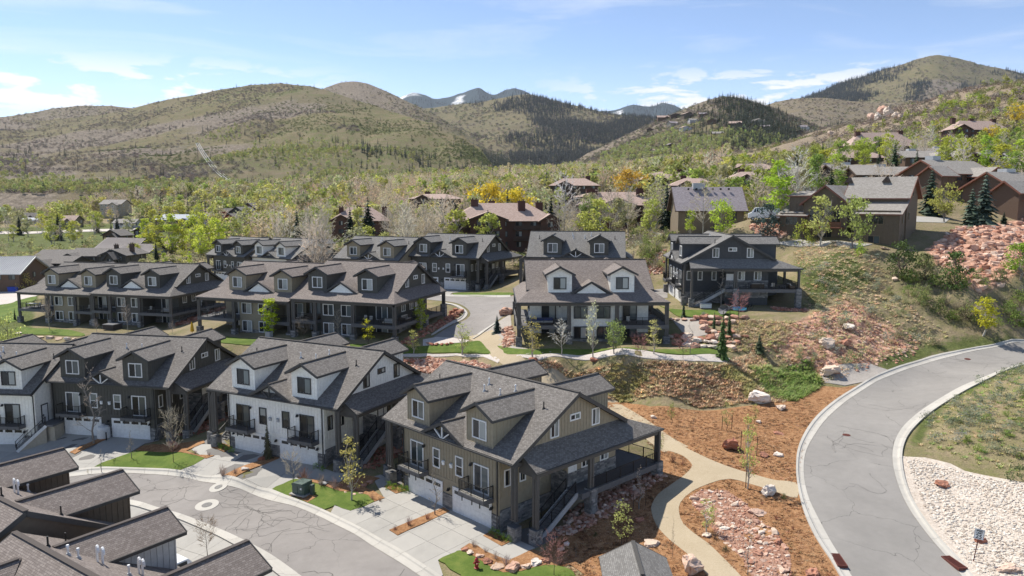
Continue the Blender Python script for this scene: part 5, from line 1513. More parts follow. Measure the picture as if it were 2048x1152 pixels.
for i in range(3):
 rng = np.random.default_rng(500 + i); b = MB()
 for k in range(16):
  a = rng.uniform(0, 6.28); r = rng.uniform(0, .4); p = Vector((math.cos(a) * r, math.sin(a) * r, 0)); q = p + Vector((math.cos(a) * rng.uniform(.3, .9), math.sin(a) * rng.uniform(.3, .9), rng.uniform(.2, .7)))
  s = (q - p).cross(Vector((0, 0, 1))).normalized() * .11; b.face([p - s, p + s, q])
 me = b.mesh('tuft_s', [M['leaf_scatter']], fix=False); at_ = me.attributes.new('leaf', 'FLOAT', 'FACE'); at_.data.foreach_set('value', rng.uniform(0, 1, 16).astype(np.float32)); PS['tuft'].append(me)
def hull(seed, sx=1, sy=1, sz=1, n=18, mat='rock_pink'):
 rng = np.random.default_rng(seed); bm = bmesh.new()
 for k in range(n):
  p = rng.normal(size=3); p /= np.abs(p).max() ** .75 * np.linalg.norm(p) ** .25
  bm.verts.new((p[0] * sx * .5 * rng.uniform(.85, 1.05), p[1] * sy * .5 * rng.uniform(.85, 1.05), p[2] * sz * .5 * rng.uniform(.85, 1.05)))
 r = bmesh.ops.convex_hull(bm, input=bm.verts)
 bmesh.ops.delete(bm, geom=[g for g in set(r['geom_interior']) | set(r['geom_unused']) if isinstance(g, bmesh.types.BMVert)], context='VERTS')
 bmesh.ops.recalc_face_normals(bm, faces=bm.faces)
 me = bpy.data.meshes.new('rock'); bm.to_mesh(me); bm.free(); me.materials.append(M[mat]); return me
ROCKS = {m: [hull(600 + i + 50 * k, 1, .8 + .1 * (i % 3), .62 + .12 * (i % 4), 16 + i % 5, m) for i in range(8)] for k, m in enumerate(('rock_pink', 'rock_red', 'rock_cream', 'rock_cobble'))}
def rough_rock(m):
 me = m.copy(); bm = bmesh.new(); bm.from_mesh(me)
 bmesh.ops.subdivide_edges(bm, edges=bm.edges, cuts=3, fractal=1.1, along_normal=.6, use_grid_fill=True, seed=len(bm.verts))
 bm.to_mesh(me); bm.free(); return me
BIG = {m: [rough_rock(r) for r in L] for m, L in ROCKS.items() if m != 'rock_cobble'}
def rock_scatter_mat():
 for m in ('rock_pink', 'rock_red', 'rock_cobble'):
  c = M[m].copy(); c.name = m + '_scatter'; M[c.name] = c
  for n in c.node_tree.nodes:
   if n.type == 'ATTRIBUTE': n.attribute_name = 'tint'; n.attribute_type = 'INSTANCER'
  PS[m] = [hull(700 + i, 1, .85, .65, 14, c.name) for i in range(5)]
rock_scatter_mat()
def scatter(name, P, scale, rot, tint, meshes, idx=None, tilt=None):
 """many small plants or stones as one object: geometry nodes set an instance on every point"""
 n = len(P)
 if n == 0: return
 me = bpy.data.meshes.new(name); me.from_pydata([tuple(p) for p in P], [], [])
 rng = np.random.default_rng(n)
 idx = rng.integers(0, len(meshes), n) if idx is None else idx
 sc3 = np.asarray(scale, np.float32); sc3 = np.repeat(sc3[:, None], 3, 1) if sc3.ndim == 1 else sc3
 r3 = np.zeros((n, 3), np.float32); r3[:, 2] = rot
 if tilt is not None: r3[:, :2] = tilt
 for nm, ty, arr in (('scl', 'FLOAT_VECTOR', sc3), ('rot', 'FLOAT_VECTOR', r3)):
  a = me.attributes.new(nm, ty, 'POINT'); a.data.foreach_set('vector', np.ascontiguousarray(arr, np.float32).ravel())
 a = me.attributes.new('idx', 'INT', 'POINT'); a.data.foreach_set('value', np.asarray(idx, np.int32))
 t = np.asarray(tint, np.float32)
 a = me.attributes.new('tint', 'FLOAT_COLOR', 'POINT'); a.data.foreach_set('color', np.concatenate([t, np.ones((n, 1), np.float32)], 1).ravel())
 c = bpy.data.collections.new(name + '_kinds')
 for i, m in enumerate(meshes):
  o = bpy.data.objects.new('%s_%02d' % (name, i), m); c.objects.link(o)
 o = put(name, me); tag(o, kind='stuff')
 g = bpy.data.node_groups.new(name, 'GeometryNodeTree')
 g.interface.new_socket('Geometry', in_out='INPUT', socket_type='NodeSocketGeometry'); g.interface.new_socket('Geometry', in_out='OUTPUT', socket_type='NodeSocketGeometry')
 N = g.nodes; gi, go = N.new('NodeGroupInput'), N.new('NodeGroupOutput')
 ip = N.new('GeometryNodeInstanceOnPoints'); ci = N.new('GeometryNodeCollectionInfo'); ci.inputs[0].default_value = c
 ci.inputs['Separate Children'].default_value = True; ci.inputs['Reset Children'].default_value = True
 ip.inputs['Pick Instance'].default_value = True
 def na(nm, ty):
  q = N.new('GeometryNodeInputNamedAttribute'); q.data_type = ty; q.inputs[0].default_value = nm
  return [s for s in q.outputs if s.enabled and s.name == 'Attribute'][0]
 er = N.new('FunctionNodeEulerToRotation')
 L = g.links
 L.new(gi.outputs[0], ip.inputs['Points']); L.new(ci.outputs[0], ip.inputs['Instance']); L.new(na('idx', 'INT'), ip.inputs['Instance Index'])
 L.new(na('rot', 'FLOAT_VECTOR'), er.inputs[0]); L.new(er.outputs[0], ip.inputs['Rotation']); L.new(na('scl', 'FLOAT_VECTOR'), ip.inputs['Scale'])
 L.new(ip.outputs[0], go.inputs[0])
 md = o.modifiers.new('scatter', 'NODES'); md.node_group = g
 return o
def vary(col, n, v=.22, seed=0, hue=.06):
 rng = np.random.default_rng(seed + n); c = np.array(col)[None] * rng.uniform(1 - v, 1 + v, n)[:, None]
 return np.clip(c * (1 + rng.normal(size=(n, 3)) * hue), .004, .9)
# single trees: thing > trunk, crown
YG, LG, PALE, WARM = (.28, .30, .065), (.18, .24, .05), (.28, .275, .14), (.34, .28, .16)
BARE, REDB, DKG, SPG, BLG = (.36, .315, .255), (.26, .13, .115), (.020, .032, .017), (.035, .055, .026), (.040, .062, .052)
GOLD, SAGE, OLV = (.46, .36, .04), (.19, .21, .14), (.085, .105, .040)
NAMES = {'aspen': 'aspen_tree', 'airy': 'aspen_tree', 'poplar': 'poplar_tree', 'round': 'leafy_tree', 'young': 'young_tree', 'juniper': 'juniper_tree', 'bush': 'bush', 'sage': 'sagebrush', 'bare': 'bare_tree', 'bareround': 'bare_tree', 'bareslim': 'bare_tree', 'bareshrub': 'bare_shrub', 'conifer': 'fir_tree', 'spire': 'narrow_conifer', 'spruce': 'spruce_tree'}
TR = random.Random(5)
def tree_at(kind, x, y, z, h, col, label, group=None, cat=None, parts=True, wide=1.0, name=None):
 w_, c_, t_ = PL[kind][TR.randrange(len(PL[kind]))]
 v = TR.uniform(.86, 1.14); colr = (min(1, col[0] * v * TR.uniform(.95, 1.05)), min(1, col[1] * v), min(1, col[2] * v * TR.uniform(.9, 1.1)), 1)
 nm = name or NAMES[kind]; cat = cat or ('shrub' if kind in ('bush', 'sage', 'bareshrub') else 'tree')
 rz = TR.uniform(0, 6.28); s = (h * wide, h * wide, h)
 if parts and t_ is not None:
  T = empty(nm, (x, y, z - .03), rz, label, cat, group); T.scale = s
  put('trunk', t_, T)
  put('crown', c_, T).color = colr
 else:
  T = put(nm, w_, None, (x, y, z - .03), (0, 0, rz), s); T.color = colr; tag(T, label, cat, group)
 return T
def tree(kind, u, v, top, col, label, group=None, **k):
 x, y, z = at(u, v)
 fw = y * CP_ - (z - CAMZ) * SP_
 return tree_at(kind, x, y, z, max(.2, (v - top) * fw / FPX), col, label, group, **k)
# other buildings: blocks with gabled or hipped roofs
def block_roof(b, x, y, w, d, h, kind, axis, rise, ov):
 x0, x1, y0, y1 = x - w / 2 - ov, x + w / 2 + ov, y - d / 2 - ov, y + d / 2 + ov
 if axis == 'x': hw_, e = d / 2 + ov, h - rise * ov / (d / 2)
 else: hw_, e = w / 2 + ov, h - rise * ov / (w / 2)
 r = h + rise
 if kind == 'gable':
  if axis == 'x':
   b.slab([(x0, y0, e), (x1, y0, e), (x1, y, r), (x0, y, r)], .22); b.slab([(x0, y, r), (x1, y, r), (x1, y1, e), (x0, y1, e)], .22)
   for q in (x0, x1):
    b.bar((q, y0, e - .16), (q, y, r - .16), .08, .34, 1); b.bar((q, y1, e - .16), (q, y, r - .16), .08, .34, 1)
  else:
   b.slab([(x0, y0, e), (x, y0, r), (x, y1, r), (x0, y1, e)], .22); b.slab([(x, y0, r), (x1, y0, e), (x1, y1, e), (x, y1, r)], .22)
   for q in (y0, y1):
    b.bar((x0, q, e - .16), (x, q, r - .16), .08, .34, 1); b.bar((x1, q, e - .16), (x, q, r - .16), .08, .34, 1)
 elif kind == 'hip':
  if axis == 'x':
   a, c = x0 + hw_ * .9, x1 - hw_ * .9
   b.slab([(x0, y0, e), (x1, y0, e), (c, y, r), (a, y, r)], .22); b.slab([(a, y, r), (c, y, r), (x1, y1, e), (x0, y1, e)], .22)
   b.slab([(x0, y0, e), (a, y, r), (x0, y1, e)], .22); b.slab([(x1, y0, e), (x1, y1, e), (c, y, r)], .22)
  else:
   a, c = y0 + hw_ * .9, y1 - hw_ * .9
   b.slab([(x0, y0, e), (x, a, r), (x, c, r), (x0, y1, e)], .22); b.slab([(x1, y0, e), (x1, y1, e), (x, c, r), (x, a, r)], .22)
   b.slab([(x0, y0, e), (x1, y0, e), (x, a, r)], .22); b.slab([(x0, y1, e), (x, c, r), (x1, y1, e)], .22)
 elif kind == 'shed':      # falls towards the front
  b.slab([(x0, y0, e), (x1, y0, e), (x1, y1, r), (x0, y1, r)], .22)
 elif kind == 'flat':
  b.slab([(x0, y0, h), (x1, y0, h), (x1, y1, h + .02), (x0, y1, h + .02)], .35)
def house(label, pos, yaw, blocks, wall, roof, trim='trim_dark', fascia='fascia', win=True, chim=(), name='house', cat='house', group=None, sink=2.0, base=None):
 """blocks: dicts x y w d h kind axis rise [ov, storeys, wz]; every block is a wall and a roof of its own"""
 T = empty(name, pos, -yaw, label, cat, group)
 for B in blocks:
  x, y, w, d, h = B['x'], B['y'], B['w'], B['d'], B['h']
  k, ax, rise, ov = B.get('k', 'gable'), B.get('ax', 'x'), B.get('rise', 2.2), B.get('ov', .6)
  b = MB()
  b.box((x - w / 2, y - d / 2, -sink), (x + w / 2, y + d / 2, h))
  if k == 'gable':
   if ax == 'x': b.prism([(y - d / 2, h), (y + d / 2, h), (y, h + rise - .15)], 'x', x - w / 2, x + w / 2)
   else: b.prism([(x - w / 2, h), (x + w / 2, h), (x, h + rise - .15)], 'y', y - d / 2, y + d / 2)
  for t in np.arange(x - w / 2 + .5, x + w / 2, 1.0): b.box((t - .04, y - d / 2 - .03, -.5), (t + .04, y - d / 2, h - .05))
  b.box((x - w / 2 - .06, y - d / 2 - .06, -.5), (x - w / 2 + .12, y - d / 2 + .12, h - .05)); b.box((x + w / 2 - .12, y - d / 2 - .06, -.5), (x + w / 2 + .06, y - d / 2 + .12, h - .05))
  b.build('wall', M[B.get('wall', wall)], T)
  b = MB(); block_roof(b, x, y, w, d, h, k, ax, rise, ov)
  b.build('roof', [M[roof], M[fascia]], T)
  if win and B.get('win', True):
   st_ = max(1, int(h / 2.7)); fx = max(1, int(w / 3.4))
   for s_ in range(st_):
    z = h - 1.25 - s_ * 2.75
    for i in range(fx):
     window(T, x - w / 2 + w * (i + .5) / fx, y - d / 2 - .02, z, 1.5 if (i + s_) % 3 else 1.1, 1.25, 0, trim)
    fy = max(1, int(d / 4.2))
    for i in range(fy):
     yy = y - d / 2 + d * (i + .5) / fy
     if B.get('side', True):
      window(T, x + w / 2 + .02, yy, z, 1.1, 1.2, math.pi / 2, trim); window(T, x - w / 2 - .02, yy, z, 1.1, 1.2, -math.pi / 2, trim)
 for c in chim:
  cx, cy, cz, cw, ch = c[:5]
  b = MB(); b.box((cx - cw / 2, cy - cw * .4, cz - 1.2), (cx + cw / 2, cy + cw * .4, cz + ch)); b.box((cx - cw / 2 - .12, cy - cw * .4 - .12, cz + ch), (cx + cw / 2 + .12, cy + cw * .4 + .12, cz + ch + .18))
  for q in (-.25, .25): b.tube((cx + q * cw, cy, cz + ch + .15), (cx + q * cw, cy, cz + ch + .6), .16, .16, 6)
  b.build('chimney', M[c[5] if len(c) > 5 else 'chimney'], T)
 return T
def pos_at(u, v, Y, dz=0.0):
 x, y, z = uvY(u, v, Y); return (x, y, H(x, y) + dz)
def Bk(x, y, w, d, h, k='gable', ax='x', rise=2.2, **q): return dict(x=x, y=y, w=w, d=d, h=h, k=k, ax=ax, rise=rise, **q)
def rise_to(pos, v, Y):
 return uvY(1024, v, Y)[2] - pos[2]
def balcony(T, x, y, z, w, d, mat='siding_umber'):
 b = MB(); b.box((x - w / 2, y - d, z - .18), (x + w / 2, y, z))
 for q in range(4): b.box((x - w / 2, y - d - .03, z + .18 + q * .24), (x + w / 2, y - d + .03, z + .32 + q * .24))
 for q in (-1, 0, 1): b.box((x + q * (w / 2 - .06) - .06, y - d - .05, z - .18), (x + q * (w / 2 - .06) + .06, y - d + .07, z + 1.15))
 b.build('balcony', M[mat], T)
p = pos_at(1005, 470, 205); e = rise_to(p, 438, 197); r = rise_to(p, 406, 207)
T = house('wide brown lodge with pinkish tan hipped roof and four dark chimneys, behind the terrace', p, -.10,
[Bk(0, 2, 27, 15, e, 'hip', 'x', r - e, ov=1.1), Bk(-4.5, -6, 9, 4, e + .2, 'gable', 'y', 1.7, ov=.9), Bk(12, -4.5, 5, 5, e - .2, 'gable', 'y', 1.5, ov=.8)], 'siding_redbrown', 'shingle_condo', 'trim_dark', 'siding_umber',
chim=[(-7.5, 1, r - 1.2, 1.9, 2.0), (-2.6, 4.5, r - .9, 1.7, 1.3), (5.0, -1.2, r - 2.0, 1.9, 2.4), (10.2, 2, r - 2.6, 1.9, 2.6)], name='lodge', cat='lodge', sink=6)
for q in (-10.5, 4.5, 9): balcony(T, q, -5.5, e - 2.8, 4.2, 1.6); balcony(T, q, -5.5, e - 5.6, 4.2, 1.6)
p = pos_at(1222, 456, 255); e = rise_to(p, 407, 250); r = rise_to(p, 384, 260)
T = house('dark brown lodge with a broad front gable, right of the bare white aspens', p, .12,
[Bk(3, 3, 28, 15, e, 'hip', 'x', r - e, ov=1.1), Bk(2.2, -6.5, 11, 6, e - .3, 'gable', 'y', 2.2, ov=1.0, win=False)], 'siding_redbrown', 'shingle_condo', 'trim_dark', 'siding_umber',
chim=[(-6, 2, r - 1.2, 2.6, 2.2), (-1.0, 5, r - 1.0, 2, 1.4), (9.3, 1, r - 1.4, 2.4, 2.4), (12.6, 3, r - 2.0, 2.6, 2.4)], name='lodge', cat='lodge', sink=5)
window(T, 2.2, -9.55, e - 1.6, 1.5, 1.3, 0, 'trim_dark'); window(T, 4.6, -9.55, e - 6.2, 1.0, 1.0, 0, 'trim_dark')
p = pos_at(722, 478, 262); e = rise_to(p, 438, 258); r = rise_to(p, 414, 266)
house('tan-roofed brown lodge half hidden by two dark firs', p, -.2, [Bk(0, 2, 19, 13, e, 'hip', 'x', r - e, ov=1.0), Bk(-6.5, -5, 6, 4, e, 'gable', 'y', 1.6, ov=.8)], 'siding_redbrown', 'shingle_condo', 'trim_dark', 'siding_umber',
chim=[(-6.4, 0, r - 2.2, 1.6, 2.0), (-.4, -2, r - 2.0, 1.6, 2.2), (8.2, 1, r - 2.6, 1.6, 2.4)], name='lodge', cat='lodge', sink=4)
p = pos_at(1752, 308, 372); e = rise_to(p, 287, 368); r = rise_to(p, 266, 378)
house('long brown lodge under the red rock outcrop on the hillside', p, .05, [Bk(2, 3, 30, 13, e, 'hip', 'x', r - e, ov=1.3), Bk(-14, 1, 12, 9, e - 1.6, 'shed', 'x', .7, ov=1.0), Bk(16.5, 1, 10, 8, e - .5, 'shed', 'x', .6, ov=1.0), Bk(0, -4.5, 9, 4, e - .2, 'gable', 'y', 1.4, ov=.9)], 'siding_umber', 'shingle_condo', 'trim_dark', 'siding_umber',
chim=[(-8.5, 2, r - 1.6, 2.2, 1.6), (-5, 4, r - 1.2, 1.8, 1.5), (12.2, 3, r - 1.6, 2.2, 2.2)], name='lodge', cat='lodge', sink=6)
p = pos_at(1945, 281, 425); e = rise_to(p, 256, 420); r = rise_to(p, 243, 432)
house('highest brown lodge on the hillside, beside the yellow willow', p, -.08, [Bk(3, 3, 30, 13, e, 'hip', 'x', r - e, ov=1.2), Bk(-11, -2, 9, 10, e - .4, 'gable', 'y', 2.2, ov=1.0)], 'siding_redbrown', 'shingle_condo', 'trim_dark', 'siding_umber',
chim=[(-11.5, 1, r - .8, 2.2, 1.8), (1, 4, r - .9, 2.4, 1.9), (13.4, 3, r - 1.2, 2.4, 2.0)], name='lodge', cat='lodge', sink=6)
p = pos_at(1690, 330, 300); e = rise_to(p, 313, 296); r = rise_to(p, 299, 304)
house('lodge showing only its low tan roof below the long brown one', p, .05, [Bk(0, 2, 26, 13, e, 'hip', 'x', r - e, ov=1.2)], 'siding_umber', 'shingle_condo', 'trim_dark', 'siding_umber', chim=[(-1, 3, r - .6, 2.2, 1.6)], name='lodge', cat='lodge', sink=5)
for (u, v, Y, wd, vr, ve, lb, ch) in ((1330, 372, 330, 21, 344, 357, 'tan-roofed lodge with two chimneys above the orange shrub', 2), (1385, 378, 285, 17, 357, 369, 'low lodge with pale rooftop boxes behind the grey shingled house', 1), (1505, 372, 270, 19, 344, 357, 'tan-roofed lodge left of the tall green tree', 1), (1500, 352, 340, 22, 328, 337, 'further tan roof up the slope behind the green tree', 0),
(1148, 384, 330, 20, 357, 369, 'tan lodge roof among bare trees left of the dark brown one', 2), (872, 400, 330, 20, 388, 396, 'brown gabled lodge left of the golden willows', 1), (1190, 402, 300, 13, 384, 392, 'small tan roof touching the dark brown lodge', 1)):
 p = pos_at(u, v, Y); e = max(2.5, rise_to(p, ve, Y - 4)); r = max(e + 1.4, rise_to(p, vr, Y + 3))
 house(lb, p, TR.uniform(-.15, .15), [Bk(0, 0, wd, 12, e, 'hip', 'x', r - e, ov=1.1), Bk(-wd * .2, -6, wd * .3, 3, e, 'gable', 'y', 1.4, ov=.7)], 'siding_umber', 'shingle_condo', 'trim_dark', 'siding_umber', chim=[((i - .5) * wd * .5 + 1, 1.5, r - 1.2, 2.0, 2.0) for i in range(ch)], name='lodge', cat='lodge', sink=5)
p = pos_at(1416, 468, 180); e = rise_to(p, 415, 176.5); r = rise_to(p, 374, 184)
T = house('tan house under a broad mauve grey shingle roof, bare tree before it', p, .04, [Bk(0, 3, 15, 11, e, 'gable', 'x', r - e, ov=.9, win=False)], 'siding_tan', 'shingle_mauve', 'trim_dark', 'siding_umber', sink=4)
window(T, -5.2, -2.52, e - 2.0, .9, 1.6, 0, 'trim_dark'); window(T, 5.4, -2.52, e - 2.0, .9, 1.6, 0, 'trim_dark'); window(T, 1.5, -2.52, e - 4.6, 1.4, 1.2, 0, 'trim_dark')
b = MB(); b.box((-3.4, 2.0, r - .6), (-.6, 3.6, r + .9)); b.build('roof_vent_box', M['metal_grey'], T)
for i in range(6): b = MB(); b.box((-4.8 + i * 1.9, 1.4, r - .75), (-4.4 + i * 1.9, 1.8, r - .3)); b.build('vent_cap', M['pipe_black'], T)
p = uvY(1800, 492, 138); KY = .72; p = (p[0] - 10.2 * math.cos(KY) + 4.3 * math.sin(KY), 138 + 10.2 * math.sin(KY) + 4.3 * math.cos(KY), p[2] + .1)
T = house('olive brown house with red rake boards standing above the rocky slope', p, KY,
[Bk(-4.2, 2.5, 9.4, 13, 7.9, 'gable', 'y', 3.2, ov=.8, win=False), Bk(-10.4, 1.5, 4.6, 8, 9.2, 'shed', 'x', .9, ov=.6, win=False), Bk(-11.2, -1.5, 5.6, 6, 5.6, 'shed', 'x', 1.7, ov=.8, win=False), Bk(5.4, 3.5, 12, 8.4, 9.2, 'gable', 'x', 3.4, ov=.8, win=False), Bk(6.9, -2.6, 8.6, 4.6, 6.3, 'shed', 'x', 2.1, ov=.7, win=False)],
'siding_gables', 'shingle_light', 'trim_dark', 'trim_red', sink=5)
for x, y, z, w_, h_, t_, st_ in ((6.6, -4.95, 4.6, 3.0, 1.5, 0, 'tri'), (6.4, -4.95, .9, 2.2, 1.3, 0, 'slide'), (-11.4, -4.55, 4.1, 2.6, 1.5, 0, 'tri'), (-11.2, -4.55, .8, 2.0, 1.2, 0, 'slide'), (-6.2, -4.05, 5.0, 2.6, 2.4, 0, 'tri'), (-2.2, -4.05, 5.0, 2.6, 2.4, 0, 'tri'), (-4.2, -4.05, 1.6, 3.2, 2.0, 0, 'tri'),
(11.45, 3.5, 10.2, 1.1, 2.4, math.pi / 2, 'plain'), (11.45, 1.2, 5.2, 1.1, 1.3, math.pi / 2, 'slide'), (11.25, -2.4, 4.6, .9, 1.4, math.pi / 2, 'slide'), (11.25, -2.4, 1.2, .9, 1.4, math.pi / 2, 'slide'), (11.45, 5.5, 1.4, 1.1, 1.4, math.pi / 2, 'slide')):
 window(T, x, y, z, w_, h_, t_, 'siding_tan', st_)
balcony(T, -4.2, -4.0, 3.0, 8.4, 2.4, 'trim_red'); T.scale = (.88, .88, 1)
for x in (-1.4, 6.4):
 b = MB(); b.prism([(x - .9, 11.6), (x + .9, 11.6), (x, 12.6)], 'y', 1.6, 4); b.build('roof_vent', M['siding_umber'], T)
p = pos_at(2022, 420, 172)
T = house('brown house with red rake boards and grey roof at the right edge', p, -.42, [Bk(9, 3, 26, 12, 5.2, 'gable', 'x', 3.5, ov=1.0, side=False), Bk(-2.2, -1.5, 5, 6, 4.4, 'gable', 'x', 2.2, ov=.8, win=False)], 'siding_brown', 'shingle_light', 'trim_dark', 'trim_red', sink=5)
b = MB(); b.box((2.4, 3.2, 8.2), (5.6, 5.4, 9.5)); b.build('roof_vent_box', M['metal_grey'], T); balcony(T, -2, -5.0, 2.4, 4.5, 2, 'trim_red')
p = pos_at(1900, 424, 190)
T = house('brown house with stepped red gables behind the blue spruce', p, -.42, [Bk(2, 3, 18, 12, 4.4, 'gable', 'x', 3.1, ov=.9), Bk(5.5, -4, 8, 6, 3.6, 'gable', 'y', 2.0, ov=.7), Bk(-7.5, -1.5, 5, 6, 3.8, 'gable', 'x', 2.0, ov=.7, win=False)], 'siding_brown', 'shingle_light', 'trim_dark', 'trim_red', sink=5)
b = MB(); b.box((-3.2, 3.2, 6.6), (-.4, 5.4, 8.6)); b.build('roof_vent_box', M['metal_grey'], T)
for (u, v, Y, wd, vr, ve, lb, wl, rf) in ((1700, 372, 215, 14, 330, 344, 'grey-roofed brown house behind the bare white tree', 'siding_umber', 'shingle_light'), (1770, 372, 205, 18, 334, 350, 'long low grey roof left of the red gables', 'siding_brown', 'shingle_light'), (1830, 350, 240, 13, 318, 330, 'grey roof with pale vents above the red gables', 'siding_brown', 'shingle_light'), (1880, 330, 285, 16, 297, 308, 'brown gabled house among aspens below the highest lodge', 'siding_umber', 'shingle_light'), (1985, 345, 230, 14, 322, 334, 'dark-gabled house with a satellite dish at the right', 'siding_umber', 'shingle_mauve'), (1660, 360, 235, 12, 335, 343, 'small brown house with white vents left of the grey roof', 'siding_brown', 'shingle_condo'),
(1590, 352, 245, 12, 335, 345, 'small dark house below the bare tree', 'siding_umber', 'shingle_light')):
 p = pos_at(u, v, Y); e = max(3.0, rise_to(p, ve, Y - 4)); r = max(e + 2.0, rise_to(p, vr, Y + 2))
 T = house(lb, p, TR.uniform(-.4, .1), [Bk(0, 0, wd, 10, e, 'gable', 'x', r - e, ov=.8), Bk(wd * .22, -5, wd * .35, 5, e - .8, 'gable', 'y', 2, ov=.6)], wl, rf, 'trim_dark', 'siding_umber', sink=5)
 b = MB(); b.box((-2.2, .6, r - .9), (.2, 2.2, r + .7)); b.build('roof_vent_box', M['metal_grey'], T)
# left: barn, dark houses, metal-roofed hall, red terrace, scattered houses
def seams(T, x, y, w, d, h, rise, mat, n, axis='x'):
 b = MB()
 for i in range(n):
  t = x - w / 2 + w * (i + .5) / n
  b.bar((t, y - d / 2, h + .14), (t, y, h + rise + .14), .08, .10); b.bar((t, y + d / 2, h + .14), (t, y, h + rise + .14), .08, .10)
 o = b.build('roof_seam', M[mat], T); o['kind'] = 'stuff'
p = pos_at(22, 575, 200); e = rise_to(p, 546, 194); r = rise_to(p, 513, 203)
T = house('brick-brown barn with a long pale blue standing-seam metal roof', p, -.06, [Bk(-6, 3, 21, 14, e, 'gable', 'x', r - e, ov=.8)], 'siding_brown', 'metal_roof_blue', 'trim_dark', 'metal_grey', name='barn', cat='barn')
seams(T, -6, 3, 22.4, 15.4, e - .45, r - e + .4, 'metal_roof_blue', 42)
for i, (u, v, Y, w_, vr, ve, ax, yw, lb) in enumerate(((108, 560, 232, 17, 512, 524, 'x', .05, 'dark roofed house directly behind the far-left dormers'), (155, 540, 255, 20, 498, 510, 'x', -.05, 'dark roofed house with a small front gable, second behind the terrace'), (205, 540, 262, 16, 495, 508, 'x', .08, 'dark roofed house with chimneys below the tan metal roofs'), (250, 540, 240, 8, 497, 508, 'y', .1, 'dark narrow house with tall brown gable walls beside the fir'), (70, 560, 236, 9, 528, 540, 'x', .0, 'small dark roof next to the blue-roofed barn'))):
 p = pos_at(u, v, Y); e = max(3, rise_to(p, ve, Y - 4)); r = max(e + 1.6, rise_to(p, vr, Y + 2))
 house(lb, p, yw, [Bk(0, 0, w_, 11, e, 'gable', ax, r - e, ov=.8), Bk(w_ * .1, -6.5, w_ * .3, 5, e - .6, 'gable', 'y', 1.5, ov=.6)], 'siding_charcoal', 'shingle_grey', 'trim_dark', group=None, chim=[(w_ * .35, 0, e + .6, 1.2, 2.2, 'siding_umber')] if i in (2, 3) else ())
p = pos_at(252, 515, 300); e = rise_to(p, 500, 296); r = rise_to(p, 476, 304)
T = house('hall with two pale tan metal roofs and grey blue gable walls', p, .30, [Bk(-3, 4, 18, 15, e, 'gable', 'x', r - e, ov=.9), Bk(10, -2, 15, 15, e - 1.4, 'gable', 'x', r - e - .4, ov=.9)], 'siding_grey', 'metal_roof_tan', 'trim_dark', 'fascia', name='hall', cat='hall')
seams(T, -3, 4, 19, 16, e - .4, r - e + .4, 'metal_roof_tan', 26); seams(T, 10, -2, 16, 16, e - 1.8, r - e, 'metal_roof_tan', 22)
for i, (u, v, Y, w_, h_, rs, wl, rf, yw, ax, lb) in enumerate((
(236, 480, 345, 10, 4.2, 2.4, 'siding_brown', 'shingle_grey', .3, 'y', 'brown gabled shed behind the tan metal roofs'), (290, 470, 370, 8, 3.4, 1.8, 'siding_umber', 'shingle_grey', .3, 'y', 'small brown hut left of the poplar row'), (375, 452, 420, 26, 5.5, 2.6, 'siding_redbrown', 'metal_roof_blue', .15, 'x', 'long grey-green metal roof behind the poplars'),
(232, 420, 560, 17, 8.5, 3.0, 'siding_cream', 'shingle_light', .15, 'x', 'large cream house with a grey roof at the foot of the hill'), (255, 442, 500, 14, 3.6, 2.2, 'siding_grey', 'shingle_light', .0, 'x', 'grey house beside parked cars behind the meadow'), (140, 440, 520, 13, 5.0, 3.0, 'siding_tan', 'shingle_condo', .1, 'x', 'pinkish tan house behind the meadow'),
(62, 434, 560, 12, 3.6, 2.6, 'siding_umber', 'shingle_grey', -.1, 'x', 'dark house with a white shed roof in front, left of the meadow'), (66, 438, 545, 13, 2.6, 1.2, 'siding_white', 'metal_roof_blue', .1, 'x', 'white-roofed barn in front of the dark house'), (15, 372, 800, 22, 7, 4, 'siding_slate', 'shingle_grey', .3, 'x', 'slate house on the lower slope at the far left'), (60, 372, 800, 16, 4, 2.4, 'siding_grey', 'shingle_light', .0, 'x', 'low grey house on the slope, second from the left'),
(44, 390, 700, 14, 4, 2.5, 'siding_grey', 'shingle_mauve', .2, 'x', 'pale roofed house below the slate one'), (138, 370, 860, 18, 4.5, 3.0, 'siding_tan', 'shingle_light', -.1, 'x', 'house with two gables among yellow-green trees on the slope'), (203, 356, 950, 24, 4.5, 3.2, 'siding_umber', 'shingle_grey', .0, 'x', 'highest dark house on the left slope'), (95, 402, 680, 14, 4, 3, 'siding_cream', 'shingle_condo', .2, 'y', 'cream gabled house half hidden by aspens'),
(745, 412, 470, 11, 4.2, 3, 'siding_slate', 'shingle_grey', .3, 'y', 'small slate gabled house beyond the tan-roofed lodge'), (690, 410, 480, 12, 4, 2.5, 'siding_grey', 'shingle_light', .0, 'x', 'grey roof left of the small slate house'), (435, 425, 520, 12, 3.8, 2.4, 'siding_umber', 'shingle_condo', .0, 'x', 'brown house above the red terrace'), (450, 418, 560, 10, 4, 2.4, 'siding_slate', 'shingle_grey', .2, 'x', 'slate roof above the red terrace'))):
 p = pos_at(u, v, Y)
 house(lb, p, yw, [Bk(0, 0, w_, w_ * .7, h_, 'gable', ax, rs, ov=.7), Bk(w_ * .25, -w_ * .42, w_ * .34, w_ * .25, h_ - .7, 'gable', 'y', rs * .6, ov=.5)], wl, rf, 'trim_white' if i % 2 else 'trim_dark', sink=3)
RT = [(445, 452, 430), (470, 448, 445), (492, 444, 455), (515, 441, 470), (540, 438, 480), (462, 462, 400), (488, 463, 395), (512, 460, 405), (536, 455, 415), (474, 473, 372), (506, 474, 368), (575, 447, 440)]
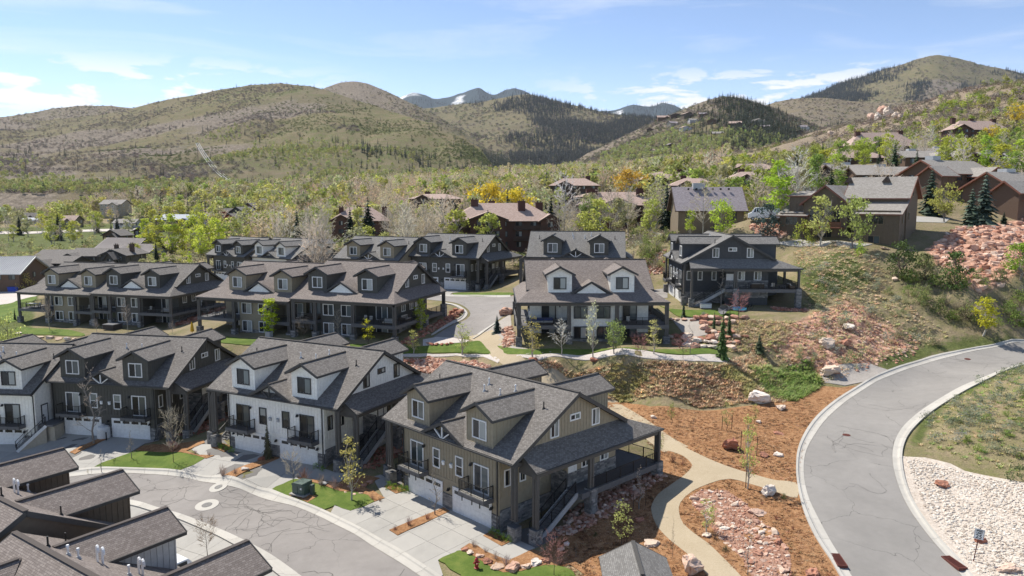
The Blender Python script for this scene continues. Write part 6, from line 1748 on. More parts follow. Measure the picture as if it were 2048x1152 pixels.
WHERE = ['back row, first', 'back row, second', 'back row, third', 'back row, fourth', 'back row, fifth', 'middle row, first', 'middle row, second', 'middle row, third', 'middle row, fourth', 'front row, left', 'front row, right', 'apart at the right']
for i, ((u, v, Y), wr) in enumerate(zip(RT, WHERE)):
 p = pos_at(u, v, Y, 0)
 house(('red', 'red', 'slate', 'brownish')[i % 4] + ' cottage with a dark roof beyond the poplars, ' + wr, p, .5 + .08 * (i % 3), [Bk(0, 0, 11, 8, 4.6, 'gable', 'y', 2.6, ov=.7), Bk(-6, 2, 7, 7, 4.2, 'gable', 'x', 2.0, ov=.6)], ('siding_red', 'siding_red', 'siding_slate', 'siding_redbrown')[i % 4], ('shingle_dark', 'shingle_grey')[i % 2], 'trim_dark', 'fascia', sink=3, group='red cottages beyond the poplars')
# hillside village on the right of the valley
def hill_at(nm, u, v):
 us, ts, X, Y, Z, rows = HILLS[nm]
 j = int(np.clip(round((u - us[0]) / (us[1] - us[0])), 0, len(us) - 1)); vv = project(X[:rows, j], Y[:rows, j], Z[:rows, j])[1]
 i = int(np.argmin(np.abs(vv - v))); return (X[i, j], Y[i, j], Z[i, j])
VL = [(1325, 242, 26, 'leftmost of the upper row'), (1350, 236, 22, 'topmost beside the leftmost'), (1346, 253, 24, 'below the topmost'), (1376, 236, 28, 'long one near the ridge'), (1386, 246, 20, 'beside the long one'), (1426, 247, 24, 'middle of the slope'), (1471, 253, 28, 'under the firs'), (1516, 250, 30, 'right end under the firs'), (1532, 258, 20, 'right end, lower'), (1372, 262, 24, 'pale one in the middle'), (1437, 274, 26, 'lower middle, dark'), (1340, 296, 22, 'low, two storeys'), (1310, 305, 18, 'low, left'), (1592, 272, 34, 'flat-roofed with big windows'), (1606, 259, 22, 'behind the flat-roofed one'), (1262, 296, 16, 'small, far left'), (1286, 300, 15, 'small, second from the left'), (1094, 340, 12, 'lone white one in the valley'), (1232, 316, 15, 'at the foot, among aspens'), (1482, 286, 22, 'among yellow-green trees'), (1405, 232, 18, 'near the top, dark'), (1300, 262, 15, 'on the left shoulder')]
for i, (u, v, wpx, lb) in enumerate(VL):
 x, y, z = hill_at('village_hill', u, v); x2, y2, z2 = at(u, v)
 if y2 < 1300 and y2 < y: x, y, z = x2, y2, z2
 w_ = wpx * y / FPX
 house('distant hillside house in the village: ' + lb, (x, y, z), TR.uniform(-.5, .5), [Bk(0, 0, w_ * .8, w_ * .5, w_ * .26, 'flat' if i == 13 else 'gable', 'xy'[i % 2] if i != 13 else 'x', w_ * .14, ov=w_ * .05, win=False), Bk(w_ * .28, -w_ * .2, w_ * .4, w_ * .3, w_ * .2, 'gable', 'y', w_ * .12, ov=w_ * .04, win=False)],
  ('siding_brown', 'siding_umber', 'siding_cream', 'siding_gables', 'siding_grey')[i % 5], ('shingle_condo', 'shingle_light', 'shingle_mauve')[i % 3], sink=w_ * .3, group='houses of the hillside village')
# trees and shrubs one by one
t = tree
def tY(kind, u, Y, top, col, label, **k):
 x, y, z = uvY(u, 400, Y); g = H(x, Y)
 return tree_at(kind, x, Y, g, uvY(u, top, Y)[2] - g, col, label, **k)
t('bareslim', 263, 918, 856, BARE, 'slim leafless sapling in the round lawn, left of the pyramid one')
t('bareround', 347, 926, 826, BARE, 'leafless pyramid-shaped sapling in the round lawn', wide=.5)
t('bareslim', 188, 888, 716, (.33, .29, .24), 'tall slim leafless tree in the strip before the charcoal garage doors')
t('bareslim', 203, 945, 894, BARE, 'thin leafless sapling by the kerb near the dormer roofs')
t('young', 176, 948, 938, WARM, 'small tan budding shrub by the kerb near the dormer roofs')
t('bareround', 587, 975, 905, BARE, 'dark leafless sapling at the corner of the transformer lawn', wide=.7)
t('airy', 703, 1002, 870, (.40, .36, .13), 'yellow budding tree in front of the white house corner', wide=1.0)
t('spire', 536, 918, 841, (.075, .070, .040), 'weeping brownish conifer beside the white garage door', wide=1.2)
t('bareslim', 870, 1031, 925, BARE, 'slim leafless tree in the strip between the olive garage doors')
t('bareround', 415, 1113, 1040, (.24, .19, .14), 'round leafless tree behind the lower-left dormer roofs', wide=.8)
t('bareround', 1108, 1152, 1080, REDB, 'reddish budding tree at the corner of the hydrant lawn', wide=.85)
t('young', 1243, 1091, 1004, (.36, .40, .13), 'sapling with pale green leaves in the bark mulch', wide=1.15)
t('bareslim', 1278, 1019, 926, BARE, 'slim leafless tree in the shade beside the deck', wide=1.1)
t('bareslim', 1345, 1117, 1026, (.10, .07, .05), 'thin dead stem beside the curving path', wide=.35)
t('airy', 1413, 1067, 994, (.33, .36, .10), 'airy leafy tree at the rim of the stone creek bed', wide=1.35)
t('airy', 1495, 979, 830, (.35, .37, .12), 'tall staked aspen with few leaves beside the path fork', wide=.75)
t('bareslim', 1495, 1152, 1028, (.42, .40, .36), 'slim white-stemmed sapling in the stone creek bed', wide=.6)
t('young', 1453, 862, 803, (.27, .29, .10), 'staked sapling in the upper mulch, middle of three', wide=.8)
t('young', 1343, 850, 803, (.24, .28, .08), 'staked sapling in the upper mulch nearest the olive house', wide=.8)
t('young', 1509, 849, 806, (.28, .30, .10), 'staked sapling in the upper mulch below the big boulder', wide=.8)
t('young', 1323, 905, 868, (.26, .30, .08), 'small leafy sapling at the corner of the deck', wide=.7)
t('airy', 1065, 716, 632, (.34, .31, .09), 'yellowish sparse tree at the left of the white house', wide=1.4)
t('bare', 1123, 711, 634, (.50, .47, .42), 'white leafless tree before the white house', wide=1.2)
t('airy', 1186, 715, 602, (.38, .38, .22), 'tall thin aspen before the white house windows', wide=.8)
t('round', 1228, 708, 642, (.22, .26, .09), 'round green tree before the white house', wide=.95)
t('bareround', 1280, 718, 674, REDB, 'small reddish bare tree before the white house')
t('airy', 1307, 708, 640, (.38, .36, .15), 'yellow-tinged tree at the right corner of the white house', wide=1.3)
t('bareround', 1366, 718, 674, REDB, 'small reddish bare tree right of the white house')
t('bareslim', 1380, 708, 640, (.5, .47, .42), 'slim leafless sapling at the end of the lawn')
t('bareround', 1477, 640, 592, REDB, 'reddish bare tree beside the slate house')
t('bareslim', 1476, 676, 636, (.16, .11, .08), 'staked sapling on the upper stone terrace')
t('bareslim', 1442, 615, 530, BARE, 'slim bare tree before the slate wall')
t('spire', 1444, 716, 620, (.050, .085, .022), 'tallest narrow evergreen at the foot of the stone terraces', wide=1.25)
t('spire', 1428, 663, 622, (.040, .068, .022), 'narrow evergreen in the middle of the stone terraces', wide=1.3)
t('spire', 1458, 674, 618, (.040, .065, .022), 'narrow evergreen at the top of the stone terraces', wide=1.2)
t('spire', 1367, 634, 600, (.030, .048, .020), 'dark narrow evergreen at the corner of the slate house lawn', wide=1.5)
t('spruce', 1518, 705, 664, (.05, .07, .035), 'small spruce alone on the dry bank')
t('spruce', 994, 666, 628, BLG, 'blue spruce beside the upper footpath')
t('bush', 1406, 636, 622, (.20, .23, .24), 'pale blue-grey shrub on the slate house lawn')
t('airy', 924, 710, 645, (.30, .32, .10), 'leafy sapling beside the upper footpath', wide=1.6)
t('airy', 827, 708, 660, (.32, .33, .10), 'sparse sapling behind the stone bed, left of the footpath one', wide=1.6)
t('young', 737, 690, 638, (.50, .47, .03), 'bright yellow sapling before the decked terrace', wide=1.1)
t('poplar', 841, 660, 597, (.33, .38, .06), 'bright green young aspen at the terrace corner', wide=1.5)
t('poplar', 541, 672, 597, (.34, .40, .03), 'bright yellow-green young aspen before the decked terrace', wide=1.5)
t('bare', 677, 678, 617, (.26, .22, .18), 'grey leafless tree before the terrace deck', wide=.8)
t('bareround', 608, 678, 640, (.24, .20, .16), 'grey leafless shrub tree before the middle deck')
for u, v, tp, w_, lb in ((99, 660, 586, .7, 'tall leafless tree before the olive decks at the left'), (256, 664, 598, .7, 'tall leafless tree before the charcoal decks'), (193, 664, 636, 1.1, 'low leafless tree beside the hot tub'), (345, 668, 640, 1.0, 'low leafless tree at the end of the left terrace')):
 t('bare', u, v, tp, (.25, .21, .17), lb, wide=w_)
t('bush', 18, 690, 625, (.36, .38, .12), 'yellow-green feathery tree at the left edge', wide=.75)
t('aspen', 8, 575, 545, (.34, .33, .12), 'yellow-green tree before the brick barn')
t('bush', 50, 580, 545, (.32, .27, .08), 'golden shrub at the right end of the brick barn')
t('spire', 30, 640, 615, DKG, 'small dark evergreen on the left lawn')
G_ = 'trees behind the townhouses'
for kind, u, v, tp, col, lb, w_ in (
('conifer', 735, -225, 393, DKG, 'tall dark fir before the tan-roofed lodge, right of two', 1.2), ('conifer', 699, -228, 413, DKG, 'dark fir before the tan-roofed lodge, left of two', 1.2), ('conifer', 592, -232, 418, DKG, 'slim dark fir behind the white dormers', 1.0), ('conifer', 1102, -212, 388, DKG, 'dark fir at the right end of the wide lodge', 1.0), ('conifer', 1015, -222, 378, DKG, 'fir in front of the golden willows', .9), ('conifer', 313, 525, 482, DKG, 'dark spire fir beside the metal-roofed hall', .9),
('round', 975, -232, 366, GOLD, 'golden willow behind the wide lodge, left of two', 1.0), ('round', 1030, -228, 379, GOLD, 'golden willow behind the wide lodge, right of two', 1.1), ('round', 1258, -285, 338, (.40, .27, .05), 'orange-gold tree below the tan lodge roofs', 1.0), ('round', 2032, 250, 206, GOLD, 'golden willow at the right edge of the hillside', 1.1), ('round', 1978, 285, 250, (.45, .36, .03), 'bright yellow willow beside the highest lodge', 1.2),
('poplar', 1555, 440, 324, (.26, .36, .04), 'tall bright green tree behind the dark blue spruce', 1.5), ('bare', 1590, 432, 292, (.52, .48, .42), 'tall white leafless tree right of the bright green one', 1.0), ('juniper', 1535, 474, 410, BLG, 'dense blue-grey spruce above the slate roof', 1.05), ('round', 1440, 480, 402, (.27, .36, .045), 'bright green tree before the mauve roofed house', 1.0), ('bare', 1405, 476, 366, (.40, .35, .29), 'leafless tree before the mauve roofed house', 1.1), ('aspen', 1380, 478, 420, (.28, .34, .05), 'green tree at the left corner of the tan house', 1.0),
('airy', 1310, 465, 342, (.30, .32, .12), 'tall pale green aspen left of the tan house', 1.4), ('airy', 1345, 470, 380, (.27, .30, .10), 'second pale green aspen left of the tan house', 1.4), ('round', 1180, 478, 398, (.16, .20, .06), 'green tree at the left end of the dark brown lodge', .9), ('bare', 1128, -228, 340, (.50, .46, .41), 'tall white leafless aspen between the two brown lodges', 1.0), ('bare', 1150, -230, 372, (.45, .41, .36), 'white leafless aspen next to the tallest one', .9),
('aspen', 1640, 492, 392, (.30, .32, .10), 'sparse aspen before the olive brown house, left of two', 1.2), ('round', 1706, 498, 396, (.30, .35, .10), 'leafy pale green tree before the olive brown house, right of two', .85), ('bush', 1605, 490, 440, (.28, .32, .06), 'yellow-green shrub at the left of the patio', .7), ('bush', 1722, 512, 478, (.25, .33, .05), 'bright green shrub below the olive brown house', .7),
('spruce', 1966, 452, 343, (.045, .065, .045), 'tall blue spruce before the red-gabled house', .95), ('spruce', 1941, 452, 372, (.050, .070, .050), 'shorter blue spruce touching the tall one', .95), ('conifer', 1860, 430, 335, (.035, .052, .032), 'fir left of the red gables', 1.3), ('round', 1888, 444, 366, (.30, .31, .08), 'yellow-green round tree right of the olive brown house', .95), ('spruce', 2007, 448, 422, DKG, 'small dark evergreen above the rockfall', 1.1),
('juniper', 1800, 558, 484, (.065, .090, .028), 'wide dark juniper on the slope below the olive brown house', 1.0), ('juniper', 1850, 560, 508, (.12, .125, .055), 'grey-green bush tree right of the wide juniper', 1.0), ('juniper', 1908, 580, 505, (.07, .115, .025), 'dark green bush tree above the gully', .95), ('round', 2040, 560, 486, (.24, .34, .045), 'bright green tree at the right edge on the slope', 1.1), ('aspen', 1966, 672, 594, (.42, .40, .04), 'yellow aspen beside the road at the right', 1.5), ('bush', 1935, 640, 600, (.18, .15, .09), 'tan brushy shrub in the gully', .9), ('bush', 1880, 630, 590, (.12, .15, .05), 'green brushy shrub in the gully', .9),
('poplar', 1970, 342, 272, (.25, .34, .04), 'bright green tree above the red gables', 1.4), ('poplar', 2036, 352, 280, (.27, .34, .05), 'bright green tree at the right edge above the roofs', 1.4), ('aspen', 1885, 350, 292, (.28, .30, .08), 'yellow-green aspen below the highest lodge', 1.3), ('aspen', 1650, 352, 300, (.36, .36, .05), 'bright yellow-green tree below the low tan roof', 1.5), ('bare', 1775, 322, 262, (.50, .46, .41), 'white leafless aspen at the right end of the long lodge', 1.0), ('bare', 1862, 300, 246, (.5, .46, .41), 'white leafless aspen left of the highest lodge', .9), ('conifer', 1757, 345, 300, DKG, 'dark fir before the long lodge', 1.3), ('conifer', 2025, 290, 246, DKG, 'dark fir at the right of the highest lodge', 1.2), ('conifer', 2005, 292, 252, DKG, 'second dark fir at the right of the highest lodge', 1.2)):
 (t if v > 0 else (lambda k_, u_, v_, *a, **q: tY(k_, u_, -v_, *a, **q)))(kind, u, v, tp, col, lb, wide=w_)
for i, (u, v, tp) in enumerate(((292, 500, 438), (318, 502, 432), (345, 506, 430), (366, 505, 440), (388, 508, 432), (412, 510, 428), (432, 505, 436), (300, 505, 452), (402, 515, 456))):
 t('poplar', u, v, tp, (.36 + .03 * (i % 2), .40, .06), ('first', 'second', 'third', 'fourth', 'fifth', 'sixth', 'seventh', 'low front', 'low rear')[i] + ' bright yellow-green poplar of the row behind the metal-roofed hall', 'poplar row behind the metal-roofed hall', wide=1.5)
for u, v, tp, k, c, lb in ((330, 532, 505, 'aspen', (.30, .36, .05), 'young green tree right of the spire fir'), (380, 530, 503, 'poplar', (.36, .42, .04), 'bright young aspen beside the joined townhouses'), (365, 525, 497, 'bush', (.34, .36, .06), 'yellow-green shrub at the end of the hall'), (300, 522, 508, 'bush', (.30, .33, .08), 'low green shrub before the hall')):
 t(k, u, v, tp, c, lb)
LM = [(a, b_, n) for u, v, n in ((1005, 470, 'the wide brown lodge'), (1222, 456, 'the dark brown lodge'), (722, 478, 'the two-fir lodge'), (1416, 468, 'the mauve roofed house'), (1720, 488, 'the olive brown house'), (1965, 455, 'the tall blue spruce'), (1752, 308, 'the long hillside lodge'), (1945, 281, 'the highest lodge'), (1690, 330, 'the low tan roof'), (1535, 470, 'the blue-grey round spruce'), (345, 500, 'the poplar row'), (500, 460, 'the red cottages'), (110, 463, 'the meadow road'), (232, 420, 'the large cream house'), (252, 515, 'the metal-roofed hall'), (22, 575, 'the brick barn'), (1975, 390, 'the golden willows'), (1555, 440, 'the tall bright green tree'), (540, 480, 'the white dormers'),
(1800, 558, 'the wide juniper'), (1966, 672, 'the yellow roadside aspen'), (1658, 747, 'the big pale boulder'), (1655, 690, 'the broad pale rock'), (1590, 600, 'the slate house corner'), (1883, 973, 'the orange boulder'), (2036, 965, 'the largest sagebrush'), (1850, 860, 'the kerb'), (2048, 735, 'the upper road end'), (1340, 560, 'the slate house drive'), (1270, 470, 'the charcoal roof'), (1850, 500, 'the red rockfall')) for a, b_, _ in (at(u, v),)]
def where(x, y):
 L = sorted((math.hypot(x - a, y - b_), x - a, y - b_, n) for a, b_, n in LM)[:5]
 q = lambda d, dx, dy, n: ('right of ' if dx > 0 else 'left of ') + n if abs(dx) > abs(dy) * .8 else ('behind ' if dy > 0 else 'in front of ') + n
 return [q(*L[0])] + ['between %s and %s' % (L[0][3], L[k][3]) for k in (1, 2)] + [q(*L[1]) + ', near ' + L[0][3][4:], q(*L[2]) + ', near ' + L[0][3][4:], q(*L[0]) + ', towards ' + L[1][3][4:], q(*L[0]) + ', towards ' + L[3][3][4:], q(*L[0]) + ', towards ' + L[4][3][4:]]
USED = set()
def uniq(base, x, y):
 for w_ in where(x, y):
  l = base + ' ' + w_
  if l not in USED and len(l.split()) <= 16: break
 else: l = base + ' ' + where(x, y)[0]
 USED.add(l); return l
def size_word(h, a, b): return 'low ' if h < a + (b - a) * .3 else ('tall ' if h > a + (b - a) * .7 else '')
def belt(n, urange, Yrange, mix, group, seed, avoid=(), vmax=None):
 rg = random.Random(seed); k = 0; tries = 0
 while k < n and tries < n * 30:
  tries += 1
  u = rg.uniform(*urange); Y = math.exp(rg.uniform(math.log(Yrange[0]), math.log(Yrange[1])))
  x = (u - 1024) / FPX * Y / .99; z = H(x, Y)
  if any((x - a) ** 2 + (Y - b_) ** 2 < c * c for a, b_, c in KEEP): continue
  r_ = rg.random(); acc = 0
  for kind, wgt, cols, h0, h1, wide, lb in mix:
   acc += wgt
   if r_ <= acc: break
  c = rg.choice(cols); h = rg.uniform(h0, h1)
  tree_at(kind, x, Y, z, h, c, uniq(size_word(h, h0, h1) + lb.split(' in the ')[0].split(' among ')[0].split(' on the ')[0].split(' around ')[0].split(' behind ')[0], x, Y), group, parts=Y < 260, wide=wide * rg.uniform(.85, 1.2))
  k += 1
KEEP = [(o.location.x, o.location.y, 13 if o['category'] == 'lodge' else 9) for o in COL.objects if o.get('category') in ('house', 'lodge', 'hall', 'barn')]
KEEP += [hw(h, 0, 9)[:2] + (14,) for h in HOUSES]
belt(130, (560, 1330), (190, 330), [('bare', .50, [(.42, .37, .31), (.36, .31, .25), (.46, .41, .35)], 8, 14, 1.0, 'pale leafless aspen in the belt behind the grey townhouses'), ('aspen', .34, [PALE, (.33, .33, .12), (.30, .32, .08)], 8, 13, 1.3, 'thinly leafed aspen in the belt behind the grey townhouses'), ('conifer', .16, [DKG, SPG], 8, 14, 1.0, 'dark fir in the belt behind the grey townhouses')], 'tree belt behind the grey townhouses', 41)
for a_, b_ in ((545, 655), (800, 915)): belt(14, (a_, b_), (182, 228), [('bare', 1.0, [(.50, .44, .35), (.44, .38, .29), (.54, .49, .40)], 12, 17, .9, 'towering pale leafless aspen in the belt')], 'tree belt behind the grey townhouses', 46)
belt(85, (1340, 1640), (185, 330), [('bare', .35, [(.42, .37, .31)], 8, 13, 1.0, 'leafless tree among the houses in the middle distance'), ('aspen', .40, [YG, PALE, LG], 7, 12, 1.2, 'yellow-green tree among the houses in the middle distance'), ('conifer', .25, [DKG, SPG], 6, 11, 1.0, 'fir among the houses in the middle distance')], 'trees among the middle houses', 42)
belt(110, (1600, 2120), (178, 430), [('bare', .30, [(.44, .39, .33)], 7, 12, 1.0, 'leafless tree among the houses on the right slope'), ('aspen', .42, [YG, PALE, LG, (.33, .34, .05)], 6, 11, 1.3, 'yellow-green tree among the houses on the right slope'), ('conifer', .22, [DKG, SPG], 6, 11, 1.1, 'fir among the houses on the right slope'), ('round', .06, [(.28, .34, .05)], 6, 9, 1.0, 'round green tree among the houses on the right slope')], 'trees among the houses on the right slope', 43)
belt(80, (-40, 560), (330, 640), [('aspen', .45, [YG, PALE, (.33, .33, .06)], 8, 14, 1.3, 'yellow-green tree around the meadow'), ('bare', .38, [(.40, .34, .27)], 8, 14, 1.0, 'leafless tree around the meadow'), ('conifer', .17, [DKG], 8, 15, 1.0, 'dark fir around the meadow')], 'trees around the meadow', 44)
belt(26, (-30, 330), (205, 330), [('aspen', .4, [YG, PALE], 4, 7, 1.4, 'yellow-green scrub tree behind the dark roofs'), ('bush', .6, [(.30, .28, .15), PALE], 3, 5, 1.2, 'tan scrub bush behind the dark roofs')], 'scrub behind the dark roofs', 45)
def shrubs(n, poly, mix, group, seed, mask=None):
 rg = random.Random(seed); us = [p[0] for p in poly]; vs = [p[1] for p in poly]; k = 0
 while k < n:
  u, v = rg.uniform(min(us), max(us)), rg.uniform(min(vs), max(vs))
  if not inpoly(u, v, poly): continue
  x, y, z = at(u, v); k += 1
  r_ = rg.random(); acc = 0
  for kind, wgt, cols, h0, h1, wide, lb in mix:
   acc += wgt
   if r_ <= acc: break
  h = rg.uniform(h0, h1); tree_at(kind, x, y, z, h, rg.choice(cols), uniq(size_word(h, h0, h1) + lb.split(' on the ')[0].split(' in the ')[0].split(' between ')[0], x, y), group, parts=False, wide=wide * rg.uniform(.8, 1.3))
SG = [(.20, .215, .145), (.23, .245, .175), (.165, .19, .11), (.25, .26, .20)]
shrubs(150, [(1840, 880), (1860, 830), (1960, 765), (2048, 730), (2200, 740), (2200, 960), (2030, 925), (1930, 900)], [('sage', .88, SG, .55, 1.1, 1.3, 'grey-green sagebrush on the knoll inside the road bend'), ('bush', .12, [(.17, .24, .05)], .5, .9, 1.3, 'fresh green shrub on the knoll inside the road bend')], 'sagebrush on the knoll', 51)
shrubs(95, [(1585, 520), (1650, 500), (1760, 520), (1800, 600), (1900, 660), (1880, 690), (1760, 700), (1640, 760), (1560, 740), (1640, 640), (1610, 560)], [('sage', .70, SG, .5, 1.3, 1.3, 'grey-green sagebrush on the slope above the road'), ('bush', .30, [(.20, .23, .10), (.25, .26, .13), (.32, .27, .18)], .7, 1.6, 1.1, 'green shrub on the slope above the road')], 'shrubs on the slope above the road', 52)
shrubs(46, [(1780, 520), (1860, 510), (1960, 560), (2060, 540), (2060, 660), (1960, 668), (1860, 640), (1790, 580)], [('bush', .75, [(.15, .20, .05), (.21, .24, .09), (.13, .16, .06)], 1.2, 2.8, .9, 'green brush in the gully below the houses'), ('bareshrub', .25, [(.22, .19, .15)], 1.2, 2.2, 1.2, 'leafless grey brush in the gully below the houses')], 'brush in the gully', 53)
shrubs(60, [(1265, 455), (1345, 445), (1350, 500), (1345, 560), (1290, 560), (1255, 500)], [('bush', .6, [(.20, .24, .07), (.27, .28, .10), (.14, .17, .05)], 1.8, 3.4, .8, 'green brush between the charcoal and slate townhouses'), ('bareshrub', .4, [(.30, .26, .21)], 1.8, 3.2, 1.1, 'leafless brush between the charcoal and slate townhouses')], 'brush between the townhouses', 54)
for u, v, tp, k, c, lb in ((446, 955, 925, 'bareshrub', (.26, .20, .16), 'twiggy shrub in the strip between the white drives, near the street'), (470, 948, 932, 'bareshrub', (.24, .17, .14), 'second twiggy shrub in the strip between the white drives'), (818, 1052, 1030, 'bareshrub', (.16, .07, .07), 'purple-stemmed shrub between the olive drives'), (855, 1040, 1022, 'bareshrub', (.15, .055, .06), 'dark red shrub between the olive drives, nearest the house'), (790, 1062, 1047, 'bareshrub', (.17, .09, .08), 'small purple shrub between the olive drives, nearest the street'),
(608, 966, 930, 'bareshrub', (.22, .13, .11), 'reddish bare shrub beside the transformer lawn, left'), (643, 972, 944, 'bareshrub', (.25, .19, .16), 'bare shrub beside the transformer lawn, middle'), (668, 978, 950, 'bareshrub', (.24, .18, .15), 'bare shrub beside the transformer lawn, right'), (948, 1095, 1076, 'bareshrub', (.27, .22, .18), 'bare shrub behind the boulder row, leftmost'), (971, 1106, 1091, 'bareshrub', (.25, .19, .16), 'bare shrub behind the boulder row, second'), (992, 1120, 1098, 'bareshrub', (.28, .22, .19), 'bare shrub behind the boulder row, third'), (1013, 1132, 1104, 'bareshrub', (.28, .23, .20), 'bare shrub behind the boulder row, rightmost'),
(390, 908, 897, 'bareshrub', (.22, .14, .12), 'low bare shrub in the bed right of the round lawn'), (418, 912, 902, 'bareshrub', (.22, .14, .12), 'low bare shrub at the tip of the bed right of the round lawn'), (745, 1000, 985, 'bareshrub', (.22, .15, .12), 'bare shrub at the end of the transformer bed'), (760, 1003, 990, 'bareshrub', (.24, .15, .11), 'second bare shrub at the end of the transformer bed'),
(1568, 998, 985, 'bush', (.06, .12, .03), 'green tuft beside the tan boulder'), (1450, 1103, 1090, 'bush', (.05, .07, .04), 'dark shrub below the stone creek bed'), (1430, 1080, 1062, 'bareshrub', (.09, .06, .05), 'dark twiggy shrub beside the leafy tree'), (1190, 1072, 1060, 'bush', (.045, .075, .03), 'dark green tuft in the shaded mulch'), (1152, 1115, 1078, 'bareslim', (.05, .08, .05), 'thin dark shrub in the shaded mulch'), (1524, 1010, 1000, 'bareshrub', (.20, .08, .06), 'reddish tuft right of the creek bed, upper'), (1552, 1040, 1028, 'bareshrub', (.20, .08, .06), 'reddish tuft right of the creek bed, middle'), (1586, 1060, 1048, 'bareshrub', (.20, .09, .06), 'reddish tuft right of the creek bed, lower'), (1365, 930, 918, 'bareshrub', (.22, .11, .08), 'reddish tuft at the path fork'), (1345, 925, 905, 'bareshrub', (.15, .08, .06), 'dark twiggy shrub at the deck corner'),
(1246, 722, 714, 'bush', (.36, .28, .13), 'straw-coloured grass clump on the gravel crown'), (1935, 895, 888, 'bush', (.07, .13, .03), 'small green shrub on the bare knoll slope'), (2036, 965, 930, 'sage', (.13, .15, .07), 'large sagebrush at the right edge above the cobbles')):
 t(k, u, v, tp, c, lb)
for i, (u, v) in enumerate(((440, 897), (448, 899), (456, 902), (464, 904), (778, 978), (790, 981), (802, 984), (812, 986), (985, 1070), (996, 1075), (1008, 1081), (1018, 1086), (632, 937), (645, 942))):
 t('bush', u, v, v - (13 if i < 4 or i > 11 else 17), (.13, .22, .03), 'rounded bright green shrub in the bed beside the garage', 'green shrubs beside the garages', wide=.9)
# boulders and stones one by one
RK = random.Random(9)
def boulder(u, v, wpx, label, mat='rock_pink', group=None, flat=1.0, cat='boulder', name='boulder', long=1.0, sink=.25, yaw=None):
 x, y, z = at(u, v); fw = y * CP_ - (z - CAMZ) * SP_
 s = wpx * fw / FPX; m = RK.choice((BIG if wpx > 17 else ROCKS)[mat]); hh = s * .85 * flat
 o = put(name, m, None, (x, y, z + hh * (.31 - sink * .3)), (RK.uniform(-.12, .12), RK.uniform(-.12, .12), RK.uniform(0, 6.28) if yaw is None else yaw), (s * long, s, hh))
 return tag(o, label, cat, group)
for u, v, w_, mt, fl, lb in ((344, 901, 26, 'rock_pink', 1.25, 'large tan boulder in the bed at the end of the round lawn'), (524, 920, 18, 'rock_pink', 1.1, 'orange boulder beside the weeping conifer'), (491, 940, 17, 'rock_cream', .8, 'flat pale boulder in the strip between the white drives'),
(1518, 803, 44, 'rock_cream', .8, 'largest pale pink boulder at the top of the bark mulch'), (1561, 819, 22, 'rock_cream', .7, 'smaller pale boulder right of the largest one'), (1461, 900, 36, 'rock_red', 1.15, 'round red boulder beside the footpath'), (1528, 913, 21, 'rock_pink', .7, 'flat pink boulder left of the pale pair near the road'), (1557, 912, 20, 'rock_cream', .6, 'flat pale boulder nearest the road kerb'), (1516, 846, 14, 'rock_cream', .7, 'small white boulder under the staked sapling'), (1557, 869, 24, 'rock_red', .5, 'low dark red rock in the mulch'), (1308, 836, 16, 'rock_cream', .7, 'small pale rock in the mulch above the olive house'),
(1658, 747, 42, 'rock_cream', .75, 'big pale boulder with a dark hollow on the gravel by the road'), (1536, 988, 31, 'rock_cream', .95, 'tan boulder beside the green tuft at the footpath'), (1304, 1090, 32, 'rock_cream', .5, 'flat white boulder in the mulch by the pavilion'), (1380, 1146, 48, 'rock_pink', 1.2, 'largest pink boulder beside the path at the lower edge'), (1278, 1042, 20, 'rock_pink', .7, 'pink block at the edge of the house shadow'), (1513, 1026, 36, 'rock_pink', .45, 'flat pink slab right of the stone creek bed'), (1625, 1150, 28, 'rock_red', 1.0, 'dark red boulder near the drain grate'),
(1883, 973, 28, 'rock_pink', .9, 'orange boulder on the white cobbles'), (1961, 1084, 26, 'rock_red', .7, 'dark red rock behind the speed limit sign'), (2012, 1140, 48, 'rock_pink', .55, 'long orange slab on the cobbles at the right corner'), (1413, 1073, 18, 'rock_cream', .7, 'pale rock at the foot of the leafy tree by the creek bed'),
(1013, 629, 30, 'rock_pink', 1.0, 'pink boulder behind the blue spruce at the upper street'), (1022, 682, 16, 'rock_pink', .9, 'pink boulder at the left corner post of the white house'), (1067, 722, 20, 'rock_red', .6, 'flat red rock at the crown of the bank, left'), (1186, 722, 20, 'rock_red', .6, 'dark red rock at the crown of the bank, under the tall aspen'), (1700, 660, 30, 'rock_cream', .9, 'pale rock ledge in the scree, upper'), (1655, 690, 34, 'rock_cream', .8, 'broad pale rock on the scree slope'), (1612, 722, 18, 'rock_pink', .9, 'pink rock at the foot of the scree'), (1690, 690, 24, 'rock_pink', .9, 'pink rock with sagebrush beside it on the scree'), (1790, 560, 14, 'rock_pink', .9, 'pink rock below the olive brown house'), (1770, 498, 18, 'rock_cream', .7, 'flat pale rock at the foot of the olive brown house')):
 boulder(u, v, w_, lb, mt, None, fl)
ORD = ['first', 'second', 'third', 'fourth', 'fifth', 'sixth', 'seventh', 'eighth', 'ninth', 'tenth', 'eleventh']
for i, (x, y, w_) in enumerate(((180, 850, 100), (250, 893, 115), (355, 930, 110), (450, 995, 135), (572, 1066, 165), (752, 1082, 180), (915, 1055, 130), (1025, 1018, 140), (1140, 985, 120), (1330, 845, 90), (1405, 785, 80))):
 boulder(900 + x / 6, 960 + y / 6, w_ / 6, 'pink block in the boulder row round the hydrant lawn, %s from the driveway' % ORD[i], ('rock_pink', 'rock_cream')[i % 3 == 1], 'boulder row round the hydrant lawn', .85)
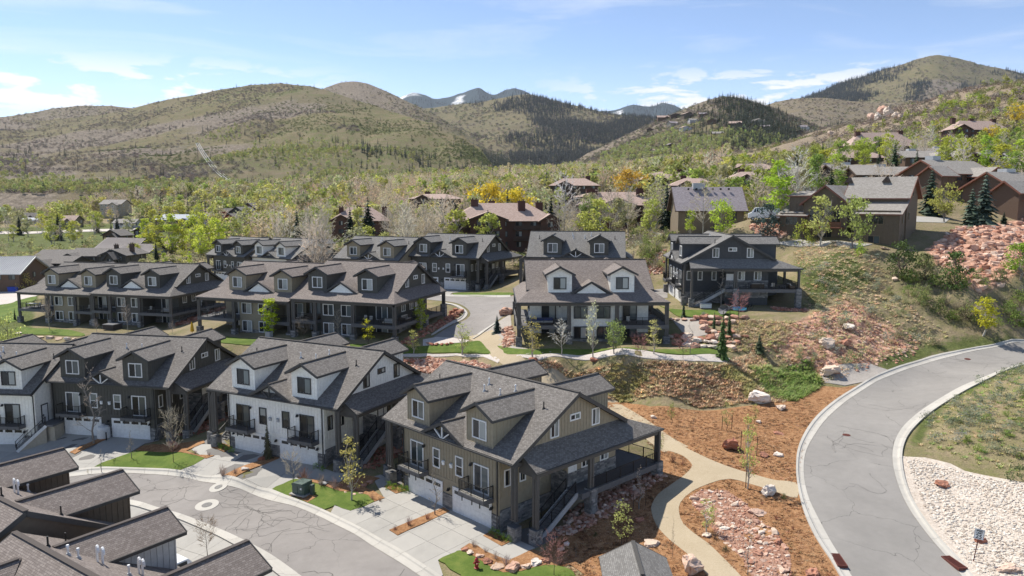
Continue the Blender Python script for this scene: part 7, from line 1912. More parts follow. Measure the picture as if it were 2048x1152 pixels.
for i, (u, v, w_) in enumerate(((1722, 238, 22), (1736, 232, 26), (1750, 228, 28), (1764, 230, 24), (1778, 234, 26), (1790, 238, 20), (1742, 242, 18), (1758, 240, 20), (1802, 240, 18), (1508, 268, 16), (1625, 256, 14), (1660, 272, 16))):
 boulder(u, v, w_, 'pale red cliff rock of the outcrop above the long hillside lodge, %s' % (ORD + ['last'])[i] if i < 9 else 'pale ledge rock on the brushy hillside, %s' % ORD[i - 9], 'rock_cream' if i % 3 else 'rock_pink', 'hillside rock outcrops', 1.3, 'rock', 'cliff_rock', .8, 0)
C124 = lambda x, y: (1240 + x / 6.4, 580 + y / 6.4)
for row, (nm, pts, n, w_) in enumerate((('top', [(1000, 375), (1250, 378), (1580, 362)], 7, 88), ('second', [(1080, 440), (1250, 440), (1450, 430)], 5, 80), ('third', [(1080, 500), (1180, 560), (1300, 560), (1420, 545)], 6, 84), ('left', [(640, 610), (760, 600), (890, 580)], 4, 84), ('fourth', [(850, 625), (1050, 630), (1250, 620), (1380, 610), (1600, 600)], 9, 90), ('fifth', [(880, 665), (1150, 680), (1350, 690), (1500, 690)], 8, 80), ('lowest', [(700, 700), (900, 725), (1130, 740), (1420, 745)], 8, 84), ('upper left', [(660, 390), (760, 395), (930, 395)], 4, 60))):
 P_ = np.array(pts, float)
 for i in range(n):
  q = i / max(1, n - 1) * (len(P_) - 1); k = min(int(q), len(P_) - 2); p = P_[k] + (P_[k + 1] - P_[k]) * (q - k)
  u, v = C124(*p)
  boulder(u + RK.uniform(-1, 1), v + RK.uniform(-1, 1), w_ / 6.4 * RK.uniform(1.1, 1.5), '%s stone block in the %s course of the garden terraces' % (ORD[i], nm), RK.choice(['rock_pink', 'rock_pink', 'rock_cream', 'rock_red']), 'terrace stones, %s course' % nm, .8, 'stone', 'terrace_stone', 1.2, .1)
for i, (u, v) in enumerate(((856, 688), (864, 690), (873, 690), (884, 690), (894, 690), (902, 688))):
 boulder(u, v, 12, 'flat red stone edging the gravel above the path-side lawn', 'rock_red', 'stones edging the gravel bed', .6, 'stone', 'edging_stone')
for i, (u, v) in enumerate(((902, 634), (908, 631), (915, 628), (922, 624), (904, 627), (912, 622))):
 boulder(u, v, 13, 'red stone block on the bend of the upper street', 'rock_red', 'stones on the street bend', .9, 'stone', 'edging_stone')
for i, (u, v) in enumerate(((35, 668), (50, 671), (66, 673), (82, 675), (100, 677), (118, 679), (135, 680), (150, 680))):
 boulder(u, v, 15, 'pale pink stone in the low wall below the left terrace lawn', 'rock_cream', 'stones of the low wall at the left', .7, 'stone', 'edging_stone')
for i, (u, v) in enumerate(((692, 985), (704, 980), (716, 978), (728, 972), (740, 965), (698, 975), (712, 968), (684, 972), (722, 988), (708, 990))):
 boulder(u, v, 15 if i in (3, 4) else 10, 'pink stone at the foot of the yellow budding tree', 'rock_pink', 'stones under the yellow budding tree', .6, 'stone', 'garden_stone')
CREEK = [(1180 + x / 4.571, 900 + y / 4.571) for x, y in ((930, 420), (1020, 365), (1250, 375), (1420, 490), (1540, 640), (1690, 750), (1830, 960), (1840, 1160), (1480, 1170), (1390, 1000), (1280, 890), (1200, 820), (1090, 690), (1060, 620), (930, 510))]
drape('creek_bed', P2(CREEK), 'rubble_bed', .075, .6, lump=.12)
k = 0; taken = []
while k < 225:
 u, v = RK.uniform(1380, 1585), RK.uniform(978, 1156)
 if not inpoly(u, v, CREEK): continue
 w_ = RK.choice((6, 7, 8, 9, 10, 12, 15)) * RK.uniform(.9, 1.2)
 if any((u - a) ** 2 + ((v - b_) * 1.5) ** 2 < ((w_ + c) * .36) ** 2 for a, b_, c in taken) and RK.random() < .93: continue
 taken.append((u, v, w_)); k += 1
 mt = RK.choice(['rock_pink', 'rock_pink', 'rock_cream'])
 boulder(u, v, w_, '%s %s stone at the %s of the dry creek bed' % ('large' if w_ > 11 else ('small' if w_ < 7.5 else 'middling'), mt[5:], 'upper end' if v < 1035 else ('lower end' if v > 1100 else 'middle')), mt, 'stones of the dry creek bed', RK.uniform(.6, .95), 'stone', 'creek_stone', RK.uniform(1, 1.4))
# street furniture and utilities
def thing(name, u, v, label, cat, rz=0.0, dz=0.08, group=None):
 x, y, z = at(u, v); return empty(name, (x, y, z + dz), rz, label, cat, group)
T = thing('transformer_box', 605, 988, 'green utility transformer cabinet on the lawn before the white house', 'transformer', -.45)
b = MB(); b.box((-.95, -.85, 0), (.95, .85, .12)); b.build('concrete_pad', M['concrete_light'], T)
b = MB(); b.box((-.72, -.62, .12), (.72, .62, 1.02)); b.prism([(-.66, 1.02), (.66, 1.02), (.66, 1.24), (-.45, 1.26), (-.66, 1.15)], 'y', -.78, .66); b.build('cabinet', M['box_green'], T)
b = MB(); b.box((-.60, -.66, .2), (-.03, -.62, .98)); b.box((.03, -.66, .2), (.60, -.62, .98)); b.build('cabinet_door', M['box_green'], T)
b = MB(); b.box((.30, -.685, .62), (.48, -.66, .80)); b.build('notice_plate', M['plastic_white'], T)
T = thing('utility_pedestal', 625, 990, 'small green pedestal right of the transformer cabinet', 'pedestal', -.4)
b = MB(); b.box((-.17, -.17, 0), (.17, .17, .85)); b.prism([(-.2, .85), (.2, .85), (.12, .98), (-.12, .98)], 'y', -.2, .2); b.build('housing', M['box_green'], T); b = MB(); b.box((-.11, -.20, .25), (.11, -.17, .7)); b.build('cover', M['box_green'], T)
T = thing('meter_cover', 647, 969, 'pale blue grey meter lid in the mulch behind the transformer lawn', 'lid', -.4, .16)
b = MB(); b.box((-.42, -.26, -.05), (.42, .26, .05)); b.build('lid', M['metal_grey'], T)
def lathe(b, prof, n=12, m=0):
 for (r0, z0), (r1, z1) in zip(prof[:-1], prof[1:]):
  for i in range(n):
   a0, a1 = 2 * math.pi * i / n, 2 * math.pi * (i + 1) / n
   P_ = [(r0 * math.cos(a0), r0 * math.sin(a0), z0), (r0 * math.cos(a1), r0 * math.sin(a1), z0), (r1 * math.cos(a1), r1 * math.sin(a1), z1), (r1 * math.cos(a0), r1 * math.sin(a0), z1)]
   if r0 < 1e-5: P_ = [P_[0], P_[2], P_[3]]
   elif r1 < 1e-5: P_ = P_[:3]
   b.face(P_, m)
T = thing('fire_hydrant', 953, 1139, 'dark red fire hydrant on the lawn near the driveway', 'hydrant', .4, .1)
b = MB(); lathe(b, [(.0, 0), (.19, 0), (.19, .06), (.13, .08), (.13, .52), (.17, .54), (.17, .60), (.14, .62)]); b.build('barrel', M['hydrant_red'], T)
b = MB(); lathe(b, [(.15, .62), (.145, .70), (.10, .80), (.045, .84), (.045, .90), (0, .90)]); b.build('bonnet', M['hydrant_red'], T)
for a in (0, math.pi): b = MB(); b.tube((0, 0, 0), (.22, 0, 0), .06, .06, 8); b.tube((.20, 0, 0), (.25, 0, 0), .08, .075, 6); b.build('nozzle', M['hydrant_red'], T, (0, 0, .46), (0, 0, a))
b = MB(); b.tube((0, -.1, .40), (0, -.24, .40), .085, .085, 8); b.tube((0, -.22, .40), (0, -.27, .40), .11, .10, 8); b.build('pumper_nozzle', M['hydrant_red'], T)
for u, v, r, col, lb in ((437, 975, .90, .40, 'manhole with a pale concrete collar in the lower street, nearer the white house'), (414, 1011, 1.08, .50, 'larger manhole with a pale concrete collar in the lower street, nearer the dormer roofs'), (1693, 871, .0, .42, 'rusty manhole cover in the curving road'), (1935, 719, .0, .42, 'distant manhole cover in the curving road')):
 T = thing('manhole', u, v, lb, 'manhole', 0, .058); x, y = T.location.x, T.location.y
 T.rotation_euler = Vector((H(x - 1, y) - H(x + 1, y), H(x, y - 1) - H(x, y + 1), 2)).to_track_quat('Z', 'Y').to_euler()
 if r:
  b = MB(); lathe(b, [(col * .98, .014), (r, .012), (r, -.05)], 28); b.build('collar', M['concrete_kerb'], T)
 b = MB(); lathe(b, [(0, .022), (col * .72, .022), (col * .72, .016), (col * .95, .018), (col * .95, -.05)], 24)
 for q in np.arange(-.5, .51, .25): b.box((-.28, q * col - .02, .022), (.28, q * col + .02, .030))
 b.build('cover', M['rust' if not r else 'iron'], T)
def rot_of(p, q): return math.atan2(q[1] - p[1], q[0] - p[0])
for u, v, q, lb in ((1677, 1124, ((1665, 1100), (1692, 1150)), 'rust red drain grate in the kerb on the inside of the bend'), (1908, 1129, ((1893, 1115), (1925, 1142)), 'rust red drain grate in the kerb on the outside of the bend')):
 p0, p1 = at(*q[0]), at(*q[1])
 T = thing('drain_grate', u, v, lb, 'drain grate', rot_of(p0, p1), .12)
 b = MB(); b.box((-.98, -.36, -.1), (.98, -.30, .10)); b.box((-.98, .30, -.1), (.98, .36, .10)); b.box((-.98, -.30, -.1), (-.92, .30, .10)); b.box((.92, -.30, -.1), (.98, .30, .10)); b.build('frame', M['rust'], T)
 me = None
 for i in range(13):
  if me is None: b = MB(); b.box((-.03, -.30, -.02), (.03, .30, .085)); me = b.mesh('bar', [M['rust']])
  put('bar', me, T, (-.84 + i * .14, 0, 0))
 b = MB(); b.box((-.92, -.30, -.1), (.92, .30, -.04)); b.build('sump', M['pipe_black'], T)
T = thing('speed_limit_sign', 1946.6, 1125, 'SPEED LIMIT 25 sign leaning on its post among the white cobbles', 'road sign', -.30, 0)
T.rotation_euler = (R(-3), R(7), -.36)
b = MB(); b.bar((0, .03, -.3), (0, .03, 2.72), .06, .045); b.build('post', M['rust'], T)
b = MB(); b.box((-.33, -.015, 1.85), (.33, .0, 2.65)); b.build('sign_plate', M['paint_white'], T)
b = MB()
for a, c in (((-.31, -.019, 1.87), (.31, -.016, 1.885)), ((-.31, -.019, 2.615), (.31, -.016, 2.63)), ((-.31, -.019, 1.885), (-.295, -.016, 2.615)), ((.295, -.019, 1.885), (.31, -.016, 2.615))): b.box(a, c)
b.build('border', M['pipe_black'], T)
for tx, sz, z in (('SPEED', .17, 2.45), ('LIMIT', .17, 2.28), ('25', .42, 1.93)):
 cu = bpy.data.curves.new('lettering', 'FONT'); cu.body = tx; cu.size = sz; cu.align_x = 'CENTER'; cu.extrude = .002; cu.offset = .006
 tmp = bpy.data.objects.new('lettering', cu); COL.objects.link(tmp); bpy.context.view_layer.update(); me = bpy.data.meshes.new_from_object(tmp.evaluated_get(bpy.context.evaluated_depsgraph_get())); bpy.data.objects.remove(tmp); me.materials.clear(); me.materials.append(M['pipe_black']); put('lettering', me, T, (0, -.022, z), (math.pi / 2, 0, 0))
T = empty('pavilion', (8.75, 50.3, H(8.75, 50.3) - .15), -.03, 'small open pavilion with a grey gabled roof beside the footpath', 'pavilion')
b = MB()
for s in (-1, 1): b.slab([(0, -2.6, 3.42), (s * 2.45, -2.6, 2.15), (s * 2.45, 2.4, 2.15), (0, 2.4, 3.42)], .16); b.bar((0, -2.62, 3.28), (s * 2.45, -2.62, 2.0), .08, .28, 1); b.bar((0, 2.42, 3.28), (s * 2.45, 2.42, 2.0), .08, .28, 1)
b.bar((0, -2.6, 3.43), (0, 2.4, 3.43), .28, .05); b.build('roof', [M['shingle_dark'], M['fascia']], T)
for x in (-1.9, 1.9):
 for y in (-2.0, 1.9):
  b = MB(); b.box((x - .12, y - .12, -.4), (x + .12, y + .12, 2.3)); o = b.build('post', M['post_wood'], T); k = put('stone_base', stone_mesh('pav', [((-.3, -.3, -.4), (.3, .3, .9), [('x', 1), ('x', -1), ('y', 1), ('y', -1)])]), o, (x, y, 0)); k['kind'] = 'stuff'
b = MB(); b.box((-2.1, -2.1, 2.1), (2.1, -1.9, 2.3)); b.box((-2.1, 1.8, 2.1), (2.1, 2.0, 2.3)); b.box((-2.0, -1.9, 2.1), (-1.8, 1.8, 2.3)); b.box((1.8, -1.9, 2.1), (2.0, 1.8, 2.3)); b.bar((0, -2.0, 2.3), (0, -2.0, 3.2), .14); b.build('beam', M['post_wood'], T)
b = MB(); b.tube((0, -2.72, 3.22), (0, -2.72, 3.08), .09, .12, 8); b.build('lamp', M['plastic_white'], T)
b = MB(); b.box((-1.3, .6, .45), (1.3, 1.1, 1.6)); 
b.build('mailbox_cabinet', M['iron'], T)
b = MB(); b.box((-2.2, -2.3, -.3), (2.2, 2.2, .05)); b.build('floor_slab', M['concrete_light'], T)
for u, v, hh, lb in ((1443.5, 862, 1.7, 'left stake of the upper sapling'), (1463, 860, 1.7, 'right stake of the upper sapling'), (1481, 904, 2.2, 'stake right of the round red boulder'), (1513, 913, 2.0, 'leaning stake left of the flat pink boulder'), (1491, 977, 2.6, 'stake at the tall staked aspen'), (1253, 1086, 1.3, 'stake beside the pale green sapling'), (1291, 1012, 1.8, 'tan stake in the shaded mulch'), (1266, 1020, 1.5, 'stake left of the bare tree in the shaded mulch'), (1247, 1094, 1.4, 'stake at the foot of the pale green sapling')):
 T = thing('tree_stake', u, v, lb, 'stake', 0, 0); b = MB(); b.bar((0, 0, -.2), (.05, 0, hh), .06); b.tube((.05, 0, hh), (.05, 0, hh + .02), .03, .02, 4)
 tag(T, lb, 'stake', 'tree stakes'); b.build('post', M['stake'], T)
# vehicles
def car(label, x, y, z, yaw, L=4.9, Wd=1.95, Hh=1.78, kind='suv', paint='paint_white', cat='car'):
 T = empty('parked_car', (x, y, z), -yaw, label, cat)
 h = Hh; a = L / 2
 if kind == 'van': prof = [(-a, .45), (-a, h * .52), (-a + .55, h * .60), (-a + 1.25, h * .97), (-a + 1.7, h), (a - .1, h), (a, h * .9), (a, .45)]
 elif kind == 'pickup': prof = [(-a, .5), (-a, h * .56), (-a + 1.4, h * .62), (-a + 2.0, h * .98), (-a + 3.3, h), (-a + 3.6, h * .62), (a, h * .62), (a, .5)]
 else: prof = [(-a, .42), (-a, h * .52), (-a + 1.15, h * .60), (-a + 1.85, h * .97), (-a + 2.3, h), (a - .5, h * .99), (a - .05, h * .62), (a, .42)]
 b = MB(); w_ = Wd / 2
 n = len(prof); ins = [(.14 if p[1] > h * .7 else 0) for p in prof]
 A = [(p[0], -w_ + i, p[1]) for p, i in zip(prof, ins)]; B = [(p[0], w_ - i, p[1]) for p, i in zip(prof, ins)]
 b.face(A); b.face(B[::-1])
 for i in range(n):
  j = (i + 1) % n; b.face([A[j], A[i], B[i], B[j]])
 body = b.build('body', M[paint], T)
 bv = body.modifiers.new('bevel', 'BEVEL'); bv.width = .06; bv.segments = 2; bv.limit_method = 'ANGLE'
 zt, zb = h * .93, h * .64
 for s in (-1, 1):
  b = MB(); x0, x1 = (-a + 1.5, a - .55) if kind != 'pickup' else (-a + 1.75, -a + 3.35)
  if kind == 'van': x0, x1 = -a + .95, -a + 2.1
  m_ = (x0 + x1) / 2
  for p, q in ((x0 + .25, m_ - .05), (m_ + .05, x1 - .12)): b.face([(p - .15 if p < m_ - .2 else p, s * (w_ + .012), zb), (q, s * (w_ + .012), zb), (q, s * (w_ - .10), zt), (p + .12, s * (w_ - .10), zt)])
  b.build('side_window', M['glass'], T)
 i0, i1 = (2, 3); b = MB(); p, q = prof[i0], prof[i1]
 b.face([(p[0] + .03, -w_ + .12, p[1] + .05), (p[0] + .03, w_ - .12, p[1] + .05), (q[0] - .02, w_ - .26, q[1] + .015), (q[0] - .02, -w_ + .26, q[1] + .015)]); b.build('windscreen', M['glass'], T)
 b = MB(); xr = a + .01
 if kind == 'suv': b.face([(a - .44, -w_ + .24, h * .95), (a - .44, w_ - .24, h * .95), (a - .03, w_ - .14, h * .66), (a - .03, -w_ + .14, h * .66)]); b.build('rear_window', M['glass'], T)
 elif kind == 'van': b.box((xr, -w_ + .2, h * .62), (xr + .02, w_ - .2, h * .86)); b.build('rear_window', M['glass'], T)
 else: b.face([(-a + 3.34, -w_ + .25, h * .95), (-a + 3.34, w_ - .25, h * .95), (-a + 3.58, w_ - .2, h * .66), (-a + 3.58, -w_ + .2, h * .66)]); b.build('rear_window', M['glass'], T)
 for sx_ in (-a + .9, a - .95):
  for s in (-1, 1):
   b = MB(); b.tube((0, -.12, 0), (0, .12, 0), .37, .37, 16); o = b.build('wheel', M['tyre'], T, (sx_, s * (w_ - .12), .37)); b = MB(); b.tube((0, -.13, 0), (0, .13, 0), .22, .22, 10); b.build('rim', M['paint_silver'], o)
 for s in (-1, 1):
  b = MB(); b.box((-a - .015, s * (w_ - .45), h * .38), (-a + .05, s * (w_ - .08), h * .47)); b.build('headlight', M['plastic_white'], T)
  b = MB(); b.box((a - .05, s * (w_ - .25), h * .42), (a + .015, s * (w_ - .05), h * .60)); b.build('tail_light', M['hydrant_red'], T)
  b = MB(); b.box((-a + 1.55, s * (w_ + .02), h * .60), (-a + 1.75, s * (w_ + .22), h * .68)); b.build('mirror', M[paint], T)
 b = MB(); b.box((-a - .03, -w_ + .08, .35), (-a + .1, w_ - .08, .58)); b.build('bumper', M['paint_dark'], T); b = MB(); b.box((a - .1, -w_ + .08, .35), (a + .03, w_ - .08, .58)); b.build('bumper', M['paint_dark'], T)
 return T
p = hw('FG1', -3.6, -3.3); car('white sport utility vehicle on the drive behind the lower-left dormer roofs', p[0], p[1], H(p[0], p[1]) + .07, HOUSES['FG1'][3] + math.pi / 2)
p = at(1527, 441); car('white delivery van parked beside the blue-grey spruce', p[0], p[1], p[2] + .05, .25, 6.2, 2.05, 2.65, 'van', 'paint_white', 'van')
p = at(110, 463.5); car('white pickup truck driving along the meadow road', p[0], p[1], p[2] + .25, .05, 5.8, 2.0, 1.9, 'pickup', 'paint_white', 'pickup')
for i, (u, v, pt, lb) in enumerate(((222, 444, 'paint_white', 'white'), (229, 444, 'paint_dark', 'dark'), (236, 444, 'paint_silver', 'silver'))):
 p = at(u, v); car('%s car parked before the grey house beyond the meadow' % lb, p[0], p[1], p[2] + .05, .3 + math.pi / 2, paint=pt)
# front steps of the off-white house at the left edge
p0 = Vector(at(33, 902)); p1 = Vector(hw('D', 8.0, .75, 2.72)); D2 = Vector((p1.x - p0.x, p1.y - p0.y, 0)); LN = D2.length; dx = D2 / LN; sy_ = Vector((-dx.y, dx.x, 0))
X_, Y_, Z_, A_ = HOUSES['D']
inv = Matrix.LocRotScale(Vector((X_, Y_, Z_)), Matrix.Rotation(-A_, 3, 'Z').to_quaternion(), None).inverted()
b = MB(); n = 15
for i in range(n):
 c = p0 + dx * (LN * i / n); z = p0.z + (p1.z - p0.z) * (i + 1) / n; e = LN / n
 P_ = [c - sy_ * .62, c + sy_ * .62, c + sy_ * .62 + dx * (e + .03), c - sy_ * .62 + dx * (e + .03)]
 b.face([(q.x, q.y, z) for q in P_]); b.face([(P_[0].x, P_[0].y, z), (P_[1].x, P_[1].y, z), (P_[1].x, P_[1].y, z - .17), (P_[0].x, P_[0].y, z - .17)])
for s in (-1, 1):
 q0, q1 = p0 + sy_ * s * .66, p1 + sy_ * s * .66
 b.bar((q0.x, q0.y, p0.z + .05), (q1.x, q1.y, p1.z - .1), .09, .34, 1)
b.face([(q.x, q.y, q.z) for q in (p0 + sy_ * -.6, p0 + dx * LN + sy_ * -.6, Vector((p1.x, p1.y, p1.z - .15)) + sy_ * -.6)], 2)
b.v = [tuple(inv @ Vector(v)) for v in b.v]; b.build('staircase', [M['concrete_light'], M['plastic_white'], M['siding_cream']], D_)
b = MB(); b.box((7.42, .3, 2.5), (9.3, 3.2, 2.75)); b.box((7.6, .7, -1), (9.2, 3.0, 2.5), 1); b.build('entry_landing', [M['deck_floor'], M['siding_cream']], D_)
for s in (-1, 1):
 b = MB(); q0, q1 = inv @ (p0 + sy_ * s * .62), inv @ (p1 + sy_ * s * .62); railing(b, q0, q1, 1.0, sp=.18); b.build('stair_railing', M['rail_black'], D_)
b = MB(); b.box((7.4, 1.1, 2.75), (7.46, 2.0, 4.85)); b.box((7.4, .98, 2.75), (7.48, 1.1, 4.97), 1); b.box((7.4, 2.0, 2.75), (7.48, 2.12, 4.97), 1); b.box((7.4, 1.1, 4.85), (7.48, 2.0, 4.97), 1); b.build('door', [M['door_white'], M['trim_dark']], D_)
# things around the houses
def on(h, x, y, z, name, label, cat, rz=0.0, group=None):
 p = hw(h, x, y, z); return empty(name, p, -HOUSES[h][3] + rz, label, cat, group)
T = on('C', -.1, -.55, 0, 'propane_tank', 'pale upright tank between the charcoal garage doors', 'tank')
T.location.z = H(T.location.x, T.location.y) + .05
b = MB(); lathe(b, [(0, 0), (.70, 0), (.74, .1), (.74, 1.15), (.62, 1.42), (.3, 1.56), (0, 1.58)], 18); b.build('shell', M['plastic_white'], T); b = MB(); lathe(b, [(.2, 1.5), (.2, 1.72), (.12, 1.76), (0, 1.76)], 10); b.build('valve_cap', M['metal_grey'], T)
for x in (-.95, .95):
 T = on('C', x - .1, -1.3, 0, 'bollard', 'black bollard %s of the pale tank' % ('left' if x < 0 else 'right'), 'bollard', 0, 'bollards at the pale tank'); T.location.z = H(T.location.x, T.location.y)
 b = MB(); lathe(b, [(.075, -.1), (.075, 1.0), (.05, 1.06), (0, 1.07)], 10); b.build('post', M['rail_black'], T)
def sofa(T, w_=2.0, fab='fabric_cream', fr='wicker', pillow=None):
 b = MB(); b.box((-w_ / 2, -.42, .05), (w_ / 2, .42, .30)); b.box((-w_ / 2, .30, .30), (w_ / 2, .44, .78)); b.build('frame', M[fr], T)
 n = max(1, round(w_ / .7))
 for i in range(n):
  x0 = -w_ / 2 + .1 + (w_ - .2) * i / n; x1 = -w_ / 2 + .1 + (w_ - .2) * (i + 1) / n - .03
  b = MB(); b.box((x0, -.42, .30), (x1, .28, .46)); b.build('seat_cushion', M[fab], T); b = MB(); b.bar(((x0 + x1) / 2, .24, .46), ((x0 + x1) / 2, .32, .88), x1 - x0, .16); b.build('back_cushion', M[pillow or fab], T)
 for s in (-1, 1): b = MB(); b.box((s * w_ / 2, -.42, .05), (s * (w_ / 2 - .1), .42, .58)); b.build('arm', M[fr], T)
def table(T, w_=1.1, d=.7, h=.45, top='deck_floor'):
 b = MB(); b.box((-w_ / 2, -d / 2, h - .05), (w_ / 2, d / 2, h)); b.build('tabletop', M[top], T)
 for x in (-1, 1):
  for y in (-1, 1): b = MB(); b.box((x * (w_ / 2 - .1) - .03, y * (d / 2 - .1) - .03, 0), (x * (w_ / 2 - .1) + .03, y * (d / 2 - .1) + .03, h - .05)); b.build('leg', M['rail_black'], T)
def chair(T, fab='fabric_cream'):
 b = MB(); b.box((-.27, -.27, .38), (.27, .27, .45)); b.build('seat', M[fab], T); b = MB(); b.bar((0, .25, .45), (0, .34, .98), .5, .05); b.build('backrest', M[fab], T)
 for x in (-1, 1):
  for y in (-1, 1): b = MB(); b.bar((x * .23, y * .23, 0), (x * .22, y * .22, .40), .035); b.build('leg', M['rail_black'], T)
DK = 2.79
for h, x, y, kind, rz, lb in (('H', 7.0, 16.3, 'sofa_b', math.pi, 'wicker sectional with blue cushions on the left deck of the white house'), ('H', 5.0, 15.2, 'table', 0, 'low table on the left deck of the white house'), ('H', 9.4, 14.6, 'chair', math.pi / 2, 'chair at the left corner of the white house deck'), ('H', -5.2, 16.2, 'chair', math.pi, 'chair on the right deck of the white house'), ('H', -6.8, 16.3, 'table', 0, 'low table on the right deck of the white house'),
 ('E', 9.7, 11.2, 'sofa', -math.pi / 2, 'cream sofa on the slate house porch'), ('E', 9.6, 13.6, 'chair', -math.pi / 2, 'cream armchair beside the sofa on the slate house porch'), ('E', 9.3, 15.2, 'table', 0, 'grey patio table on the slate house porch'), ('E', 9.7, 16.4, 'sofa', math.pi, 'cream loveseat at the corner of the slate house porch'),
 ('F2R', -5.4, 16.0, 'chair', math.pi, 'striped armchair on the right deck of the charcoal terrace'), ('F2R', -4.2, 15.6, 'chair', math.pi, 'second striped armchair on the right deck of the charcoal terrace'), ('F2R', -7.0, 15.2, 'table', 0, 'patio table on the right deck of the charcoal terrace'), ('F2R', -9.0, 16.6, 'sofa', math.pi, 'cream loveseat at the right corner of the charcoal terrace deck'), ('F2R', -9.6, 12.5, 'sofa', -math.pi / 2, 'cream sofa on the side deck of the charcoal terrace'), ('F2R', 4.6, 16.3, 'sofa_w', math.pi, 'brown bench sofa on the left deck of the charcoal terrace'), ('F2R', 6.6, 16.4, 'chair', math.pi, 'pale chair on the left deck of the charcoal terrace'),
 ('F2L', 5.2, 16.0, 'chair', math.pi, 'tan deck chair on the left deck of the olive terrace'), ('F2L', 6.6, 16.2, 'chair', math.pi, 'second tan deck chair on the left deck of the olive terrace'), ('F2L', 8.6, 15.6, 'table', 0, 'pale table on the left deck of the olive terrace'),
 ('F1R', -4.6, 16.2, 'chair', math.pi, 'grey armchair on the right deck of the left terrace'), ('F1R', -6.2, 16.0, 'table', 0, 'low table on the right deck of the left terrace'), ('F1R', -8.6, 16.5, 'sofa', math.pi, 'pale sofa at the right corner of the left terrace deck'), ('F1L', 9.2, 15.6, 'table_w', 0, 'white dining table at the far left deck corner'), ('F1L', 7.4, 15.8, 'chair', math.pi, 'chair beside the white dining table at the far left'), ('F1L', -5.0, 16.0, 'chair', math.pi, 'chair on the right deck of the olive half at the far left')):
 T = on(h, x, y, DK, {'sofa': 'patio_sofa', 'sofa_b': 'patio_sofa', 'sofa_w': 'patio_sofa', 'table': 'patio_table', 'table_w': 'patio_table', 'chair': 'patio_chair'}[kind], lb, {'s': 'sofa', 't': 'table', 'c': 'chair'}[kind[0]], rz, 'patio furniture on the decks')
 if kind == 'sofa': sofa(T)
 elif kind == 'sofa_b': sofa(T, 3.2, 'fabric_cream', 'wicker', 'fabric_blue')
 elif kind == 'sofa_w': sofa(T, 2.6, 'wicker', 'wicker')
 elif kind == 'table': table(T)
 elif kind == 'table_w': table(T, 2.2, 1.0, .75, 'plastic_white')
 else: chair(T, 'fabric_cream' if h != 'F2L' else 'siding_tan')
T = on('F1R', .4, 20.2, 0, 'hot_tub', 'covered hot tub behind the left terrace', 'hot tub'); T.location.z = H(T.location.x, T.location.y) + .05
b = MB(); b.box((-1.15, -1.15, 0), (1.15, 1.15, .85))
for q in np.arange(-1.05, 1.06, .15): b.box((q - .05, -1.18, .05), (q + .05, -1.15, .8)); b.box((q - .05, 1.15, .05), (q + .05, 1.18, .8))
b.build('cabinet', M['spa_brown'], T)
for s in (-1, 1): b = MB(); b.box((s * .02, -1.22, .85), (s * 1.22, 1.22, .98)); b.build('cover', M['fabric_grey'], T)
T = on('F2L', 9.6, 20.0, 0, 'patio_parasol', 'closed yellow parasol beside the olive terrace', 'parasol'); T.location.z = H(T.location.x, T.location.y) + .05
b = MB(); lathe(b, [(.05, 1.0), (.30, 1.1), (.26, 1.5), (.18, 2.2), (.05, 2.65), (0, 2.7)], 8); b.build('canopy', M['fabric_yellow'], T); b = MB(); b.tube((0, 0, 0), (0, 0, 2.75), .03, .03, 6); lathe(b, [(.3, 0), (.3, .08), (.05, .12)], 10); b.build('pole', M['iron'], T)
p = at(1452, 629); T = empty('lawn_parasol', (p[0], p[1], p[2] + .1), .3, 'tipped-over pale green parasol on the slate house lawn', 'parasol')
b = MB(); n = 8; tip = Vector((1.5, .1, 1.35))
for i in range(n):
 a0, a1 = 2 * math.pi * i / n, 2 * math.pi * (i + 1) / n
 q = [Vector((-.55 + .35 * math.cos(a), 1.25 * math.sin(a), .75 + .78 * math.cos(a))) for a in (a0, a1)]
 b.face([tip * .62, q[0], q[1]])
b.build('canopy', M['fabric_grey'], T); b = MB(); b.tube((-.4, 0, .6), tip, .03, .03, 6); b.build('pole', M['metal_grey'], T)
p = at(1411, 617); T = empty('storage_box', (p[0], p[1], p[2] + .1), 0, 'white storage chest under the slate house stairs', 'storage box')
b = MB(); b.box((-.85, -.4, 0), (.85, .4, .62)); b.build('chest', M['plastic_white'], T); b = MB(); b.box((-.9, -.45, .62), (.9, .45, .70)); b.build('lid', M['metal_grey'], T)
p = at(1478, 621); T = empty('play_tarp', (p[0], p[1], p[2] + .1), .2, 'turquoise paddling pool on the edge of the slate house lawn', 'paddling pool')
b = MB(); lathe(b, [(0, .05), (.95, .05), (.95, .32), (1.1, .36), (1.12, .05)], 16); b.build('basin', M['paint_cyan'], T)
T.name = 'paddling_pool'
p = at(1497, 620); T = empty('bicycle', (p[0], p[1], p[2] + .1), .4, 'dark bicycle lying up against the stones by the slate house', 'bicycle'); T.rotation_euler = (R(20), 0, .5)
for x in (-.52, .52):
 b = MB()
 for i in range(16):
  a0, a1 = 2 * math.pi * i / 16, 2 * math.pi * (i + 1) / 16; b.bar((x + .33 * math.cos(a0), 0, .33 + .33 * math.sin(a0)), (x + .33 * math.cos(a1), 0, .33 + .33 * math.sin(a1)), .04)
 b.build('wheel', M['tyre'], T)
b = MB(); 
for q, r in (((-.52, 0, .33), (-.15, 0, .30)), ((-.15, 0, .30), (-.22, 0, .85)), ((-.52, 0, .33), (-.2, 0, .75)), ((-.2, 0, .75), (.38, 0, .78)), ((-.15, 0, .30), (.38, 0, .72)), ((.38, 0, .9), (.52, 0, .33))): b.bar(q, r, .04)
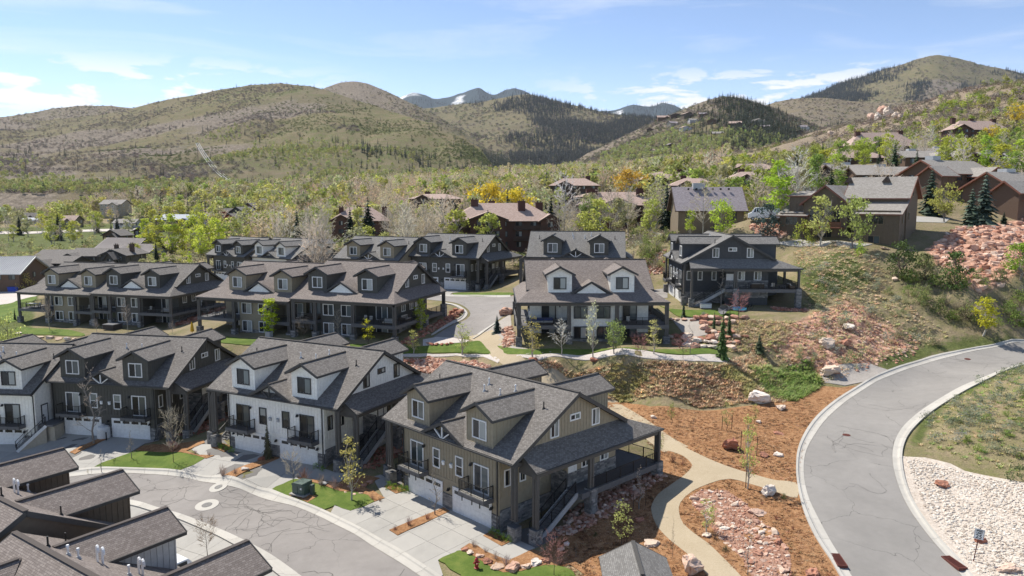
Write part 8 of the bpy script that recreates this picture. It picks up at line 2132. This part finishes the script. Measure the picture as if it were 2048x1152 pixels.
b.bar((.34, -.25, .95), (.34, .25, .95), .03); b.build('frame', M['paint_dark'], T); b = MB(); b.box((-.34, -.06, .85), (-.1, .06, .9)); b.build('saddle', M['rail_black'], T)
p = at(28, 583); T = empty('skip_container', (p[0], p[1], p[2] + .05), .1, 'blue skip container beside the brick barn', 'skip'); T.scale = (.5, .6, .75)
b = MB(); b.prism([(-2.2, 0), (2.2, 0), (2.6, 1.5), (-2.6, 1.5)], 'y', -1.1, 1.1); b.box((-2.7, -1.2, 1.5), (2.7, 1.2, 1.62)); b.build('body', M['tarp_blue'], T)
for q in np.arange(-1.8, 1.9, .9): b = MB(); b.box((q - .06, -1.18, .05), (q + .06, -1.1, 1.5)); b.build('rib', M['tarp_blue'], T)
for (h, x, y, lb) in (('F2R', -1.2, 19.3, 'grey air conditioner behind the charcoal terrace'), ('F2L', -4.5, 18.9, 'grey air conditioner behind the olive terrace')):
 T = on(h, x, y, 0, 'air_conditioner', lb, 'air conditioner'); T.location.z = H(T.location.x, T.location.y) + .08
 b = MB(); b.box((-.42, -.42, 0), (.42, .42, .9)); b.build('casing', M['metal_grey'], T); b = MB(); lathe(b, [(0, .92), (.34, .92), (.36, .90)], 14); b.build('fan_grille', M['iron'], T)
p = at(107, 868); T = empty('flower_pot', (p[0], p[1], p[2] + .08), 0, 'pot of red flowers beside the charcoal garage wall', 'flower pot')
b = MB(); lathe(b, [(.2, 0), (.3, .5), (.26, .5), (0, .45)], 10); b.build('pot', M['rust'], T); o = put('flowers', PL['bush'][0][1], T, (0, 0, .4), (0, 0, 0), .7); o.color = (.45, .04, .04, 1)
# power line on the left hill
tops = []
for i, (u, vb, vt, lb) in enumerate(((52, 350, 319, 'wooden power pole farthest left on the hillside'), (158, 344, 311, 'wooden power pole second from the left on the hillside'), (271, 340, 300, 'wooden power pole third from the left on the hillside'), (394, 321, 285, 'wooden power pole on the hillside bench where three bright wires start'), (511, 393, 375, 'wooden power pole at the foot of the hill where three bright wires end'))):
 x, y, z = hill_at('left_hill', u, vb) if i < 4 else at(u, vb)
 hh = (vb - vt) * y / FPX
 T = empty('power_pole', (x, y, z - 1), 0, lb, 'power pole', 'power poles on the left hill')
 b = MB(); b.tube((0, 0, 0), (0, 0, hh + 1), .32, .22, 7); b.build('pole', M['pole_wood'], T); b = MB(); b.box((-1.6, -.15, hh - .6), (1.6, .15, hh - .25)); b.box((-1.3, -.15, hh - 2.4), (1.3, .15, hh - 2.1)); b.build('crossarm', M['pole_wood'], T)
 for q in (-1.5, 0, 1.5): b = MB(); b.tube((q, 0, hh - .25), (q, 0, hh + .1), .09, .06, 6); b.build('insulator', M['metal_grey'], T)
 tops.append(Vector((x, y, z + hh - .9)))
def wire(p, q, sag, r, label, mat):
 b = MB(); P_ = [p.lerp(q, t) - Vector((0, 0, sag * 4 * t * (1 - t))) for t in np.linspace(0, 1, 15)]
 for a, c in zip(P_[:-1], P_[1:]): b.tube(a, c, r, r, 4, 0, False)
 tag(b.build('power_line', M[mat], fix=False), label, 'wire', 'power lines on the left hill')
for k, off in enumerate((-1.5, 0, 1.5)):
 o_ = Vector((off, 0, 0))
 wire(tops[3] + o_ * 1.5, tops[4] + o_ * 3.5 + Vector((0, 0, -off)), 14, .19, ('left', 'middle', 'right')[k] + ' of the three bright wires sagging down to the foot of the hill', 'plastic_white')
 for i in range(3):
  if k != 1: wire(tops[i] + o_, tops[i + 1] + o_, 6, .07, 'thin power line between poles along the left hill', 'iron')
# plants and stones nobody could count
rs = np.random.default_rng(77)
def hill_sample(nm, n, u0, u1, t0, t1, dens=None, seed=0):
 r = np.random.default_rng(seed); u = r.uniform(u0, u1, n); t_ = r.uniform(t0, t1, n); x, y, z = hpoint(nm, u, t_)
 if dens is not None:
  k = r.uniform(0, 1, n) < dens(u, t_, x, y); u, t_, x, y, z = u[k], t_[k], x[k], y[k], z[k]
 return u, t_, np.stack([x, y, z], 1)
def mixcol(cols, n, seed, v=.2):
 r = np.random.default_rng(seed); c = np.array(cols)[r.integers(0, len(cols), n)]
 return np.clip(c * r.uniform(1 - v, 1 + v, n)[:, None] * (1 + r.normal(size=(n, 3)) * .05), .004, .8)
OAK = [(.155, .132, .110), (.185, .158, .13), (.135, .118, .10), (.17, .145, .128)]
GRB = [(.10, .115, .045), (.125, .14, .06), (.085, .10, .045)]
u, t_, P = hill_sample('left_hill', 30000, -150, 995, .0, 1.0, lambda u, t, x, y: np.clip(.22 + 2.8 * (fbm(x, y, 130, 4, 61) - .44), .05, .95), 1)
g = fbm(P[:, 0], P[:, 1], 200, 3, 62) + (u - 480) / 1500 > .54
ss = rs.uniform(2.2, 5.0, len(P)) * np.where(g, .75, 1.0)
scatter('hill_brush', P, np.stack([ss * 1.3, ss * 1.3, ss * .75], 1), rs.uniform(0, 6, len(P)), np.where(g[:, None], mixcol(GRB, len(P), 1), mixcol(OAK, len(P), 2)), PS['oak'])
u, t_, P = hill_sample('left_hill', 9000, -100, 990, .0, .55, lambda u, t, x, y: np.clip((fbm(x, y, 170, 3, 63) - .50) * 4 + .35 + .6 * (t < .10) - t * 1.5 + .45 * np.exp(-((u - 560) / 160) ** 2 - ((t - .42) / .10) ** 2), 0, .9), 2)
ss = rs.uniform(4, 8, len(P)); scatter('hill_aspens', P, np.stack([ss * 1.3, ss * 1.3, ss], 1), rs.uniform(0, 6, len(P)), mixcol([(.29, .30, .10), (.24, .265, .09), (.31, .29, .14)], len(P), 3), PS['aspen'])
u, t_, P = hill_sample('left_hill', 5200, -150, 995, .0, 1.0, lambda u, t, x, y: np.clip(.04 + (u > 640) * .14 * (t < .35) * (fbm(x, y, 60, 2, 3) > .5) * 2 + .5 * np.exp(-((u - 800) / 150) ** 2) * (t < .5) * (fbm(x, y, 90, 2, 9) > .5) + .35 * np.exp(-((u - 45) / 50) ** 2 - ((t - .55) / .1) ** 2), 0, .9), 3)
scatter('hill_firs', P, rs.uniform(7, 15, len(P)), rs.uniform(0, 6, len(P)), mixcol([DKG, (.030, .042, .022)], len(P), 4), PS['conifer'])
for nm, n, u0, u1, seed in (('round_top_hill', 7000, 620, 1030, 5), ('far_left_hill', 4500, -100, 360, 6), ('village_hill', 9000, 1150, 1730, 7), ('brown_ridge', 6000, 1480, 2150, 8), ('valley_mountain', 11000, 790, 1450, 18), ('big_peak', 9000, 1600, 2200, 19)):
 u, t_, P = hill_sample(nm, n, u0, u1, 0, 1, lambda u, t, x, y: np.clip(.35 + 1.4 * (fbm(x, y, 160, 3, 61) - .42), .1, .95), seed)
 ss = rs.uniform(3, 6.5, len(P)) * (1.9 if seed > 15 else 1); gg = rs.uniform(0, 1, len(P)) < .3
 scatter(nm + '_brush', P, np.stack([ss * 1.3, ss * 1.3, ss * .75], 1), rs.uniform(0, 6, len(P)), np.where(gg[:, None], mixcol(GRB, len(P), 1), mixcol(OAK, len(P), seed)), PS['oak'])
def firs(nm, n, u0, u1, t0, t1, dens, seed, h0=10, h1=20, col=(DKG, (.028, .042, .026))):
 u, t_, P = hill_sample(nm, n, u0, u1, t0, t1, dens, seed)
 scatter(nm + '_firs', P, rs.uniform(h0, h1, len(P)), rs.uniform(0, 6, len(P)), mixcol(list(col), len(P), seed), PS['conifer'])
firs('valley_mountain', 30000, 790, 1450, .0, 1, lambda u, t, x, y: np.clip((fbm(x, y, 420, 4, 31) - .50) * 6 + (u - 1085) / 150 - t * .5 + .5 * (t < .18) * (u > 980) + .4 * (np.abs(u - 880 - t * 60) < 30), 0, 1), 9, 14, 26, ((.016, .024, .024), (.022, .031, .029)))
firs('round_top_hill', 2600, 840, 1040, .0, .75, lambda u, t, x, y: np.clip((u - 860) / 160 - t * .6, 0, .9), 10, 12, 22)
firs('big_peak', 42000, 1600, 2200, .05, 1, lambda u, t, x, y: np.clip((fbm(x, y, 330, 4, 91) - .5) * 4 + .45 + (u - 1850) / 500 - 1.2 * np.exp(-((u - 1885) / 30) ** 2) * (t > .55), 0, .95), 11, 16, 30, ((.026, .036, .036), (.032, .043, .042)))  # bluish grey firs: haze of distance put into their colour
firs('village_hill', 3600, 1380, 1660, .15, .98, lambda u, t, x, y: np.clip(1.1 * np.exp(-((u - 1495 - (1 - t) * 60) / 62) ** 2) + .06, 0, .95), 12, 9, 17)
firs('brown_ridge', 900, 1480, 2100, .1, 1, lambda u, t, x, y: np.clip((fbm(x, y, 120, 2, 4) - .56) * 5, 0, .8), 13, 8, 14)
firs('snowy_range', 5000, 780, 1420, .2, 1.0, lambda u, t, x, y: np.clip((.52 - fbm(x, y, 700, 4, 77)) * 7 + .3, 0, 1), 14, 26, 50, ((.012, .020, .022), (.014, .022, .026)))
u, t_, P = hill_sample('village_hill', 3800, 1200, 1720, .0, .62, lambda u, t, x, y: np.clip((fbm(x, y, 120, 3, 21) - .42) * 3 + .2 - t * .5, 0, .9), 15)
ss = rs.uniform(5, 10, len(P)); scatter('village_aspens', P, np.stack([ss * 1.2, ss * 1.2, ss], 1), rs.uniform(0, 6, len(P)), mixcol([(.30, .32, .11), (.25, .28, .10), (.33, .33, .17)], len(P), 5), PS['aspen'])
def ground_sample(n, u0, u1, Y0, Y1, dens, seed):
 r = np.random.default_rng(seed); u = r.uniform(u0, u1, n); Y = np.exp(r.uniform(math.log(Y0), math.log(Y1), n))
 x = (u - 1024) / FPX * Y / .99; z = H(x, Y); k = r.uniform(0, 1, n) < dens(u, Y, x)
 for a, b_, c in KEEP: k &= (x - a) ** 2 + (Y - b_) ** 2 > (c * 1.15) ** 2
 return u[k], Y[k], np.stack([x, Y, z], 1)[k]
mead = lambda u, Y: ~((u < 430) & (Y < 520))
u, Y, P = ground_sample(9500, -150, 1450, 300, 1450, lambda u, Y, x: mead(u, Y) * np.clip(.36 + (fbm(x, Y, 70, 3, 5) - .45) * 2, .08, 1), 31)
ss = rs.uniform(7, 13, len(P)); scatter('valley_aspens', P, np.stack([ss * 1.2, ss * 1.2, ss], 1), rs.uniform(0, 6, len(P)), mixcol([(.31, .32, .10), (.34, .335, .18), (.26, .285, .08), (.37, .36, .11)], len(P), 6), PS['aspen'])
u, Y, P = ground_sample(6000, -150, 1450, 310, 1100, lambda u, Y, x: mead(u, Y) * np.clip(.42 - (fbm(x, Y, 90, 3, 5) - .45) * 2, .06, 1), 32)
ss = rs.uniform(8, 14, len(P)); scatter('valley_bare_trees', P, np.stack([ss * 1.1, ss * 1.1, ss], 1), rs.uniform(0, 6, len(P)), mixcol([(.50, .42, .31), (.42, .34, .25), (.55, .48, .37)], len(P), 7), PS['bare'])
u, Y, P = ground_sample(4200, -150, 1450, 340, 1480, lambda u, Y, x: mead(u, Y) * np.clip(.04 + .55 * np.exp(-((u - 1010) / 150) ** 2) * (Y > 700) + (fbm(x, Y, 60, 3, 15) - .56) * 3, 0, .9), 33)
scatter('valley_firs', P, rs.uniform(8, 16, len(P)), rs.uniform(0, 6, len(P)), mixcol([DKG, SPG], len(P), 8), PS['conifer'])
u, Y, P = ground_sample(6000, 1330, 2250, 400, 1150, lambda u, Y, x: np.clip(.55 + (fbm(x, Y, 60, 3, 25) - .45) * 2, .1, 1), 34)
ss = rs.uniform(2.5, 4.8, len(P)); gg = fbm(P[:, 0], P[:, 1], 50, 3, 44) > .58
scatter('hillside_oak_brush', P, np.stack([ss * 1.2, ss * 1.2, ss * .9], 1), rs.uniform(0, 6, len(P)), np.where(gg[:, None], mixcol([(.17, .19, .06), (.22, .20, .10)], len(P), 9), mixcol([(.20, .165, .13), (.235, .20, .16), (.165, .14, .11)], len(P), 10)), PS['oak'])
u, Y, P = ground_sample(1500, 1350, 2200, 330, 700, lambda u, Y, x: np.clip(.18 + (fbm(x, Y, 50, 3, 5) - .5) * 2.5, 0, .8), 35)
ss = rs.uniform(5, 9, len(P)); scatter('hillside_aspens', P, np.stack([ss * 1.2, ss * 1.2, ss], 1), rs.uniform(0, 6, len(P)), mixcol([(.28, .31, .06), (.32, .32, .12), (.24, .27, .06)], len(P), 11), PS['aspen'])
u, Y, P = ground_sample(3800, 540, 1640, 170, 420, lambda u, Y, x: np.clip(.5 + (fbm(x, Y, 20, 3, 5) - .5) * 2, 0, 1), 36)
ss = rs.uniform(1.0, 2.6, len(P)); scatter('understorey', P, np.stack([ss * 1.3, ss * 1.3, ss], 1), rs.uniform(0, 6, len(P)), mixcol([(.24, .20, .15), (.20, .20, .09), (.17, .20, .06), (.28, .24, .17)], len(P), 12), PS['oak'])
u, Y, P = ground_sample(2400, -120, 520, 205, 600, lambda u, Y, x: np.clip(.35 + (fbm(x, Y, 26, 3, 5) - .48) * 3, 0, 1) * ~((u < 440) & (Y > 385) & (Y < 505)), 37)
ss = rs.uniform(1.0, 2.6, len(P)); scatter('meadow_scrub', P, np.stack([ss * 1.4, ss * 1.4, ss], 1), rs.uniform(0, 6, len(P)), mixcol([(.26, .25, .12), (.22, .20, .12), (.17, .19, .07), (.30, .29, .12)], len(P), 13), PS['brush'])
def poly_sample(n, poly, seed, Ymax=260):
 r = np.random.default_rng(seed); W_ = np.array(P2(poly)); lo, hi = W_.min(0), W_.max(0); q = r.uniform(lo, hi, (int(n * 2.6), 2)); k = inpoly(q[:, 0], q[:, 1], [tuple(p) for p in W_]); q = q[k][:n]
 return np.concatenate([q, H(q[:, 0], q[:, 1])[:, None]], 1)
P = poly_sample(3300, [(1035, 722), (1110, 722), (1250, 727), (1440, 731), (1515, 690), (1575, 775), (1570, 806), (1400, 816), (1250, 806), (1200, 790), (1140, 760), (1080, 742)], 1)
ss = rs.uniform(.25, .65, len(P)); yg = fbm(P[:, 0], P[:, 1], 3.5, 2, 8) > .58
scatter('bank_grass', P, ss, rs.uniform(0, 6, len(P)), np.where(yg[:, None], mixcol([(.44, .39, .20), (.38, .35, .17)], len(P), 5), mixcol([(.56, .44, .30), (.46, .34, .23), (.60, .52, .37), (.34, .23, .16)], len(P), 14)), PS['tuft'])
P = poly_sample(900, [(1468, 640), (1600, 645), (1570, 690), (1500, 702), (1450, 704)], 9)
scatter('terrace_bank_grass', P, rs.uniform(.25, .6, len(P)), rs.uniform(0, 6, len(P)), mixcol([(.52, .42, .29), (.42, .32, .22), (.40, .38, .20)], len(P), 19), PS['tuft'])
P = poly_sample(900, [(1500, 735), (1620, 720), (1642, 770), (1590, 803), (1535, 792)], 2)
scatter('bank_fresh_grass', P, rs.uniform(.4, .9, len(P)), rs.uniform(0, 6, len(P)), mixcol([(.20, .28, .08), (.27, .32, .12)], len(P), 15), PS['tuft'])
SLOPE = [(1580, 505), (1640, 478), (1760, 520), (1800, 600), (1900, 672), (1780, 712), (1690, 755), (1570, 780), (1490, 720), (1620, 640), (1605, 560)]
P = poly_sample(2600, SLOPE, 3)
scatter('slope_grass', P, rs.uniform(.2, .55, len(P)), rs.uniform(0, 6, len(P)), mixcol([(.50, .40, .27), (.38, .37, .19), (.46, .40, .25), (.54, .42, .30)], len(P), 16), PS['tuft'])
P = poly_sample(1000, [(1600, 640), (1700, 600), (1770, 640), (1850, 690), (1790, 728), (1690, 755), (1580, 745), (1530, 700)], 4)
scatter('scree', P, rs.uniform(.15, .8, len(P)) ** 2.2 + .08, rs.uniform(0, 6, len(P)), rs.uniform(0, .9, (len(P), 1)).repeat(3, 1), PS['rock_pink'])
P = poly_sample(2300, [(1850, 500), (1900, 462), (2048, 430), (2200, 440), (2200, 580), (2048, 545), (1960, 590), (1900, 545)], 5)
scatter('rockfall', P, rs.uniform(.25, 1.3, len(P)) ** 2.2 + .1, rs.uniform(0, 6, len(P)), rs.uniform(0, .9, (len(P), 1)).repeat(3, 1), PS['rock_pink'])
P = poly_sample(1300, [(1838, 890), (1858, 830), (1960, 765), (2080, 725), (2280, 740), (2280, 970), (2030, 950), (1930, 920)], 6)
scatter('knoll_grass', P, rs.uniform(.2, .5, len(P)), rs.uniform(0, 6, len(P)), mixcol([(.36, .36, .15), (.44, .38, .23), (.24, .32, .10)], len(P), 17), PS['tuft'])
P = poly_sample(8200, [(1812, 920), (1850, 922), (1930, 948), (2048, 972), (2250, 995), (2400, 1012), (2400, 1190), (1990, 1190), (1860, 1035), (1830, 975)], 7)
scatter('cobbles', P + np.array([0, 0, .07]), rs.uniform(.14, .34, len(P)), rs.uniform(0, 6, len(P)), rs.uniform(0, .95, (len(P), 1)).repeat(3, 1), PS['rock_cobble'])
def heap(nm, poly, n, s0, s1, seed, dz=.05, kind='rock_pink'):
 P = poly_sample(n, poly, seed); q = np.random.default_rng(seed)
 scatter(nm, P + np.array([0, 0, dz]), q.uniform(s0, s1, len(P)), q.uniform(0, 6, len(P)), q.uniform(0, .85, (len(P), 1)).repeat(3, 1), PS[kind], tilt=q.uniform(-.5, .5, (len(P), 2)))
heap('stone_bank', [(780, 722), (860, 714), (950, 722), (985, 738), (990, 752), (930, 760), (850, 745), (790, 735)], 900, .35, .95, 21)
heap('creek_pebbles', CREEK, 700, .12, .30, 22, .08)
pA = lambda h, L: [hw(h, x, y)[:2] for x, y in L]
def heap_at(nm, h, L, n, s0, s1, seed, kind='rock_pink'):
 W_ = pA(h, L); r = np.random.default_rng(seed); A_ = np.array(W_); q = r.uniform(A_.min(0), A_.max(0), (n * 3, 2)); q = q[inpoly(q[:, 0], q[:, 1], W_)][:n]
 P = np.concatenate([q, H(q[:, 0], q[:, 1])[:, None] + .06], 1)
 scatter(nm, P, r.uniform(s0, s1, len(P)), r.uniform(0, 6, len(P)), r.uniform(0, .8, (len(P), 1)).repeat(3, 1), PS[kind], tilt=r.uniform(-.5, .5, (len(P), 2)))
heap_at('deck_rubble', 'A', [(8.7, 6.8), (10.3, 2.4), (11.6, 3.4), (12.0, 8), (11.4, 17.5), (8.7, 17.5)], 620, .25, .62, 23)
heap_at('rubble_between', 'B', [(8.4, 1.5), (11.5, 1.5), (12.5, 12), (9, 16)], 320, .25, .6, 24, 'rock_red')
heap_at('rubble_between', 'C', [(8.2, 1.5), (11.5, 1.5), (12.5, 12), (9, 16)], 320, .25, .6, 25, 'rock_red')
heap_at('rubble_between', 'F1R', [(-8.7, 16), (-12.5, 16), (-13, 4), (-9, 4)], 300, .3, .7, 26, 'rock_red')
heap_at('rubble_between', 'F2R', [(-10.9, 17), (-12.6, 17), (-12.6, -1), (-10.9, -1)], 300, .3, .7, 27, 'rock_red')
heap_at('rubble_between', 'E', [(10.9, 13.0), (13.5, 13.0), (13.5, 18.5), (10.9, 18.5)], 160, .3, .7, 28, 'rock_red')
heap_at('rubble_between', 'H', [(10.9, 17), (12.6, 17), (12.6, 8), (10.9, 8)], 200, .3, .8, 29)
heap('street_rubble', [(1285, 520), (1330, 500), (1335, 545), (1295, 550)], 200, .4, 1.1, 30)
heap('drive_rubble', [(1500, 452), (1560, 450), (1600, 456), (1560, 478), (1510, 470)], 240, .4, 1.3, 31)
P = poly_sample(9000, [(1110, 1090), (1250, 965), (1320, 915), (1262, 850), (1215, 810), (1300, 818), (1447, 823), (1575, 808), (1680, 790), (1612, 870), (1596, 960), (1640, 1100), (1690, 1180), (1120, 1180)], 41)
P = P[~inpoly(P[:, 0], P[:, 1], path_low) & ~inpoly(P[:, 0], P[:, 1], P2(CREEK))]
scatter('bark_chips', P + np.array([0, 0, .05]), np.stack([rs.uniform(.10, .30, len(P))] * 2 + [rs.uniform(.06, .14, len(P))], 1), rs.uniform(0, 6, len(P)), mixcol([(.16, .075, .035), (.27, .14, .065), (.36, .22, .12), (.10, .055, .03), (.42, .29, .18)], len(P), 21), PS['tuft'])
# the air: a closed box of thin haze round the whole place
hm = bpy.data.materials.new('haze'); hm.use_nodes = True; t = NT(hm.node_tree); t.n.clear()
pv = t.add('ShaderNodeVolumePrincipled'); pv.inputs['Color'].default_value = (.80, .88, 1.0, 1); pv.inputs['Density'].default_value = .00002; pv.inputs['Anisotropy'].default_value = .25
t.link(pv.outputs[0], t.add('ShaderNodeOutputMaterial').inputs['Volume'])
b = MB(); b.box((-4500, -60, -75), (7500, 12500, 1700)); tag(b.build('haze', hm), kind='stuff')
